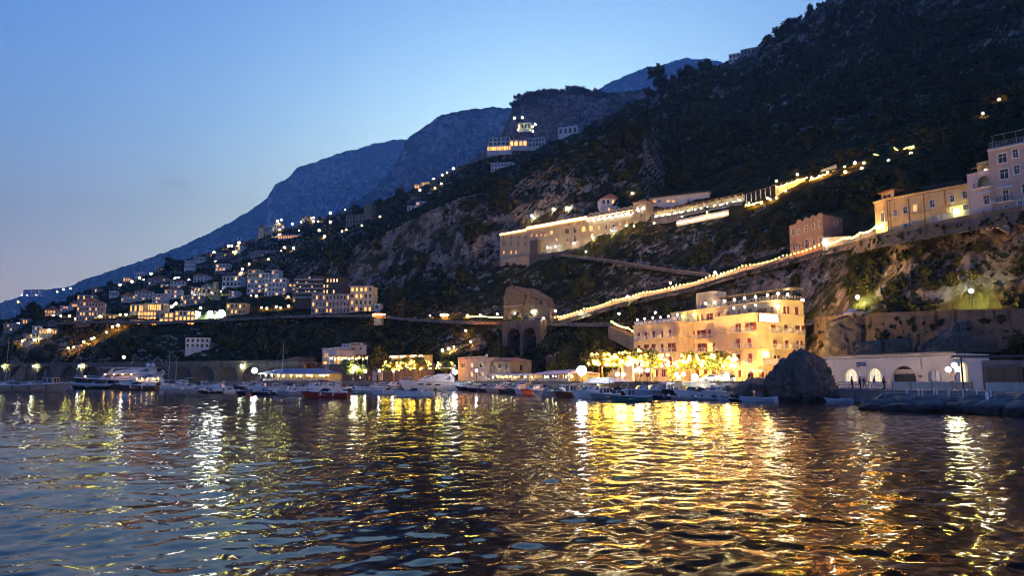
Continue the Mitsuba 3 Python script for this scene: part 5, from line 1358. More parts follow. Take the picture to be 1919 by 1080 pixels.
for n_, (x, y, Y, tx_, I) in enumerate(((1302, 707, 131, (1318, 640, 178), 9000), (1197, 692, 147, (1245, 640, 188), 7000), (1372, 708, 131, (1400, 650, 160), 4200))):
    p, q = at(x, y, Y), at(*tx_)
    d = (q - p) / np.linalg.norm(q - p); c = p + d * 1.3
    fl = thing('floodlight', f'{ordl(n_)} hooded floodlight from the left, aimed at the hotel front', 'floodlight', 'floodlights aimed at the hotel')
    yw = math.atan2(d[1], d[0])
    obj('hood', MB().box(c - d * .35, (.5, .6, .45), yw), 'dark_metal', fl)
    obj('post', MB().tube([[c[0] - d[0] * .35, c[1] - d[1] * .35, QZ], [c[0] - d[0] * .35, c[1] - d[1] * .35, c[2] - .2]], .06, 5), 'dark_metal', fl)
    scene[f'flood_beam_{n_}'] = {'type': 'spot', 'to_world': T().look_at([float(v) for v in c], [float(v) for v in q], [0, 0, 1]), 'intensity': {'type': 'rgb', 'value': [I * .88, I * .48, I * .14]}, 'cutoff_angle': 62.0, 'beam_width': 40.0, 'sampling_weight': 8.0}
for i, (x, y, Y) in enumerate(((1157, 702, 150), (1168, 702.5, 149), (1213.5, 695, 152), (1267, 702, 153), (1281, 702, 151), (1272, 708, 146), (1362, 703, 142))):
    p = at2(x, y, Y)
    globe_post('quay_lamp', f'{ordl(i)} small warm globe from the left in the garden in front of the hotel', 'lamp', [p[0], p[1], QZ], p[2] - QZ, .42, 26, (1, .40, .06), 1.2, 'small globes in the hotel garden')

# ------------------------------------------------------------------ hillside houses
HB = []          # image boxes kept free of trees


def house(px0, px1, py0, py1, rows, cols, m, label, lit=(), Y=None, depth=7, name='house', cat='house', turn=0.0, roof='concrete', hip=0, arched=False, wh=.55, ww=.5, power=1.4, rgb=WARM, wt=0.0, dy=-2.0):
    """A hillside house: the front wall from its picture box, at the depth of the hill below it; windows in a grid."""
    xm = (px0 + px1) / 2
    Y = hit(xm, py1) + dy if Y is None else Y
    HB.append((px0 - 1, px1 + 1, py0 - 3, py1 + 5, Y))
    t = thing(name, label, cat)
    q0, q1 = at(px0, py1, Y)[:2], at(px1, py1, Y)[:2]
    c = math.tan(turn) * (q1[0] - q0[0]) / 2
    pl = Plane(at(px0, py1, Y + c)[:2], at(px1, py1, Y - c)[:2])
    z1, zb = pl.uz(xm, py0)[1], pl.uz(xm, py1)[1]
    z0 = zb - 5
    sh, sw_ = (z1 - zb) / rows, pl.L / cols
    W = []
    for r in range(rows):
        for q in range(cols):
            W.append((sw_ * (q + .5) + rng.uniform(-.04, .04) * sw_, zb + sh * (r + (1 - wh) * .55), sh * wh, sw_ * ww, lit == 'all' or (r, q) in lit))
    f = arch if arched else rect
    th_ = min(.5, .12 * sw_ + .1)
    wall_part(t, 'wall', pl, 0, pl.L, z0, z1, [f(u, a, a + h, w) for u, a, h, w, k in W], m, th_)
    for u, a, h, w, k in W:
        key = ubox('window', pl.pt(u, a + h / 2, -th_ + .04), (w * 1.15, .06, h * 1.15), pl.yaw, 'lit_pane' if k else 'dark_glass', t)
        if k:
            lamp(key, rgb, power * rng.uniform(.7, 1.5), wt)
    for a, b in ((pl.p0 - pl.n * depth, pl.p0), (pl.p1, pl.p1 - pl.n * depth)):
        sd = Plane(a, b)
        wall_part(t, 'wall', sd, .02 if b is not pl.p0 else 0, sd.L - (.02 if b is pl.p0 else 0), z0, z1 - .02, [], m, .2)
    if hip:
        obj('roof', pl.slab(Polygon([(-.3, z1), (pl.L + .3, z1), (pl.L / 2, z1 + hip)]), depth + .6, -.3), roof, t)
    else:
        obj('roof', pl.bx(MB(), pl.L / 2, z1 + .05, -depth / 2, pl.L + .25, .3, depth + .25), roof if roof != 'concrete' else m, t)
    return t, pl, zb, z1


WP, GP_, DS = 'white_plaster', 'grey_plaster', 'dark_stone'
TOWN = [
    (5, 33, 607, 629, 3, 5, GP_, 'pale blue grey apartment house low at the far left edge', ()),
    (36, 57, 598, 609, 1, 4, 'pink_plaster', 'small house with pink lit wall left of the cypress clump', ((0, 1), (0, 2))),
    (82, 108, 581, 597, 2, 5, 'cream_plaster', 'cream villa with glowing lower windows at the left end of the upper road', ((0, 0), (0, 1), (0, 2), (0, 3))),
    (112, 132, 574, 585, 2, 4, WP, 'white villa to the left of the big pink palace', ()),
    (130, 146, 569, 577, 1, 4, WP, 'narrow lit terrace house just above and left of the pink palace', ((0, 1), (0, 2), (0, 3))),
    (142, 192, 566, 603, 4, 9, 'pink_plaster', 'big dark pink palace of four storeys on the upper road', ()),
    (144, 180, 553, 564, 1, 7, GP_, 'long pale house right above the pink palace', ((0, 2),)),
    (204, 220, 546, 557, 1, 3, WP, 'small white house alone on the wooded slope right of the pink palace', ()),
    (196, 216, 590, 603, 1, 3, 'yellow_plaster', 'yellow house beside the road right of the pink palace', ((0, 1),)),
    (43, 72, 626, 641, 2, 5, GP_, 'dim blue grey house below the road at far left', ((0, 0),)),
    (72, 106, 617, 628, 1, 7, 'cream_plaster', 'low restaurant with a row of glowing windows below the road at far left', 'all'),
    (226, 253, 554, 571, 3, 5, WP, 'leftmost of the white apartment houses above the terraced hotel', ()),
    (251, 286, 547, 563, 3, 5, WP, 'second white apartment house, the tallest above the terraced hotel', ((1, 0),)),
    (285, 306, 551, 569, 3, 4, WP, 'third white apartment house with small windows, in front of a dark tree', ()),
    (307, 337, 543, 560, 2, 5, WP, 'fourth white apartment house, one window glowing', ((0, 3),)),
    (277, 315, 522, 534, 2, 7, GP_, 'long pale house in the second row up the left hillside', ()),
    (318, 346, 527, 542, 2, 4, WP, 'stepped white house below the yellow lamps of the left hillside', ()),
    (362, 388, 517, 529, 2, 4, WP, 'square white house with two dark windows above the chapel', ()),
    (345, 364, 489, 503, 2, 4, WP, 'tall white house with an orange lit roof terrace high on the left hillside', ()),
    (362, 384, 482, 491, 1, 4, WP, 'top white house of the high cluster on the left hillside', ()),
    (403, 429, 495, 508, 2, 4, WP, 'white house with glowing arcade in the middle of the left hillside', ((0, 0), (0, 1), (0, 2))),
    (416, 452, 518, 537, 2, 5, WP, 'white house with dark arches on two floors right of the chapel', ()),
    (337, 376, 554, 571, 2, 6, GP_, 'grey blue house below and left of the chapel', ()),
    (357, 375, 539, 553, 2, 3, GP_, 'small grey house touching the left side of the chapel', ()),
    (347, 392, 634, 653, 2, 5, WP, 'white two storey house low above the harbour behind the two masts', ()),
    (423, 460, 569, 590, 2, 5, 'yellow_plaster', 'dim ochre house on the road right of the white floodlights', ((0, 2),)),
    (469, 491, 475, 489, 2, 3, GP_, 'grey ruined looking house below the lit church', ()),
    (478, 520, 470, 480, 1, 6, GP_, 'long low grey house below the lit church', ()),
    (462, 496, 524, 550, 3, 5, WP, 'white apartment block with a blazing roof terrace', ((2, 2), (1, 3), (0, 1))),
    (464, 486, 506, 520, 2, 3, 'cream_plaster', 'old tan house behind the blazing roof terrace', ()),
    (484, 503, 512, 533, 2, 3, WP, 'white tower like house in the middle of the apartment group', ()),
    (495, 535, 522, 556, 4, 6, WP, 'right hand white apartment block beside the dark tree', ()),
    (508, 522, 506, 516, 1, 2, WP, 'small white cube house topping the white apartment group', ()),
    (492, 510, 423, 433, 1, 4, WP, 'white house behind the lit church on the ridge', ()),
    (513, 532, 421, 429, 1, 4, GP_, 'pale house with a reddish glow right of the lit church', ((0, 3),)),
    (520, 561, 440, 449, 1, 9, 'pink_plaster', 'long low building with a row of glowing windows right of the church', 'all'),
    (540, 562, 532, 551, 3, 3, GP_, 'grey house with greenish lit windows left of the dark apartments', ((2, 0), (2, 1), (1, 2))),
    (553, 604, 518, 560, 5, 9, 'dark_stone', 'dark slab of apartments with many balconies on the hill above the road', ((3, 0), (0, 6))),
    (604, 640, 521, 552, 3, 6, 'dark_stone', 'apartment block with orange lit top floor', ((2, 1), (2, 2), (2, 3), (2, 4), (0, 1), (0, 3))),
    (583, 655, 552, 589, 3, 11, 'pink_plaster', 'broad faded pink palace in front of the dark apartments', ((0, 5),)),
    (655, 697, 537, 586, 4, 5, 'cream_plaster', 'corner block with white arches on its top floor right of the pink palace', ((3, 1), (3, 3), (2, 1), (2, 2), (0, 4))),
    (700, 711, 570, 581, 1, 1, WP, 'tiny white house with one window right of the corner block', ()),
    (763, 784, 386, 394, 1, 3, WP, 'left one of two small white houses high on the slope above the bare cliff', ()),
    (779, 801, 378, 385, 1, 3, WP, 'right one of two small white houses high on the slope above the bare cliff', ()),
    (776, 792, 345, 355, 1, 3, 'cream_plaster', 'left wing of the lit villa among scattered lamps below the far ridge', 'all'),
    (790, 805, 341, 350, 1, 3, 'cream_plaster', 'right wing of the lit villa among scattered lamps below the far ridge', 'all'),
    (1127, 1162, 372, 385, 1, 4, WP, 'white house standing alone under the cliff above the convent', ((0, 2),)),
    (1138, 1160, 387, 398, 1, 3, WP, 'white house right behind the convent dormers', ((0, 0),)),
]
LITX = {'white apartment block with a blazing roof terrace': (WARM, 6)}
TOWN += [
    (230, 244, 520, 529, 1, 3, 'cream_plaster', 'little cream house by the yellow lamps on the left hillside, lower one', ((0, 1),)),
    (252, 269, 511, 520, 1, 4, WP, 'little white house by the yellow lamps on the left hillside, upper one', ()),
    (290, 306, 503, 511, 1, 3, GP_, 'small grey house in the trees left of the high white cluster', ()),
    (396, 411, 546, 555, 1, 3, 'yellow_plaster', 'small ochre house right below the chapel lamps', ((0, 0),)),
    (428, 444, 546, 557, 2, 3, WP, 'white house in the trees below the house of dark arches', ((1, 1),)),
    (440, 456, 462, 470, 1, 3, WP, 'small white house among amber lamps below the church', ((0, 1),)),
    (404, 418, 474, 482, 1, 3, GP_, 'small grey house on the upper left slope beside an amber lamp', ()),
    (548, 562, 556, 568, 2, 2, 'cream_plaster', 'narrow cream house at the left foot of the pink palace', ((0, 0),)),
    (172, 190, 541, 549, 1, 4, GP_, 'little grey terrace house above the long pale house', ()),
    (60, 78, 612, 621, 1, 4, WP, 'small white house in the dark at the far left below the cypresses', ((0, 1),)),
    (300, 316, 533, 541, 1, 3, WP, 'small white house between the second row and the apartments', ((0, 2),))]
for px0, px1, py0, py1, rows, cols, m, label, lit in TOWN:
    if lit != 'all':
        lit = tuple(lit) + tuple((r, q) for r in range(rows) for q in range(cols) if rng.random() < .2)
    turn = -.28 if px0 < 240 else rng.uniform(-.35, .25)
    if 'arches on two' in label or 'arcade' in label:
        house(px0, px1, py0, py1, rows, cols, m, label, lit, arched=True, ww=.62, wh=.66, turn=.1)
    elif py0 < 420 and px0 < 1000:
        house(px0, px1, py0, py1, rows, cols, m, label, lit, depth=9, turn=turn)
    elif 'behind the blazing' in label or 'topping' in label:
        house(px0, px1, py0, py1, rows, cols, m, label, lit, turn=.1, Y=hit(px0, 545) + (9 if 'topping' not in label else 12))
    elif 'tower like' in label:
        house(px0, px1, py0, py1, rows, cols, m, label, lit, turn=.1, Y=hit(px0, 545) + 4)
    elif 'slab of apartments' in label or 'orange lit top' in label:
        house(px0, px1, py0, py1, rows, cols, m, label, lit, turn=.1, Y=355, depth=10, rgb=(1, .55, .22))
    elif 'broad faded pink' in label or 'corner block' in label:
        house(px0, px1, py0, py1, rows, cols, m, label, lit, turn=.06, Y=340, depth=10)
    else:
        house(px0, px1, py0, py1, rows, cols, m, label, lit, turn=turn, roof='roof_tile' if len(label) % 3 == 0 else 'concrete', hip=2.2 if len(label) % 3 == 0 else 0)
# balconies of the dark apartments
for r in range(5):
    pl = Plane(at(553, 560, 354)[:2], at(604, 560, 354)[:2]); z = pl.uz(575, 560)[1] + (pl.uz(575, 518)[1] - pl.uz(575, 560)[1]) * r / 5
    k = [q for q in labels if labels[q].get('label', '').startswith('dark slab')][0]
    obj('balcony', pl.bx(MB(), pl.L / 2, z + .5, 1.0, pl.L + .6, .9, 1.2), 'grey_plaster', k)
# the terraced hotel full of lights
for x0, x1, y0, y1, r, c, ar, lab, Y in ((243, 268, 571, 586, 1, 6, False, 'left top tier of the brightly lit terraced hotel', 352), (271, 306, 569, 584, 1, 8, False, 'right top tier of the brightly lit terraced hotel', 356), (257, 292, 584, 602, 2, 6, False, 'middle tier of the brightly lit terraced hotel', 347), (242, 262, 600, 619, 2, 4, False, 'stepped left end of the brightly lit terraced hotel', 342),
                                      (268, 292, 602, 619, 2, 5, False, 'lower middle block of the brightly lit terraced hotel', 342), (297, 323, 586, 619, 3, 3, False, 'tall middle block of the brightly lit terraced hotel', 344), (326, 363, 583, 620, 4, 5, True, 'right block of the brightly lit terraced hotel with tiers of arches', 344), (287, 352, 620, 637, 2, 12, False, 'bottom gallery of the brightly lit terraced hotel', 338)):
    house(x0, x1, y0, y1, r, c, 'cream_plaster', lab, [(a, b) for a in range(r) for b in range(c) if rng.random() < .8], name='terraced_hotel', cat='hotel', arched=ar, ww=.68, wh=.68, power=2.0, Y=Y, turn=.05, depth=6, wt=.02)
# church, chapel, castle, ruins, fort, villas far off
YC = hit(490, 447)
cht, pl, zb, z1 = house(483, 508, 434, 447, 1, 5, 'cream_plaster', 'floodlit yellow church with a square tower on the ridge', (), name='church', cat='church', hip=4, turn=-.2)
HB.append((478, 512, 420, 450, 700))
tw = Plane(pl.pt(0.5, 0, .6)[:2], pl.pt(6, 0, .6)[:2]); zt1 = tw.uz(486, 428.5)[1]
obj('bell_tower', MB().box(tw.pt(tw.L / 2, (zb - 4 + zt1) / 2, -2.5), (5.5, 5, zt1 - zb + 4), tw.yaw).box(tw.pt(tw.L / 2, zt1 + .5, -2.5), (6.3, 5.8, 1), tw.yaw), 'cream_plaster', cht)
obj('spire', MB().add(np.array([tw.pt(-.2, zt1 + 1, .2), tw.pt(tw.L + .2, zt1 + 1, .2), tw.pt(tw.L + .2, zt1 + 1, -5.2), tw.pt(-.2, zt1 + 1, -5.2), tw.pt(tw.L / 2, zt1 + 6, -2.5)]), np.array([[0, 1, 4], [1, 2, 4], [2, 3, 4], [3, 0, 4]])), 'roof_tile', cht)
for x, I in ((480, 90), (493, 160), (505, 160)):
    p = at(x, 452, YC - 14)
    lamp(ball('flood_lamp', p + [0, 0, 1], .9, 'bulb_glass', cht), (1, .86, .4), rayI(I * 3.5, .9), 1.2)
chp, pl, zb, z1 = house(376, 396, 540, 552, 1, 2, 'yellow_plaster', 'small gabled chapel lit golden on the left hillside', (), name='chapel', cat='church', hip=3.0, turn=.1)
obj('bell_tower', MB().box(pl.pt(pl.L + 1.4, (zb + z1 + 2) / 2, -2), (2.6, 2.6, z1 - zb + 6), pl.yaw), 'yellow_plaster', chp)
lamp(ball('flood_lamp', pl.pt(pl.L + 3, zb + .6, 5), .5, 'bulb_glass', chp), (1, .8, .35), rayI(160, .5), 1.2)
cst, pl, zb, z1 = house(565, 580, 406, 419, 2, 3, 'old_stone', 'small stone castle with reddish lamps on the ridge', (), name='castle', cat='castle', turn=.1)
for dx in (-4, 18):
    lamp(ball('flood_lamp', pl.pt(pl.L / 2 + dx, zb + 1, 5), .9, 'bulb_glass', cst), (1, .5, .22), rayI(250, .9), .3)
rn, pl, zb, z1 = house(648, 684, 403, 420, 2, 6, 'old_stone', 'grey ruined stone house with a square tower above the dark slope', (), name='ruined_house', cat='ruin', turn=.35, arched=True, depth=10)
obj('tower', MB().box(pl.pt(pl.L + 3, (zb + pl.uz(690, 389)[1]) / 2, -4), (8.5, 8.5, pl.uz(690, 389)[1] - zb + 6), pl.yaw), 'old_stone', rn)
villa_Y = 900
for x0, x1, y0, y1, r, c, lab, lit in ((916, 955, 258, 273, 2, 5, 'left wing of the big white cliff hotel below the ridge, windows dark', ()), (913, 957, 273, 283, 1, 10, 'glowing lower terrace of the big white cliff hotel below the ridge', 'all'), (955, 988, 262, 275, 1, 4, 'middle wing of the big white cliff hotel with four lit arches', 'all'), (985, 1021, 258, 275, 2, 6, 'right wing of the big white cliff hotel, unlit', ())):
    house(x0, x1, y0, y1, r, c, WP, lab, lit, Y=villa_Y - (14 if 'terrace' in lab else 0), name='cliff_hotel', cat='hotel', depth=14, turn=.12, arched='middle' in lab, ww=.7, wh=.7, power=2.2)
house(920, 962, 305, 321, 2, 7, WP, 'cascade of small white houses below the big cliff hotel', (), Y=hit(940, 322) - 3, depth=10, turn=.2)
house(970, 994, 230, 243, 1, 4, WP, 'white house with warm porch above the big cliff hotel', ((0, 0),), Y=1830, depth=16, turn=.25)
house(1046, 1082, 237, 253, 1, 4, WP, 'white house with sloping roof right of the big cliff hotel', (), Y=870, depth=12, turn=.3)
house(1366, 1387, 100, 117, 2, 3, WP, 'pale house on the mountain skyline, left of two', (), Y=860, depth=12, turn=.4)
house(1388, 1421, 90, 103, 1, 5, GP_, 'grey long house on the mountain skyline, right of two', (), Y=850, depth=12, turn=.4)
ft, pl, zb, z1 = house(43, 80, 543, 555, 1, 5, 'old_stone', 'old fortress wall glowing amber on the far left skyline', (), Y=5850, name='fortress', cat='fortress', depth=60, turn=.1)
for u in (.12, .4, .85):
    lamp(ball('flood_lamp', pl.pt(pl.L * u, zb + 2, 40), 3.6, 'bulb_glass', ft), (1, .5, .14), rayI(17000, 3.6), .5)

# ------------------------------------------------------------------ lamps scattered over the hill
def spot(px, py, I=30, r=.5, rgb=WARM, Y=None, label=None, w=.06, group=None):
    Y = min(hit(px, py), surf(px, py, 5)) - 3.0 if Y is None else Y
    p = at(px, py, Y)
    s = max(1.0, Y / 330.0) * rng.uniform(.7, 1.2); I = I * rng.uniform(.4, 1.1)
    t = thing('street_lamp', label, 'lamp', group)
    obj('pole', MB().tube([p - [0, 0, 4.5], p - [0, 0, .2]], .07 * s, 4), 'dark_metal', t)
    lamp(ball('globe', p, r * s, 'bulb_glass', t), rgb, rayI(I * s * s, r * s), w)


GROUPS = [
    ('lamps along the upper road left of the pink palace', 'warm street lamp', [(79, 591), (100, 592), (114, 592.5), (130, 592.5), (142, 598)], 40),
    ('lamps along the road in front of the pink palace', 'warm street lamp', [(152.5, 594), (177, 594), (188, 593), (225, 590), (236, 590)], 40),
    ('lamps by the houses at the far left edge', 'white lamp', [(36.5, 613.5), (92, 619), (42, 639), (66, 638), (34, 607)], 24),
    ('lamps on the far slope below the fortress', 'tiny lamp', [(132, 541), (107, 547), (119, 543), (34, 566)], 20),
    ('lamps in the dark woods below the terraced hotel', 'single lamp', [(128, 653), (138, 651), (157, 641), (172, 635), (176, 634), (200, 623), (211, 613), (221, 610)], 26),
    ('lamps on the upper left hillside', 'yellow lamp', [(208, 546), (225, 534), (247, 528), (262, 521), (270, 525), (283, 513), (328, 522), (334, 521), (354, 525), (301, 563), (249, 554)], 40),
    ('lamps by the chapel and its lane', 'golden lamp', [(400, 541), (404, 543), (414, 547), (330, 569), (322, 575), (326, 572), (365, 554), (376, 577)], 44),
    ('lamps below the church ridge', 'amber lamp', [(428, 461), (434, 461), (448, 455), (446, 462), (458, 465), (437, 473), (449, 468), (401, 473), (404, 490), (405, 515)], 30),
    ('reddish lamps by the ridge houses', 'reddish lamp', [(520, 415), (527, 412), (548, 420), (524, 430), (588, 408), (587, 415), (523, 440)], 34),
    ('lamps scattered over the dark slope right of the church', 'small lamp', [(619, 399), (619, 416), (598, 432), (608, 443), (641, 434), (649, 432), (560, 434), (678, 423), (712, 406), (647, 393)], 30),
    ('lamps along the path above the grey ruins', 'path lamp', [(533, 464), (550, 465), (527, 471), (503, 486), (467, 495), (454, 505), (453, 511), (450, 513)], 36),
    ('lamps beside the blazing apartment block', 'warm lamp', [(522, 517), (470, 555), (480, 555), (515, 549), (540, 556), (466, 519)], 36),
    ('lamps on the road below the apartment block', 'road lamp', [(441, 577), (518, 575), (541, 574), (490, 577), (607, 571), (671, 576), (698, 593), (500, 578), (526, 577)], 46),
    ('lamps in the trees right of the corner block', 'orange lamp', [(832, 592), (806, 592), (876, 592), (873, 620), (882, 641)], 40),
    ('row of lamps above the terrace in the trees', 'white lamp', [(829, 657), (841, 654), (851, 651)], 28),
    ('lamps by the lit villa under the far ridge', 'warm lamp', [(787, 356), (815, 352), (827, 344), (829, 328), (838, 324), (850, 316), (813, 336)], 34),
    ('lamps above the big cliff hotel', 'orange lamp', [(964, 221), (979, 220), (971, 243), (998, 237), (1003, 233), (999, 246)], 40),
]
for grp, kind, pts, I in GROUPS:
    HY = 1815 if 'above the big' in grp else (5300 if 'fortress' in grp else None)
    for i, (x, y) in enumerate(pts):
        nth = ordl(i) if i < 12 else f'number {i + 1}'
        order = sorted(pts).index((x, y))
        spot(x, y, I, label=f'{ordl(order)} {kind} from the left {re.sub("^(row of |reddish )?lamps ", "", grp)}', group=grp, Y=HY, rgb=(1, .48, .22) if 'reddish' in kind else ((1, .8, .35) if 'yellow' in kind or 'golden' in kind else (WHITE if 'white' in kind else WARM)))
for x, y, lab in ((394, 587, 'very bright white floodlight above the white two storey house, left of a pair'), (415, 587, 'very bright white floodlight above the white two storey house, right of a pair')):
    spot(x, y, 380, 1.5, (.88, 1, .95), label=lab, w=1.0)
GL = [(1404, 380), (1412, 383), (1427, 380), (1438, 371), (1443, 374), (1455, 371), (1472, 358), (1455, 339), (1494, 327), (1489, 342), (1521, 333), (1536, 330), (1551, 323), (1583, 312), (1584, 322), (1602, 305), (1619, 305), (1615, 315), (1665, 301), (1707, 287)]
for i, (x, y) in enumerate(GL):
    t_ = (x - 1392) / 315
    spot(x, y, 22, .40, WARM, Y=min(hit(x, y) - 3, 268 - 30 * t_), label=f'{ordl(sorted(GL).index((x, y)))} garden lamp from the left on the terraces right of the convent', group='lamps of the convent gardens', w=.15)
spot(1278, 406, 18, .4, WARM, Y=278, label='bright garden lamp above the lit terrace wall, left one', w=.3)
spot(1325, 398, 18, .4, WARM, Y=272, label='bright garden lamp above the lit terrace wall, right one', w=.3)
for x, y, lab in ((1174, 423, 'first lamp from the left in the bushes under the convent'), (1188, 423.5, 'second lamp from the left in the bushes under the convent'), (1226, 418, 'third lamp from the left in the bushes under the convent')):
    spot(x, y, 14, .4, WARM, Y=PN.pt(PN.uz(x, y)[0], 0)[1] - 7, label=lab, w=.3, group='lamps in bushes under the convent')
for a_, b_, n_, lab in (((1398, 384, 266), (1450, 372, 262), 16, 'string of bulbs along the lower edge of the pillared walk'), ((1456, 350, 258), (1512, 332, 253), 18, 'string of bulbs along the upper end of the pillared walk'), ((1520, 336, 252), (1575, 316, 249), 16, 'string of bulbs on the garden wall midway up the terraces'), ((1578, 316, 248), (1640, 294, 244), 18, 'string of bulbs below the highest garden terrace')):
    A_, B_ = at(*a_), at(*b_)
    festoon(lab, [A_, (A_ + B_) / 2, B_], n_, .24, 1.6, .25, 6, .04)
    A_, B_ = A_ + [0, 1.6, 0], B_ + [0, 1.6, 0]
    tag(obj('garden_wall', sheet(np.array([[A_ - [0, 0, 3.4], A_ + [0, 0, .2], A_ + [0, .6, .2]], [B_ - [0, 0, 3.4], B_ + [0, 0, .2], B_ + [0, .6, .2]]])), 'canvas_tan'), lab.replace('string of bulbs', 'low tan wall under the bulbs'), 'wall')
festoon('string of tiny bulbs over the highest garden terrace', [at(1638, 289, 243), at(1662, 290, 240), at(1683, 282, 237), at(1712, 272, 232)], 30, .16, 1.2, .3, 8, 0.0)
festoon('second string of tiny bulbs at the top end of the gardens', [at(1676, 277, 237), at(1690, 284, 235), at(1712, 276, 233)], 12, .16, 1.2, .3, 6, 0.0)
spot(1872, 186, 20, .4, AMBER, label='orange lamp high in the dark slope at far right, upper one')
spot(1842, 212, 20, .3, AMBER, label='orange lamp high in the dark slope at far right, lower one')
for x, y, I, lab in ((996, 404, 150, 'floodlight at the foot of the cliff above the left end of the convent'), (1036, 392, 190, 'floodlight warming the cliff right above the convent chapel'), (1062, 389, 90, 'floodlight in the shrubs above the middle of the convent'), (1185, 362, 60, 'floodlight in green leaves behind the convent tower')):
    spot(x, y, I, .45, (1, .50, .13), Y=surf(x, y - 10, 5) - 4.5, label=lab, w=4.0)
LTW = MB(); a, b = at(1538, 329, 255), at(1568, 318, 251)
tag(obj('garden_wall', sheet(np.array([[a - [0, 0, 1], a + [0, 0, 2], a + [0, .5, 2]], [b - [0, 0, 1], b + [0, 0, 2], b + [0, .5, 2]]])), 'canvas_tan'), 'tan garden wall lit by a lamp on the climbing terraces', 'wall')
for x, y, Y, I, lab in ((1607, 557, surf(1607, 560, 5) - 3.2, 190, 'yellow lamp on the cliff by the upper road, nearer the hotel'), (1820, 545.5, surf(1820, 552, 5) - 3.6, 230, 'yellow lamp lighting straw coloured cliff by the upper road at right'), (1504, 563, 172, 80, 'bright lamp in the leaves just right of the hotel roof'), (1160, 588, 238, 45, 'lamp among leaves behind the left end of the hotel, by the stair'), (1228, 586, 226, 40, 'lamp among leaves behind the left roof terrace of the hotel'), (1019, 597, 262, 60, 'white lamp beside the road right of the tunnel'), (1041, 583, 266, 36, 'yellow lamp in a bush where the sloping lane begins'), (932, 589, 286, 36, 'bright lamp at the right end of the lit road before the tunnel'), (900, 591, 288, 22, 'bright lamp in the middle of the lit road before the tunnel')):
    p = at(x, y, Y)
    globe_post('street_lamp', lab, 'lamp', p - [0, 0, 4.5], 4.5, .38, I, (1, .50, .10) if I != 60 or 'white' not in lab else WHITE, 7.0 if 'cliff' in lab else .8)
festoon('string of orange bulbs along the road wall left of the tunnel', [at(874, 594, 286), at(905, 593, 284), at(941, 595, 280)], 24, .22, 2.2, .2, 24, .05, poles=False)
for x0, x1, y, lab in ((700, 720, 593, 'small round kiosk ringed with lights right of the corner block'), (826, 839, 594, 'little lit stall among the dark trees above the harbour')):
    Y = hit((x0 + x1) / 2, y) - 6
    t = thing('lit_kiosk', lab, 'kiosk'); c = at((x0 + x1) / 2, y, Y); R_ = (at(x1, y, Y) - at(x0, y, Y))[0] / 2
    a_ = np.linspace(0, 2 * math.pi, 13)[:-1]
    obj('roof', MB().add(np.vstack([[c + [R_ * 1.1 * math.cos(q), R_ * 1.1 * math.sin(q), 1.1] for q in a_], [c + [0, 0, 2.2]]]), np.array([[i, (i + 1) % 12, 12] for i in range(12)])), 'wood', t)
    obj('base', MB().tube([c - [0, 0, 4], c - [0, 0, 1]], R_ * .9, 12), 'cream_plaster', t)
    for q in a_:
        obj('post', MB().tube([c + [R_ * math.cos(q), R_ * math.sin(q), -1], c + [R_ * math.cos(q), R_ * math.sin(q), 1.1]], .08, 4), 'wood', t)
        lamp(ball('lamp', c + [R_ * 1.05 * math.cos(q), R_ * 1.05 * math.sin(q), .7], .32, 'bulb_glass', t), WARM, rayI(5, .32), .03)

# ------------------------------------------------------------------ boats
for nm, rgb, ro in (('hull_white', (.72, .73, .74), .3), ('hull_navy', (.018, .026, .06), .25), ('hull_black', (.014, .014, .016), .25), ('hull_brown', (.085, .045, .028), .35), ('hull_red', (.30, .045, .025), .3), ('hull_teal', (.05, .16, .15), .4), ('hull_grey', (.25, .26, .28), .4), ('hull_paleblue', (.34, .42, .55), .35),
                    ('hull_tan', (.30, .25, .20), .5), ('hull_cream', (.62, .58, .48), .35), ('deck_white', (.62, .63, .62), .5), ('deck_wood', (.24, .14, .07), .5), ('canvas_navy', (.03, .045, .11), .8), ('canvas_grey', (.35, .36, .38), .8), ('canvas_black', (.015, .015, .017), .8), ('boat_glass', (.015, .02, .03), .1), ('fender_white', (.75, .75, .72), .4)):
    mat(nm, rgb, ro, .5, var=.07, scale=.7, dirt=.12)


def hull_shape(L, B, H, flare=.1, double=False, keel=-.35, n=15):
    """Outer skin, deck edge curve and half breadths; x forward from stern, waterline at 0."""
    s = np.linspace(0, 1, n)
    b = B / 2 * np.clip(1 - np.clip((s - .38) / .62, 0, 1) ** 2.3, 0.012, 1) * (.88 + .12 * np.clip(s / .3, 0, 1))
    if double:
        b *= np.clip(1 - np.clip((.32 - s) / .32, 0, 1) ** 2.2, .05, 1)
    zs = H * (.86 + .34 * s ** 2.2 + (.22 * np.clip((.3 - s) / .3, 0, 1) ** 2 if double else 0))
    rows = []
    for fb, fz, fx in ((0, keel, -.10), (.62, -.12, -.07), (.86, .32, -.035), (.97, .72, -.01), (1.0, 1.0, 0)):
        z = np.where(fz < 0, fz, 0) if fz < 0 else zs * fz
        z = z * np.ones(n)
        if fz < 0:
            z = z * (1 - .5 * s ** 3)
        rows.append(np.c_[s * L + fx * L * s ** 3 * (1 + flare * 4), b * (fb if fz >= .9 else fb * (1 - .25 * s ** 2)), z])
    return np.array(rows), s, b, zs


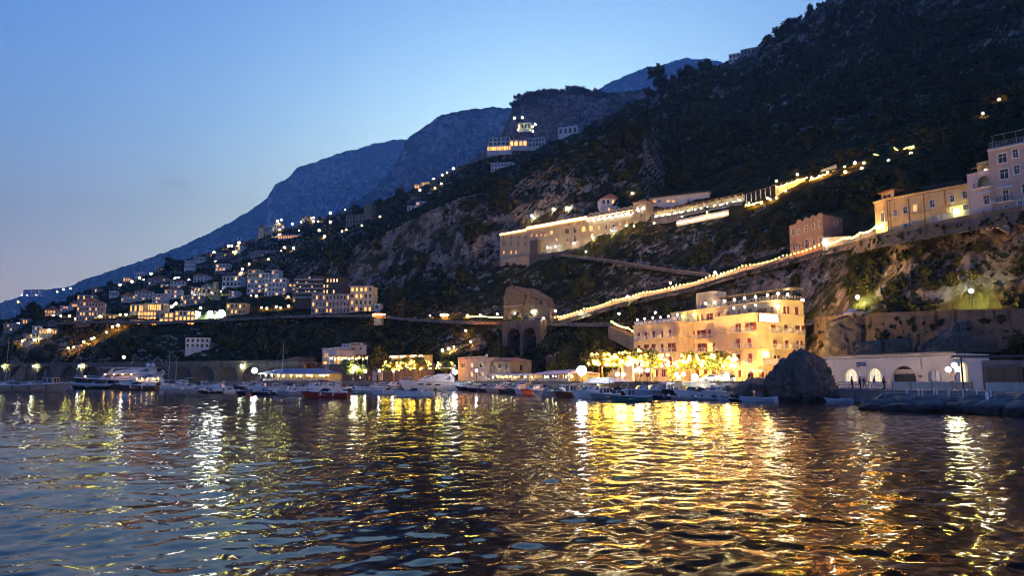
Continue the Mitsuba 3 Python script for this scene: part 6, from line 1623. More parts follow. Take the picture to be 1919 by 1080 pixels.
def boat_parts(kind, L=1.0):
    """Parts of one kind of boat at its own size: (name, above, mesh, colour slot)."""
    out = []
    spec = {'open': (6.5, 2.3, .95), 'cuddy': (7.5, 2.6, 1.15), 'fisher': (6.6, 2.2, .85), 'rib': (8, 2.6, .75), 'yacht': (15, 4.2, 1.9), 'row': (4.6, 1.6, .6), 'barge': (15, 4.4, 1.8), 'speed': (8.2, 2.5, 1.05), 'sail': (12, 3.6, 1.25), 'super': (36, 7.4, 3.4)}
    L, B, H = spec[kind]
    rows, s, b, zs = hull_shape(L, B, H, double=kind == 'fisher', keel=-.35 * max(1, L / 9))
    n = len(s)
    hull = MB()
    for sg in (1, -1):
        hull.add(*sheet(rows * [1, sg, 1]))
    tr = np.vstack([rows[:, 0], (rows[:, 0] * [1, -1, 1])[::-1]])
    hull.add(tr, [[0, i, i + 1] for i in range(1, len(tr) - 1)])
    out.append(('hull', None, hull, 'hull'))
    g = rows[-1]
    rr = MB()
    for sg in (1, -1):
        rr.tube(g * [1, sg, 1], .035 * max(1, L / 8), 4)
    out.append(('rub_rail', 'hull', rr, 'trim'))
    well = kind in ('open', 'fisher', 'row', 'rib', 'speed', 'cuddy', 'barge')
    dz = np.where((s < (.62 if kind != 'barge' else .7)) & (s > .04), zs * .45, zs - .03) if well else zs - .03
    inn = .985 if not well else .86
    dk = MB()
    a = np.c_[g[:, 0], g[:, 1] * inn, dz]
    dk.add(*sheet(np.stack([a, a * [1, -1, 1]])))
    if well:
        for sg in (1, -1):
            dk.add(*sheet(np.stack([g * [1, sg, 1], np.c_[g[:, 0], g[:, 1] * sg * inn, zs - .02], np.c_[g[:, 0], g[:, 1] * sg * inn, dz]])))
    out.append(('deck', None, dk, 'deck'))

    def at_s(q):
        return np.interp(q, s, b), np.interp(q, s, zs)

    def house_(x0, x1, w0, w1, z0, z1, rake=.5, back=.1, nm='cabin', glass=True):
        """Deckhouse with raked front; w are half widths."""
        v = np.array([[x0, -w0, z0], [x1 + rake, -w1, z0], [x1 + rake, w1, z0], [x0, w0, z0], [x0 + back, -w0 * .86, z1], [x1, -w1 * .80, z1], [x1, w1 * .80, z1], [x0 + back, w0 * .86, z1]])
        m = MB().add(v, [[0, 1, 5, 4], [1, 2, 6, 5], [2, 3, 7, 6], [3, 0, 4, 7], [4, 5, 6, 7]])
        out.append((nm, None, m, 'top'))
        gl = MB(); e = .015
        for sg in (-1, 1):
            p = [v[0], v[1], v[5], v[4]] if sg < 0 else [v[3], v[2], v[6], v[7]]
            p = [q + [0, sg * e, 0] for q in p]
            def lerp(u, w): return (p[0] * (1 - u) + p[1] * u) * (1 - w) + (p[3] * (1 - u) + p[2] * u) * w
            k = max(2, int((x1 - x0) / 1.1))
            for i in range(k):
                u0, u1 = .06 + .86 * i / k, .06 + .86 * (i + .82) / k
                gl.add(np.array([lerp(u0, .35), lerp(u1, .35), lerp(u1, .88), lerp(u0, .88)]), [[0, 1, 2, 3]])
        p = [v[1] + [e, 0, 0], v[2] + [e, 0, 0], v[6] + [e, 0, 0], v[5] + [e, 0, 0]]
        for u0, u1 in ((.07, .47), (.53, .93)):
            f = lambda u, w: (p[0] * (1 - u) + p[1] * u) * (1 - w) + (p[3] * (1 - u) + p[2] * u) * w
            gl.add(np.array([f(u0, .3), f(u1, .3), f(u1, .9), f(u0, .9)]), [[0, 1, 2, 3]])
        if glass:
            out.append(('window', nm, gl, 'glass'))

    def outboard(k=1):
        for i in range(k):
            y = (i - (k - 1) / 2) * .6
            m = MB().box((-.28, y, H * .86 + .28), (.48, .36, .55)).box((-.30, y, H * .86 + .62), (.40, .30, .18)).box((-.22, y, .1), (.2, .12, H * .86 + .3)).box((-.30, y, -.3), (.35, .06, .3))
            out.append(('outboard_engine', None, m, 'black'))

    def rail(x0, x1, h=.5):
        m = MB(); q = np.linspace(x0 / L, x1 / L, 9); bb, zz = np.interp(q, s, b), np.interp(q, s, zs)
        for sg in (1, -1):
            m.tube(np.c_[np.interp(q, s, g[:, 0]), bb * .93 * sg, zz + h], .018 * max(1, L / 9), 4)
            for i in range(0, 9, 2):
                x = np.interp(q[i], s, g[:, 0])
                m.tube([[x, bb[i] * .93 * sg, zz[i] - .02], [x, bb[i] * .93 * sg, zz[i] + h]], .015 * max(1, L / 9), 4)
        out.append(('bow_rail', None, m, 'metal'))

    def canopy(x0, x1, w, z, z0, m='canvas'):
        c = MB()
        xs = np.linspace(x0, x1, 5); ys = np.linspace(-w, w, 5)
        gq = np.array([[[x, y, z + .16 * (1 - (y / w) ** 2) - .05 * ((x - (x0 + x1) / 2) / (x1 - x0)) ** 2 * 4] for y in ys] for x in xs])
        c.add(*sheet(gq)); c.add(*sheet(gq - [0, 0, .04]))
        out.append(('canopy', None, c, m))
        f = MB()
        for x in (x0 + .1, x1 - .1):
            for sg in (-1, 1):
                f.tube([[x * .6 + (x0 + x1) / 2 * .4, sg * w * .95, z0], [x, sg * w * .95, z]], .022, 4)
        out.append(('canopy_frame', 'canopy', f, 'metal'))

    def screen(x, w, z0, h=.5, rake=.35):
        m = MB()
        m.add(np.array([[x + rake, -w * .5, z0], [x + rake, w * .5, z0], [x, w * .48, z0 + h], [x, -w * .48, z0 + h]]), [[0, 1, 2, 3]])
        for sg in (-1, 1):
            m.add(np.array([[x + rake, sg * w * .5, z0], [x - .7, sg * w * .9, z0], [x - .8, sg * w * .86, z0 + h * .8], [x, sg * w * .48, z0 + h]]), [[0, 1, 2, 3]])
        out.append(('windscreen', None, m, 'glass'))

    bm, zm = at_s(.5)
    if kind == 'open':
        out.append(('console', None, MB().box((L * .42, 0, zm * .45 + .45), (.7, .8, .9)), 'top')); screen(L * .46, .8, zm + .05, .45)
        out.append(('seat', None, MB().box((L * .30, 0, zm * .45 + .3), (.6, 1.2, .6)).box((L * .26, 0, zm * .45 + .75), (.12, 1.2, .45)).box((L * .07, 0, zm * .45 + .25), (.5, B * .7, .5)), 'top'))
        outboard(1); rail(L * .66, L * .97, .35)
    if kind == 'cuddy':
        house_(L * .34, L * .60, bm * .78, bm * .62, zm - .05, zm + 1.0, .8, .05); rail(L * .55, L * .98, .5)
        canopy(L * .10, L * .38, bm * .85, zm + 1.35, zm); outboard(1)
        out.append(('antenna', None, MB().tube([[L * .36, .5, zm + 1.0], [L * .33, .5, zm + 3.2]], .02, 3).tube([[L * .97, 0, zm], [L * .97, 0, zm + .9]], .02, 3), 'metal'))
        out.append(('seat', None, MB().box((L * .12, 0, zm * .45 + .3), (.6, B * .7, .6)), 'top'))
    if kind == 'fisher':
        house_(L * .42, L * .60, bm * .5, bm * .42, zm * .7, zm + 1.05, .25, 0); out.append(('cabin_roof', 'cabin', MB().box((L * .50, 0, zm + 1.1), (L * .26, bm * 1.15, .07)), 'top'))
        out.append(('mast_post', None, MB().tube([[L * .36, 0, zm * .5], [L * .36, 0, zm + 2.6]], .04, 5), 'wood'))
        out.append(('thwart', None, MB().box((L * .2, 0, zm * .75), (.3, B * .8, .06)).box((L * .7, 0, zm * .85), (.3, B * .6, .06)), 'wood'))
    if kind == 'rib':
        q = np.linspace(0, 1, 13); m = MB()
        for sg in (1, -1):
            m.tube(np.c_[g[:, 0], g[:, 1] * sg, zs + .02], np.r_[.12, np.full(n - 1, .27)], 8)
        out.append(('tube', None, m, 'tube')); out.append(('console', None, MB().box((L * .42, 0, zm * .4 + .6), (.8, .9, 1.2)), 'top')); screen(L * .46, .9, zm + .45, .4)
        out.append(('seat_cover', None, MB().ell((L * .30, 0, zm + .25), (1.1, .75, .75), 2), 'black'))
        out.append(('arch', None, MB().tube([[L * .1, -bm * .9, zm], [L * .03, -bm * .8, zm + 1.7], [L * .03, bm * .8, zm + 1.7], [L * .1, bm * .9, zm]], .06, 5), 'metal')); outboard(2)
    if kind == 'row':
        out.append(('thwart', None, MB().box((L * .3, 0, zm * .8), (.28, B * .8, .05)).box((L * .58, 0, zm * .85), (.28, B * .75, .05)), 'wood'))
    if kind == 'speed':
        screen(L * .52, bm * 1.25, zm + .08, .55, .7)
        out.append(('radar_arch', None, MB().tube([[L * .30, -bm * .95, zm], [L * .22, -bm * .85, zm + 1.25], [L * .22, bm * .85, zm + 1.25], [L * .30, bm * .95, zm]], .09, 6), 'top'))
        out.append(('seat', None, MB().box((L * .36, -.5, zm * .5 + .4), (.6, .6, .8)).box((L * .36, .5, zm * .5 + .4), (.6, .6, .8)).box((L * .10, 0, zm * .5 + .3), (.9, B * .75, .6)), 'top'))
        rail(L * .62, L * .98, .35); outboard(2)
        st = MB()
        for sg in (1, -1):
            for q_ in (.28, .55):
                bb, zz = at_s(q_); st.tube([[q_ * L, sg * (bb + .09), zz - .05], [q_ * L, sg * (bb + .09), zz - .6]], .10, 6)
        out.append(('fender', None, st, 'fender'))
    if kind == 'barge':
        house_(L * .60, L * .76, bm * .6, bm * .55, zm * .95, zm + 1.5, .2, 0)
        out.append(('hatch', None, MB().box((L * .34, 0, zm * .7), (L * .3, B * .5, zm * .5)), 'deck')); rail(L * .03, L * .6, .7)
        out.append(('mast_post', None, MB().tube([[L * .58, 0, zm], [L * .58, 0, zm + 3.2]], .06, 5), 'metal'))
        f = MB()
        for q_ in (.2, .45, .7):
            for sg in (1, -1):
                bb, zz = at_s(q_); f.tube([[q_ * L, sg * (bb + .06), zz], [q_ * L, sg * (bb + .02), .25]], .09, 5)
        out.append(('fender', None, f, 'black'))
    if kind == 'yacht':
        house_(L * .20, L * .60, bm * .82, bm * .62, zm - .1, zm + 1.25, 2.2, .3, 'saloon'); house_(L * .24, L * .42, bm * .62, bm * .5, zm + 1.25, zm + 1.75, .9, .1, 'flybridge')
        out.append(('radar_arch', None, MB().tube([[L * .26, -bm * .7, zm + 1.4], [L * .20, -bm * .65, zm + 3.0], [L * .20, bm * .65, zm + 3.0], [L * .26, bm * .7, zm + 1.4]], .12, 6).ell((L * .2, 0, zm + 3.35), (.35, .35, .3), 1), 'top'))
        out.append(('hard_top', None, MB().box((L * .30, 0, zm + 2.95), (L * .24, bm * 1.3, .10)), 'top')); rail(L * .55, L * .98, .7)
        hw_ = MB()
        for q_ in (.42, .55, .66):
            bb, zz = at_s(q_)
            for sg in (1, -1):
                hw_.box((q_ * L - .1, sg * (bb * .985 - .02), zz * .66), (1.1, .16, .34), 0)
        out.append(('hull_window', 'hull', hw_, 'glass')); out.append(('swim_platform', None, MB().box((-.5, 0, .35), (1.2, B * .8, .12)), 'deck'))
    if kind == 'sail':
        house_(L * .36, L * .62, bm * .5, bm * .38, zm - .05, zm + .5, .7, .1)
        out.append(('mast', None, MB().tube([[L * .56, 0, zm], [L * .56, 0, zm + 17]], [.11, .07], 6), 'metal'))
        out.append(('boom', None, MB().tube([[L * .56, 0, zm + 1.5], [L * .14, 0, zm + 1.6]], .08, 5).tube([[L * .54, 0, zm + 1.72], [L * .15, 0, zm + 1.78]], .15, 6), 'canvas'))
        sy = MB()
        for e in ([L * .98, 0, zm + .3], [.1, 0, zm + .1], [L * .55, -bm, zm], [L * .55, bm, zm]):
            sy.tube([[L * .56, 0, zm + 16.8], e], .018, 3)
        sy.tube([[L * .56, -.9, zm + 9], [L * .56, .9, zm + 9]], .03, 4)
        out.append(('rigging', 'mast', sy, 'metal')); rail(L * .5, L * .98, .6)
    if kind == 'super':
        house_(L * .10, L * .66, bm * .86, bm * .68, zm - .2, zm + 2.2, 1.5, .4, 'main_deck_house'); house_(L * .16, L * .58, bm * .74, bm * .6, zm + 2.35, zm + 4.5, 1.6, .4, 'upper_deck_house')
        out.append(('deck_roof', 'main_deck_house', MB().box((L * .36, 0, zm + 2.28), (L * .60, bm * 1.75, .16)), 'top'))
        out.append(('deck_roof', 'upper_deck_house', MB().box((L * .40, 0, zm + 4.58), (L * .56, bm * 1.6, .18)), 'top'))
        out.append(('radar_mast', None, MB().tube([[L * .40, 0, zm + 4.6], [L * .37, 0, zm + 9.5]], [.55, .2], 6).box((L * .385, 0, zm + 7.2), (1.6, 3.2, .2)).box((L * .38, 0, zm + 8.4), (1.2, 2.2, .2)).ell((L * .36, 1.2, zm + 8.9), (.6, .6, .6), 1), 'black'))
        for q_ in (.17, .22):
            out.append(('satellite_dome', None, MB().ell((L * q_, .9, zm + 5.5), (.75, .75, .85), 2), 'top'))
        rail(L * .62, L * .98, .9)
    return L, out


BOATS = {}


def boat(kind, label, px, py, size, yaw, hull, cat='boat', group=None, Y=None, canvas='canvas_navy', top='deck_white', deck='deck_white', tube_='canvas_grey', name='boat', B=1.0):
    """Puts a boat at the pixel of its waterline; size > 0 is its length in the picture, size < 0 its length in metres."""
    if kind not in BOATS:
        L0, parts = boat_parts(kind)
        BOATS[kind] = (L0, [(nm, ab, mikit.ply(m.mesh(), smooth=35 if nm in ('hull', 'tube') else False), sl) for nm, ab, m, sl in parts])
    L0, parts = BOATS[kind]
    r = at(px, py, 1.0) - [0, 0, EYE]
    Y = min(-EYE / r[2], quay_Y(px) - 5) if Y is None else Y
    c = r[:2] * Y
    k = (-size if size < 0 else size * Y / F / abs(math.cos(math.radians(yaw)))) / L0
    t = thing(name, label, cat, group)
    cols = {'hull': hull, 'trim': 'white_paint' if hull != 'hull_white' else 'canvas_grey', 'deck': deck, 'top': top, 'glass': 'boat_glass', 'black': 'rubber', 'metal': 'grey_metal', 'canvas': canvas, 'wood': 'wood', 'tube': tube_, 'fender': 'fender_white'}
    tr = T().translate([float(c[0]), float(c[1]), 0.0]).rotate([0, 0, 1], yaw).scale([k, k * B, k]).translate([-L0 / 2, 0, 0])
    done = {}
    for nm, ab, p, sl in parts:
        key = obj(nm, dict(p), cols[sl], done.get(ab, t), to_world=tr)
        done.setdefault(nm, key)
    return t, c, k


W_, N_, BK_, BR, R_, TE, GY, PB_, TA, CR = ('hull_' + q for q in ('white', 'navy', 'black', 'brown', 'red', 'teal', 'grey', 'paleblue', 'tan', 'cream'))
boat('barge', 'long tan grey work barge with small wheelhouse at the left end of the harbour', 72, 735.5, 126, -4, TA, 'work boat', name='work_barge', canvas='canvas_grey', deck='hull_grey', top='hull_grey')
boat('open', 'dark open boat cut by the left edge of the picture', -10, 733, 44, 8, N_)
boat('rib', 'dark inflatable boat with a black covered seat and an arch', 172, 729.5, 82, 178, BK_, name='inflatable_boat', tube_='hull_grey')
boat('speed', 'dark brown speedboat with its bow to the left and a white arch', 254, 732, 78, 181, BR, name='speedboat')
boat('cuddy', 'black hulled cabin cruiser with white top, bow to the left, behind the brown speedboat', 341, 727.5, 58, 176, BK_, name='cabin_cruiser', canvas='canvas_grey')
boat('open', 'pale grey launch with its bow to the left below the cabin cruiser', 366, 735.5, 36, 196, GY)
boat('speed', 'black hulled white decked speedboat right of the pale grey launch', 394, 738, 40, 200, BK_, name='speedboat')
boat('open', 'white boat with outboard between two black hulled speedboats', 426, 737, 40, 205, W_)
boat('open', 'black hulled boat with a white motor beside the red buoy', 466, 740.5, 44, 200, BK_)
boat('speed', 'dark blue speedboat with white deck behind the red buoy', 506, 741, 44, 203, N_, name='speedboat')
boat('cuddy', 'grey hulled cruiser with its bow next to the red speedboat', 546, 742, 50, 200, GY, name='cabin_cruiser', canvas='canvas_navy')
boat('speed', 'red hulled speedboat with white arch and white fenders', 608, 746, 88, 180, R_, name='speedboat')
boat('row', 'long low grey boat right behind the red speedboat', 672, 738.5, 62, 178, GY)
boat('open', 'pale blue motorboat with its bow against the white speedboat', 722, 739.5, 52, 192, PB_)
boat('speed', 'white speedboat with low deck and black outboards at its right end', 775, 743, 76, 181, W_, name='speedboat')
boat('yacht', 'large white motor yacht with long raked windows in front of the white floodlight', 812, 730, 130, 176, W_, 'yacht', name='motor_yacht')
sy_, c_, k_ = boat('super', 'huge black hulled superyacht with white upper decks and dark radar mast', 275, 0, 178, 180, BK_, 'yacht', name='superyacht', Y=276, top='hull_paleblue')
for i in range(4):
    lamp(ball('deck_lamp', [c_[0] + (i - 1.2) * 3.2, c_[1] - 4.4, 5.2], .28, 'bulb_glass', sy_), WARM, rayI(1.3, .28), .2)
lamp(ball('deck_lamp', [c_[0] + .8, c_[1] - 1, 11.6], .55, 'bulb_glass', sy_), (1, .85, .75), rayI(12, .45), .5)
lamp(ball('deck_lamp', [c_[0] - 12, c_[1] - 3, 4.4], .3, 'bulb_glass', sy_), WARM, rayI(5, .3), .2)
my_, c_, k_ = boat('yacht', 'white motor yacht with warm lit side windows in front of the superyacht', 318, 0, 98, 183, W_, 'yacht', name='motor_yacht', Y=262, top='hull_paleblue')
for i in range(5):
    lamp(ball('deck_lamp', [c_[0] - 2 + i * 1.9, c_[1] - 2.6, 3.5], .24, 'bulb_glass', my_), WARM, rayI(1.5, .24), .2)
boat('yacht', 'white yacht with a sloping stern and a lit cabin right of the two tall masts', 384, 0, 42, 4, W_, 'yacht', name='motor_yacht', Y=255)
boat('yacht', 'white flybridge cruiser left of the greenish floodlight', 441, 0, 50, 172, W_, 'yacht', name='motor_yacht', Y=224)
boat('sail', 'sailing yacht with the taller of two bare masts rising over the superyacht stern', 360, 0, 46, 184, W_, 'sailing yacht', name='sailing_yacht', Y=248)
boat('sail', 'sailing yacht with the shorter of two bare masts, moored behind the white yacht', 372, 0, 38, 178, N_, 'sailing yacht', name='sailing_yacht', Y=258)
boat('sail', 'sailing yacht whose bare mast stands before the restaurant pavilion', 560, 0, 60, 183, W_, 'sailing yacht', name='sailing_yacht', Y=205)
# moored row right of the yacht: bows towards the viewer
ROW = [('cuddy', 868, 732, W_, 'white and pale blue cabin cruiser, first of the moored row right of the big yacht'), ('open', 895, 734, BK_, 'black boat, second of the moored row, beside the white cruiser'), ('speed', 915, 735, N_, 'navy speedboat, third of the moored row'), ('cuddy', 934, 736, GY, 'grey hulled cruiser, fourth of the moored row'), ('speed', 955, 737.5, BK_, 'black sharp bowed speedboat, fifth of the moored row'),
       ('cuddy', 972, 738.5, N_, 'navy cruiser with pale cabin, sixth of the moored row'), ('open', 988, 739.5, PB_, 'pale blue boat, seventh of the moored row'), ('cuddy', 1004, 740.5, R_, 'dark red hulled cruiser, eighth of the moored row'), ('open', 1022, 742, GY, 'grey boat with dark rim, ninth of the moored row'), ('open', 1041, 743, GY, 'grey boat with lit deck, tenth of the moored row'),
       ('fisher', 1071, 745, BR, 'long dark brown wooden boat with a round fender under the brightest floodlight'), ('cuddy', 1107, 746.5, W_, 'white cabin cruiser with bright windows right of the brown wooden boat'), ('fisher', 1134, 748, GY, 'grey wooden boat tucked behind the teal cabin boat')]
for i, (kd, x, y, h, lab) in enumerate(ROW):
    boat(kd, lab, x, y, -(7.4 if kd == 'cuddy' else (7.8 if 'long' in lab else 6.4)), 212 + (i * 37 % 11) - 5, h, canvas=('canvas_white', 'canvas_navy', 'canvas_grey')[i % 3])
tb, c_, k_ = boat('fisher', 'teal hulled wooden cabin boat with white rail, lying broadside in front', 1183, 753, 80, 183, TE, name='cabin_boat', top='hull_paleblue', deck='hull_cream')
boat('open', 'dark grey boat moored right behind the teal cabin boat', 1243, 748.5, 44, 190, N_)
boat('row', 'grey rowing boat between the dark grey boat and the tilted white motor', 1272, 749, 32, 195, GY)
boat('open', 'grey boat with white seats left of the inflatable with raised tubes', 1294, 750, 40, 186, GY)
boat('rib', 'pale grey inflatable boat with rounded tubes in front of the riprap', 1329, 751, 46, 183, GY, name='inflatable_boat', tube_='hull_paleblue')
boat('open', 'slate blue boat with an upright console right of the pale inflatable', 1360, 751.5, 34, 190, PB_)
boat('row', 'black rowing boat pressed against the blue grey fishing boat', 1385, 753, 40, 186, BK_)
boat('fisher', 'blue grey fishing boat with a small dark glazed cabin below the rock', 1422, 754.5, 74, 184, PB_, name='fishing_boat', top='hull_navy', deck='hull_grey')
boat('row', 'small pale blue rowing boat at the right foot of the huge rock', 1571, 752, 50, 178, PB_)
# second rank, half hidden
r2 = np.random.default_rng(21)
SECOND = [(8, 724), (58, 725), (112, 724), (148, 724), (205, 723.5), (232, 723), (300, 724), (382, 728), (405, 729), (440, 731), (462, 732), (488, 733), (516, 733), (538, 732), (566, 733), (588, 734), (612, 734), (634, 732), (655, 731), (688, 731), (705, 732), (738, 731), (880, 728), (903, 729), (925, 730), (946, 731), (968, 732), (990, 733), (1012, 734), (1034, 735.5), (1056, 737), (1080, 738), (1100, 739.5), (1125, 741), (1152, 743), (1205, 744), (1228, 744), (1252, 744.5), (1285, 745), (1310, 746), (1345, 747)]
HN = {W_: 'white', N_: 'navy', GY: 'grey', PB_: 'pale blue', BK_: 'black', CR: 'cream', BR: 'brown', TE: 'teal'}
KN_ = {'open': 'open boat', 'cuddy': 'cabin boat with canopy', 'speed': 'speedboat with an arch', 'fisher': 'wooden boat'}
for i, (x, y) in enumerate(SECOND):
    kd = ('cuddy', 'open', 'cuddy', 'speed', 'fisher')[(i * 7) % 5]; h = (W_, GY, N_, W_, PB_, CR, BK_, W_)[(i * 5) % 8]
    boat(kd, f'{HN[h]} {KN_[kd]}, {ordl(i)} from left in the hidden second rank', x, y, -(6.8 + r2.uniform(0, 2.6)), 200 + r2.uniform(-18, 22), h, canvas=('canvas_white', 'canvas_navy', 'canvas_grey', 'canvas_black')[i % 4], group='boats of the second rank')
for x, y, r, m, lab in ((235, 746.5, .62, 'hull_grey', 'grey round mooring buoy floating alone on the left'), (465.5, 743, .5, 'hull_red', 'red pear shaped buoy in front of the black hulled boat')):
    q = at(x, y, 1.0) - [0, 0, EYE]; Y = -EYE / q[2]; c = q[:2] * Y
    b = thing('buoy', lab, 'buoy')
    obj('float', MB().tube([[*c, -.4], [*c, -.1], [*c, .25], [*c, .55], [*c, .8]], np.array([.4, .95, 1.0, .6, .12]) * r, 10), m, b)
    obj('ring', MB().tube([[c[0] - .1, c[1], .8], [c[0], c[1], .98], [c[0] + .1, c[1], .8]], .03, 5), 'grey_metal', b)
for i, (x, y0, Y) in enumerate(((10, 634, 268), (1214, 697, 137), (1391, 707, 126), (1223, 700, 134), (1067, 690, 142), (1083, 690, 141))):
    p = at(x, 716, Y); zt_ = at(x, y0, Y)[2]
    tag(obj('mooring_pole', MB().tube([[p[0], p[1], -1], [p[0], p[1], zt_]], [.09, .06], 6), 'grey_metal' if i == 0 else 'wood'), ('tall lamp mast without light at the far left quay', 'pale pole at the quay below the left end of the hotel, left one', 'pale pole at the quay left of the huge rock', 'pale pole at the quay below the left end of the hotel, right one', 'thin pole left of the brightest floodlight, left one', 'thin pole left of the brightest floodlight, right one')[i], 'pole')

# ------------------------------------------------------------------ trees
def crown(seed, lumps=6, leaves=240, sub=1, leaf=.16, shape=(1, 1, .8)):
    """A crown of radius about 1: dark lumpy cores and many separate leaf faces around them."""
    r = np.random.default_rng(seed); mb = MB()
    cs = r.normal(0, .42, (lumps, 3)) * shape; cs[0] *= .2
    rs = r.uniform(.34, .58, lumps)
    for c, q in zip(cs, rs):
        v, f = ICO[sub]
        d = 1 + .5 * (meshkit.fbm(v * 2.2 + c * 5 + seed, 3, seed) - .5)
        mb.add(v * d[:, None] * q * .86 * np.array([1, 1, .9]) + c, f)
    k = r.integers(0, lumps, leaves)
    d = r.normal(0, 1, (leaves, 3)); d /= np.linalg.norm(d, axis=1, keepdims=True)
    p = cs[k] + d * (rs[k] * r.uniform(.82, 1.22, leaves))[:, None]
    a = r.normal(0, 1, (leaves, 3)); b = r.normal(0, 1, (leaves, 3))
    s = (leaf * r.uniform(.6, 1.3, leaves))[:, None]
    a = a / np.linalg.norm(a, axis=1, keepdims=True) * s; b = b / np.linalg.norm(b, axis=1, keepdims=True) * s
    mb.add(np.stack([p - a, p + a * .6 + b, p + a * .7 - b], 1).reshape(-1, 3), np.arange(leaves * 3).reshape(-1, 3))
    return mb.mesh()


PROTO = [crown(s, 4, 80, 0, .27, (1, 1, .75)) for s in range(8)]
SCRUBP = [crown(20 + s, 3, 50, 0, .33, (1, 1, .7)) for s in range(8)]
NEARP = [crown(40 + s, 9, 900, 1, .115, (1.15, 1.15, .7)) for s in range(4)]
prot = np.zeros((290, 520))


def protect(px0, px1, py0, py1, Y):
    a, b = int(max(0, min(519, px0 / 4 + 20))), int(max(0, min(519, px1 / 4 + 20)))
    c, d = int(max(0, min(289, py0 / 4))), int(max(0, min(289, py1 / 4)))
    prot[c:d + 1, a:b + 1] = np.maximum(prot[c:d + 1, a:b + 1], Y)


for b in HB:
    protect(*b)
for b in ((1182, 1515, 540, 720, 215), (937, 990, 428, 476, 360), (985, 1050, 412, 470, 360), (1050, 1105, 404, 460, 360), (1100, 1160, 396, 440, 350), (1155, 1222, 376, 432, 345), (1220, 1300, 366, 412, 320), (1300, 1400, 352, 402, 320), (1395, 1500, 336, 384, 290), (1264, 1370, 398, 424, 290), (938, 1036, 536, 612, 300), (946, 1010, 606, 668, 290), (1478, 1585, 398, 472, 215), (1640, 1940, 250, 442, 160), (1545, 1860, 660, 720, 140), (600, 692, 640, 700, 240), (0, 520, 680, 706, 320), (855, 960, 668, 706, 190), (1575, 1645, 553, 588, 300), (1770, 1872, 543, 585, 300), (985, 1075, 345, 412, 420), (715, 800, 660, 700, 215)):
    protect(*b)
for key, d in scene.items():
    if 'emitter' in d and 'to_world' in d:
        m = np.array(d['to_world'].matrix)
        x, y = to_px(m[:3, 3])
        protect(x - 5, x + 5, y - 5, y + 5, m[1, 3] + 3)
for px in np.arange(1040, 1920, 3.0):
    y = np.interp(px, [q[0] for q in ramp], [q[1] for q in ramp]); protect(px, px + 3, y - 17, y + 2, 300)
for px in np.arange(1052, 1330, 3.0):
    y = np.interp(px, [q[0] for q in hp], [q[1] for q in hp]); protect(px, px + 3, y - 4, y + 5, 360)
for px in np.arange(880, 945, 3.0):
    protect(px, px + 3, 586, 604, 310)


def free(x, y, r, Y):
    a, b = int((x - r) / 4 + 20), int((x + r) / 4 + 20); c, d = int((y - r) / 4), int((y + r) / 4)
    if b < 0 or a > 519 or d < 0 or c > 289:
        return True
    return prot[max(c, 0):max(d, 0) + 1, max(a, 0):max(b, 0) + 1].max() < Y


def scatter(name, g, rows, count, seed, rmin, rmax, label, steep_max=.62, bsdf='foliage', far=330.0, below=None):
    r = np.random.default_rng(seed); mb = MB(); n = 0
    nrm = np.cross(g[1:, :-1] - g[:-1, :-1], g[:-1, 1:] - g[:-1, :-1]); nrm /= np.linalg.norm(nrm, axis=-1, keepdims=True) + 1e-9
    X, Yp = to_px(g[:, :rows])
    h = np.abs(np.diff(Yp, axis=1)) + .25
    w = h[:-1] * np.abs(np.diff(X[:, :-1], axis=0)) * ((X[:-1, :-1] > -120) & (X[:-1, :-1] < 2060) & (Yp[:-1, :-1] > -60))
    w = w.ravel() / w.sum()
    for idx in r.choice(len(w), count, p=w):
        i, j = divmod(idx, h.shape[1])
        p = g[i, j] + r.uniform(0, 1) * (g[i + 1, j] - g[i, j]) + r.uniform(0, 1) * (g[i, j + 1] - g[i, j])
        if 1 - abs(nrm[i, j, 2]) > (steep_max if name == 'forest' or g[i, j, 0] > g[i, j, 1] * .38 else .5) * r.uniform(.75, 1.1) or p[2] < 3.5:
            continue
        if name == 'forest' and p[1] > 260 and meshkit.fbm(np.array([p[0] / 45, p[1] / 45, p[2] / 45]), 3, 31) < .43:
            continue
        rad = (rmin + (rmax - rmin) * r.uniform(0, 1) ** 1.6) * min(2.6, max(.45, p[1] / far)) * (1.35 if r.random() < .12 else 1)
        x, y = to_px(p + [0, 0, rad * .5]); rp = rad * F / p[1]
        if not free(x, y, rp * 1.05, p[1] - rad - 1):
            continue
        v, f = (PROTO if name == 'forest' else SCRUBP)[r.integers(0, 8)]
        a = r.uniform(0, 6.28); c_, s_ = math.cos(a), math.sin(a)
        sz = rad * np.array([r.uniform(.85, 1.2), r.uniform(.85, 1.2), r.uniform(.8, 1.5)])
        v = v * sz
        mb.add(np.c_[v[:, 0] * c_ - v[:, 1] * s_, v[:, 0] * s_ + v[:, 1] * c_, v[:, 2]] + p + [0, 0, rad * .35], f); n += 1
    k = obj(name, mb, bsdf); labels[k] = {'kind': 'stuff', 'label': label}
    print(name, n, sum(len(f) for f in mb.f))


scatter('forest', mg, 220, 8600, 5, 1.3, 4.6, 'dense dark trees and scrub covering the steep hillside', steep_max=.43)


scatter('scrub', mg, 220, 5200, 15, .5, 1.15, 'low dark scrub rooted on ledges of the cliffs', steep_max=.85, far=250)


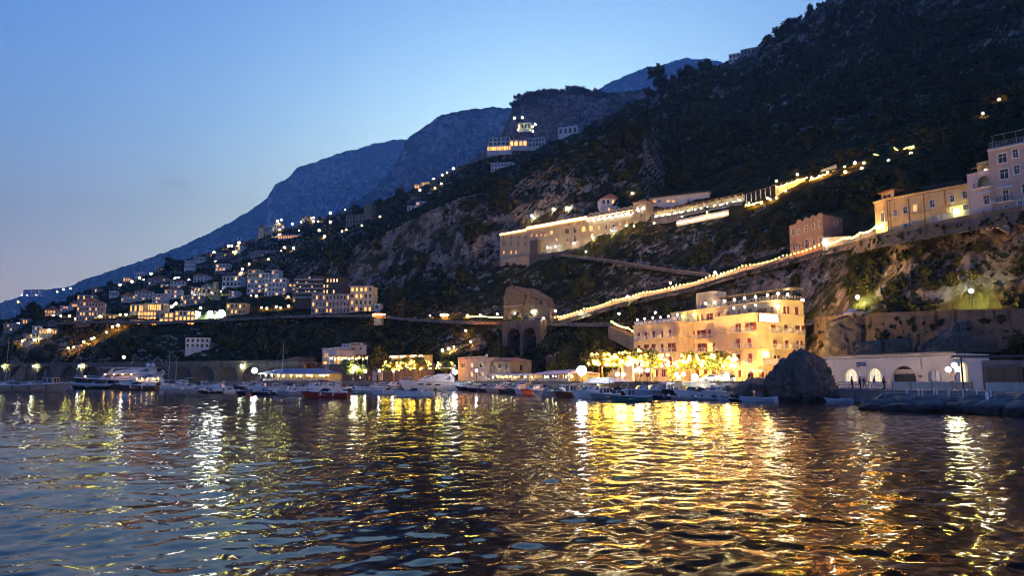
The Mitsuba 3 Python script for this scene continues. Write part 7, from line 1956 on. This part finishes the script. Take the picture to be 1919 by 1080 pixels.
wp = MB(); r = np.random.default_rng(77)
for pts, cnt, drop in ((ramp[11:], 90, 2.6), (ramp[:12], 110, 1.4), (road_r, 70, 3.5)):
    P = np.array([at(*q) for q in pts]); L = np.r_[0, np.cumsum(np.linalg.norm(np.diff(P, axis=0), axis=1))]
    for _ in range(cnt):
        q = np.array([np.interp(t_, L, P[:, k]) for t_ in [r.uniform(0, L[-1])] for k in range(3)]); rad = r.uniform(.25, .8)
        q = q + [0, -.25, .1 - drop * r.uniform(0, 1) ** .6]
        v, f = SCRUBP[r.integers(0, 8)]
        wp.add(v * rad * [1.2, .7, r.uniform(.7, 1.6)] + q, f)
k = obj('wall_plants', wp, 'foliage'); labels[k] = {'kind': 'stuff', 'label': 'dark weeds and capers hanging from the stone road walls'}


def tree(name, label, base, h, rad, seed, trunk=.22, flatten=.7, bsdf='foliage', group=None, lean=0.0):
    t = thing(name, label, 'tree', group)
    base = np.asarray(base, float); top = base + [lean, 0, h - rad * flatten * .6]
    mb = MB().tube([base, base + (top - base) * .5 + [lean * .2, 0, 0], top], [trunk * 1.3, trunk, trunk * .6], 7)
    r = np.random.default_rng(seed)
    for i in range(5):
        a = i * 1.26 + r.uniform(-.3, .3)
        q = base + (top - base) * r.uniform(.62, .8)
        mb.tube([q, q + [math.cos(a) * rad * .35, math.sin(a) * rad * .35, rad * .25], q + [math.cos(a) * rad * .7, math.sin(a) * rad * .7, rad * .5]], [trunk * .5, trunk * .35, trunk * .15], 5)
    obj('trunk', mb, 'bark', t)
    v, f = NEARP[seed % 4]
    a = seed * 1.7; c_, s_ = math.cos(a), math.sin(a)
    v = v * rad * np.array([1, 1, flatten / .7])
    obj('crown', (np.c_[v[:, 0] * c_ - v[:, 1] * s_, v[:, 0] * s_ + v[:, 1] * c_, v[:, 2]] + top, f), bsdf, t)
    return top


mat('leaf_green', (.07, .10, .03), .7, var=.4, scale=.4)
mat('leaf_bright', (.10, .17, .04), .7, var=.4, scale=.4)
LT = [(1128, 674, 151, 3.0, 'leftmost flat crowned tree hung with golden bulbs, right of the brightest floodlight', 40), (1166, 676, 151, 2.4, 'second flat crowned tree hung with golden bulbs on the quay', 34), (1186, 668, 154, 2.9, 'third flat crowned tree hung with golden bulbs, at the left corner of the hotel', 40), (1222, 675, 149, 3.1, 'fourth flat crowned tree hung with golden bulbs, before the left wing of the hotel', 44), (1296, 678, 150, 3.3, 'fifth flat crowned tree hung with golden bulbs, before the middle of the hotel', 44), (1346, 678, 147, 3.2, 'sixth flat crowned tree hung with golden bulbs, before the middle of the hotel', 44),
      (738, 686, 196, 3.6, 'tree full of amber bulbs below the yellow terrace, left one', 30), (783, 683, 192, 4.2, 'tree full of amber bulbs below the yellow terrace, right one', 40), (836, 686, 184, 3.0, 'bush like tree with golden bulbs left of the small pink house', 18)]
for i, (x, y, Y, rad, lab, nb) in enumerate(LT):
    p = at2(x, y, Y); h = p[2] - QZ + rad * .35
    top = tree('lit_tree', lab, [p[0], p[1], QZ], h, rad, 60 + i, .2, .52, 'leaf_green')
    t = thing('tree_lights', 'golden bulbs hanging in the ' + lab.replace(' hung with golden bulbs', '').replace(' full of amber bulbs', '').replace(' with golden bulbs', ''), 'string lights')
    labels[t]['label'] = ' '.join(labels[t]['label'].replace(',', '').split()[:16])
    r = np.random.default_rng(900 + i)
    pts = []
    for k in range(int(nb * 1.5)):
        a = r.uniform(0, 6.28); q = math.sqrt(r.uniform(.05, 1.0)); zf = r.uniform(-.55, .42)
        c = top + [math.cos(a) * q * rad * 1.12, math.sin(a) * q * rad * 1.12 - .3, zf * rad * .8]
        pts.append(c)
        lamp(ball('bulb', c, r.uniform(.16, .33), 'bulb_glass', t), (1, .31, .014), rayI(1.2, .2), .07)
    pts = sorted(pts, key=lambda q: q[0])
    obj('cable', MB().tube(np.array(pts) + [0, 0, .2], .012, 3), 'dark_metal', t)
for i, (x, y, Y, rad, h, fl, lab, m) in enumerate(((711, 664, 203, 3.6, 9.0, 1.15, 'dark round topped tree between the white building and the yellow terrace', 'foliage'), (662, 688, 197, 3.2, 4.6, .7, 'green tree glowing in the light of a tall three headed lamp', 'leaf_bright'), (1086, 668, 190, 5.5, 9.5, .9, 'big dark tree right behind the brightest floodlight', 'foliage'), (1060, 676, 184, 4.4, 7.5, .9, 'dark tree between the red house and the brightest floodlight', 'foliage'), (1122, 655, 188, 5.0, 10.5, .8, 'broad dark tree above the leftmost tree of golden bulbs', 'foliage'), (580, 686, 226, 4.0, 6.0, .8, 'brown bare looking tree left of the white restaurant building', 'bark'), (566, 691, 222, 2.4, 4.0, .8, 'small green tree behind the right end of the pavilion roof', 'leaf_green'), (800, 676, 210, 3.4, 7.0, .9, 'dark tree at the right end of the yellow terrace', 'foliage'), (882, 668, 205, 1.6, 7.5, .5, 'palm like little tree lit green above the small pink house', 'leaf_bright'), (1258, 697, 156, 1.2, 4.2, 1.0, 'slim young tree before the corner of the hotel left wing', 'leaf_green'), (507, 700, 236, 3.0, 5.0, .8, 'dark bush behind the greenish floodlight', 'foliage'), (934, 664, 205, 5.0, 11.0, .9, 'dark tree against the left foot of the road viaduct', 'foliage'), (1018, 662, 207, 5.2, 11.0, .9, 'dark tree against the right foot of the road viaduct', 'foliage'), (975, 684, 198, 3.6, 6.0, .8, 'low dark tree between the viaduct arches and the kiosk', 'foliage'))):
    p = at2(x, y, Y)
    tree('tree', lab, [p[0], p[1], QZ if p[2] - h < QZ + 3 else p[2] - h], h if p[2] - h >= QZ + 3 else p[2] - QZ + rad * .3, rad, 80 + i, .25, fl, m)
for i, x in enumerate((1322, 1331, 1356, 1366)):
    p = at(x, 711, 148); v, f = NEARP[i % 4]
    tag(obj('hedge_bush', (v * [1.5, 1.0, 1.1] + [p[0], p[1], QZ + .75], f), 'leaf_green'), f'{ordl(i)} clipped green bush from the left before the glazed ground floor of the hotel', 'bush')
RT = [(966, 190), (975, 182), (985, 178), (996, 174), (1007, 172), (1018, 173), (1030, 171), (1042, 170), (1054, 169), (1066, 167), (1078, 165), (1089, 166), (1101, 169), (1114, 172), (1127, 174)]
for i, (x, y) in enumerate(RT):
    p = at(x, y + 5, 1225 * 1.575); tree('rim_tree', f'{ordl(i)} from the left of the dark trees along the rim of the wooded headland', p - [0, 0, 17], 26, 13 + (i * 5 % 4), 110 + i, .5, .75, group='trees along the rim of the wooded headland')
ST = [(1440, 80, 11, 865), (1449, 84, 6, 865), (1488, 44, 8, 850), (1478, 54, 6, 850), (1497, 38, 6, 845), (1518, 26, 6, 840), (1536, 12, 5, 835), (1425, 93, 5, 865), (1462, 68, 5, 860), (1240, 157, 5, 890), (1260, 148, 5, 890), (1175, 196, 5, 895)]
for i, (x, y, q, Y) in enumerate(sorted(ST)):
    p = at(x, y + 3, Y); tree('skyline_tree', f'{ordl(i)} from the left of the single trees on the near mountain skyline', p - [0, 0, 7], 8 + q * .9, q * .62, 140 + i, .4, .9, group='single trees on the near mountain skyline')
for i, (x, y, h) in enumerate(((60, 603, 11), (65, 604, 13), (70, 603, 12), (76, 604, 9), (56, 605, 8))):
    Y = hit(x, y) - 5; p = at(x, y, Y); v, f = NEARP[i % 4]
    t = thing('cypress', f'{ordl(i)} from the left of the dark cypress clump at the far left', 'tree', 'dark cypress clump at the far left')
    obj('trunk', MB().tube([p - [0, 0, 4], p + [0, 0, h * .4]], .2, 5), 'bark', t)
    obj('crown', (v * [1.6, 1.6, h * .5] + p + [0, 0, h * .42], f), 'foliage', t)

# ------------------------------------------------------------------ vehicles and people
def car(label, c, yaw, m, name='parked_car', scale=1.0):
    t = thing(name, label, 'car')
    c_, s_ = math.cos(yaw), math.sin(yaw)
    R = np.array([[c_, -s_, 0], [s_, c_, 0], [0, 0, 1]])
    def put(mb):
        v, f = mb.mesh(); return v * scale @ R.T + c, f
    prof = np.array([(-2.1, .3), (-2.12, .75), (-1.9, .92), (-1.35, 1.0), (-.75, 1.42), (.55, 1.45), (1.15, 1.02), (1.95, .86), (2.12, .6), (2.1, .3)])
    body = MB(); v = np.array([[x, y * (.86 if z < 1.1 else .70), z] for y in (-1, 1) for x, z in prof]); k = len(prof)
    body.add(v, [[i, (i + 1) % k, (i + 1) % k + k, i + k] for i in range(k)])
    for o in (0, k):
        body.add(v[o:o + k], [[0, i, i + 1] for i in range(1, k - 1)])
    b = obj('body', put(body), m, t)
    gl = MB()
    for sg in (-1, 1):
        gl.add(np.array([[-1.15, sg * .80, 1.04], [1.0, sg * .80, 1.05], [.5, sg * .725, 1.38], [-.68, sg * .725, 1.36]]), [[0, 1, 2, 3]])
    obj('window', put(gl), 'boat_glass', b)
    for x in (-1.3, 1.3):
        for sg in (-1, 1):
            obj('wheel', put(MB().tube([[x, sg * .70, .32], [x, sg * .88, .32]], .32, 12)), 'rubber', t)
    for sg in (-1, 1):
        obj('tail_lamp', put(MB().box((-2.1, sg * .62, .78), (.08, .3, .14))), 'hull_red', t)
    return t


p = at(1333, 716, 144); car('white car parked in front of the hotel bushes, left one', np.array([p[0], p[1], QZ]), .1, 'hull_white')
p = at(1356, 716, 143); car('cream car parked in front of the hotel bushes, right one', np.array([p[0], p[1], QZ]), .1, 'hull_cream')
p = at(1602, 594, 139); cr_ = car('pale car with glowing red tail light on the upper road right of the hotel', np.array([p[0], p[1], at(1602, 597, 142)[2]]), math.pi + .5, 'hull_grey', 'road_car', 1.05)
k = [q for q in scene if q.startswith(cr_ + '__tail_lamp')]
for q in k:
    lamp(q, (1, .05, .04), 5, 0)
for i, (x, Y, m, lab) in enumerate(((946, 279, 'hull_red', 'dark red car before the tunnel, leftmost of four'), (984, 272, 'hull_grey', 'grey car before the small tunnel arch, second of four'), (998, 269, 'hull_white', 'white car right of the tunnel, third of four'), (1010, 267, 'hull_black', 'black car right of the tunnel, last of four'))):
    p = at(x, 604, Y); car(lab, np.array([p[0], p[1], zr]), -.3, m, 'road_car', 1.1)


def person(label, c, h, yaw, shirt, trousers, pose=0.0, seated=False):
    """A standing or walking figure: one continuous body with clothes and hair as parts."""
    import manifold3d as m3
    t = thing('person', label, 'person')
    c = np.asarray(c, float); R = np.array([[math.cos(yaw), -math.sin(yaw), 0], [math.sin(yaw), math.cos(yaw), 0], [0, 0, 1]])
    J = {'hipL': (0, .09, .52), 'hipR': (0, -.09, .52), 'kneeL': (.05 + pose * .12, .10, .28), 'kneeR': (.03 - pose * .06, -.10, .28), 'footL': (pose * .16, .10, .03), 'footR': (-pose * .16, -.10, .03), 'toeL': (pose * .16 + .08, .11, .02), 'toeR': (-pose * .16 + .08, -.11, .02), 'pel': (0, 0, .55), 'chest': (0, 0, .74), 'neck': (.01, 0, .84), 'head': (.02, 0, .93), 'shL': (0, .115, .81), 'shR': (0, -.115, .81), 'elL': (-pose * .08, .15, .63), 'elR': (pose * .08, -.15, .63), 'haL': (.05 - pose * .1, .15, .48), 'haR': (.05 + pose * .1, -.15, .48)}

    def limb(bones):
        parts = []
        for a, ra, b, rb in bones:
            s1, s2 = m3.Manifold.sphere(ra, 10).translate(J[a]), m3.Manifold.sphere(rb, 10).translate(J[b])
            parts.append(m3.Manifold.batch_hull([s1, s2]))
        m = m3.Manifold.batch_boolean(parts, m3.OpType.Add).to_mesh()
        return np.array(m.vert_properties[:, :3]) * h @ R.T + c, np.array(m.tri_verts)
    obj('body', limb([('hipL', .055, 'kneeL', .04), ('kneeL', .038, 'footL', .025), ('footL', .025, 'toeL', .018), ('hipR', .055, 'kneeR', .04), ('kneeR', .038, 'footR', .025), ('footR', .025, 'toeR', .018), ('pel', .085, 'chest', .09), ('chest', .085, 'neck', .035), ('neck', .035, 'head', .03), ('head', .062, 'head', .058), ('shL', .035, 'elL', .027), ('elL', .026, 'haL', .02), ('shR', .035, 'elR', .027), ('elR', .026, 'haR', .02), ('shL', .04, 'shR', .04)]), 'skin', t)
    obj('shirt', limb([('pel', .095, 'chest', .10), ('chest', .095, 'neck', .042), ('shL', .048, 'shR', .048), ('shL', .043, 'elL', .036), ('shR', .043, 'elR', .036)]), shirt, t)
    obj('trousers', limb([('hipL', .064, 'kneeL', .05), ('kneeL', .048, 'footL', .036), ('hipR', .064, 'kneeR', .05), ('kneeR', .048, 'footR', .036), ('hipL', .066, 'hipR', .066)]), trousers, t)
    J['hair'] = (.005, 0, .955)
    obj('hair', limb([('hair', .060, 'hair', .058)]), 'rubber', t)


flat('skin', (.42, .26, .18), .6)
PPL = [(1404, 715.5, 128, 'hull_black', 'hull_black', 'person in black standing on the quay edge left of the huge rock', .6), (1410, 715.5, 128, 'hull_red', 'hull_navy', 'person in a red top walking on the quay beside one in black', .5), (1369, 715, 133, 'hull_navy', 'hull_black', 'dark figure on the quay below the corner wing of the hotel', .2),
       (1612, 726, 99, 'hull_black', 'hull_black', 'person in black by the railing before the first lit arch of the hall', .3), (1620, 726.5, 99, 'hull_red', 'hull_grey', 'person in an orange red top between the two lit arches of the hall', .4), (1639, 727, 98, 'hull_red', 'hull_white', 'person in a red top before the second lit arch of the hall', .2), (1657, 729, 97, 'hull_brown', 'hull_black', 'person in a dark brown jacket at the left end of the canvas fence', .5), (1597, 726, 100, 'hull_navy', 'hull_black', 'person in navy leaning near the rock end of the railing', .1),
       (675, 711, 195, 'hull_white', 'hull_navy', 'person in white on the left quay below the bright terraces', .4), (692, 711, 194, 'hull_red', 'hull_black', 'person in a red shirt on the left quay below the pale doorway', .3), (768, 707, 178, 'hull_paleblue', 'hull_navy', 'person in pale blue standing by the bow of the motor yacht', .1), (640, 711, 199, 'hull_tan', 'hull_black', 'person in a tan jacket right of the pavilion on the left quay', .5)]
for x, y, Y, sh, tr_, lab, ps in PPL:
    p = at2(x, y, Y)
    person(lab, [p[0], p[1], SQZ if x > 1500 else QZ], 1.74, -1.2 + x % 3, sh, tr_, ps)
SR = thing('square_railing', 'dark railing along the square in front of the lit arches', 'railing')
a, b = at(1572, 731, 103), at(1668, 733, 97)
obj('rail', railing_run([np.r_[a[:2], SQZ], np.r_[b[:2], SQZ]], 1.05, .35, .022, 6), 'dark_metal', SR)
for i, (x, Y, lab) in enumerate(((1418, 140, 'cafe table parasol in tan before the hotel corner, left one'), (1428, 138, 'cafe table parasol in tan before the hotel corner, right one'))):
    p = at(x, 712, Y); t = thing('parasol', lab, 'parasol')
    obj('pole', MB().tube([[p[0], p[1], QZ], [p[0], p[1], QZ + 2.4]], .04, 5), 'wood', t)
    obj('canopy', MB().tube([[p[0], p[1], QZ + 2.0], [p[0], p[1], QZ + 2.5]], [1.4, .05], 8), 'canvas_tan', t)


# ------------------------------------------------------------------ air
obj_haze = fresh('haze')
scene[obj_haze] = {'type': 'cube', 'to_world': T().translate([0, 4000, 1700]).scale([10000, 10000, 1735]), 'bsdf': {'type': 'null'}, 'interior': {'type': 'ref', 'id': 'air'}}
labels[obj_haze] = {'kind': 'stuff', 'label': 'thin blue evening haze over the bay'}
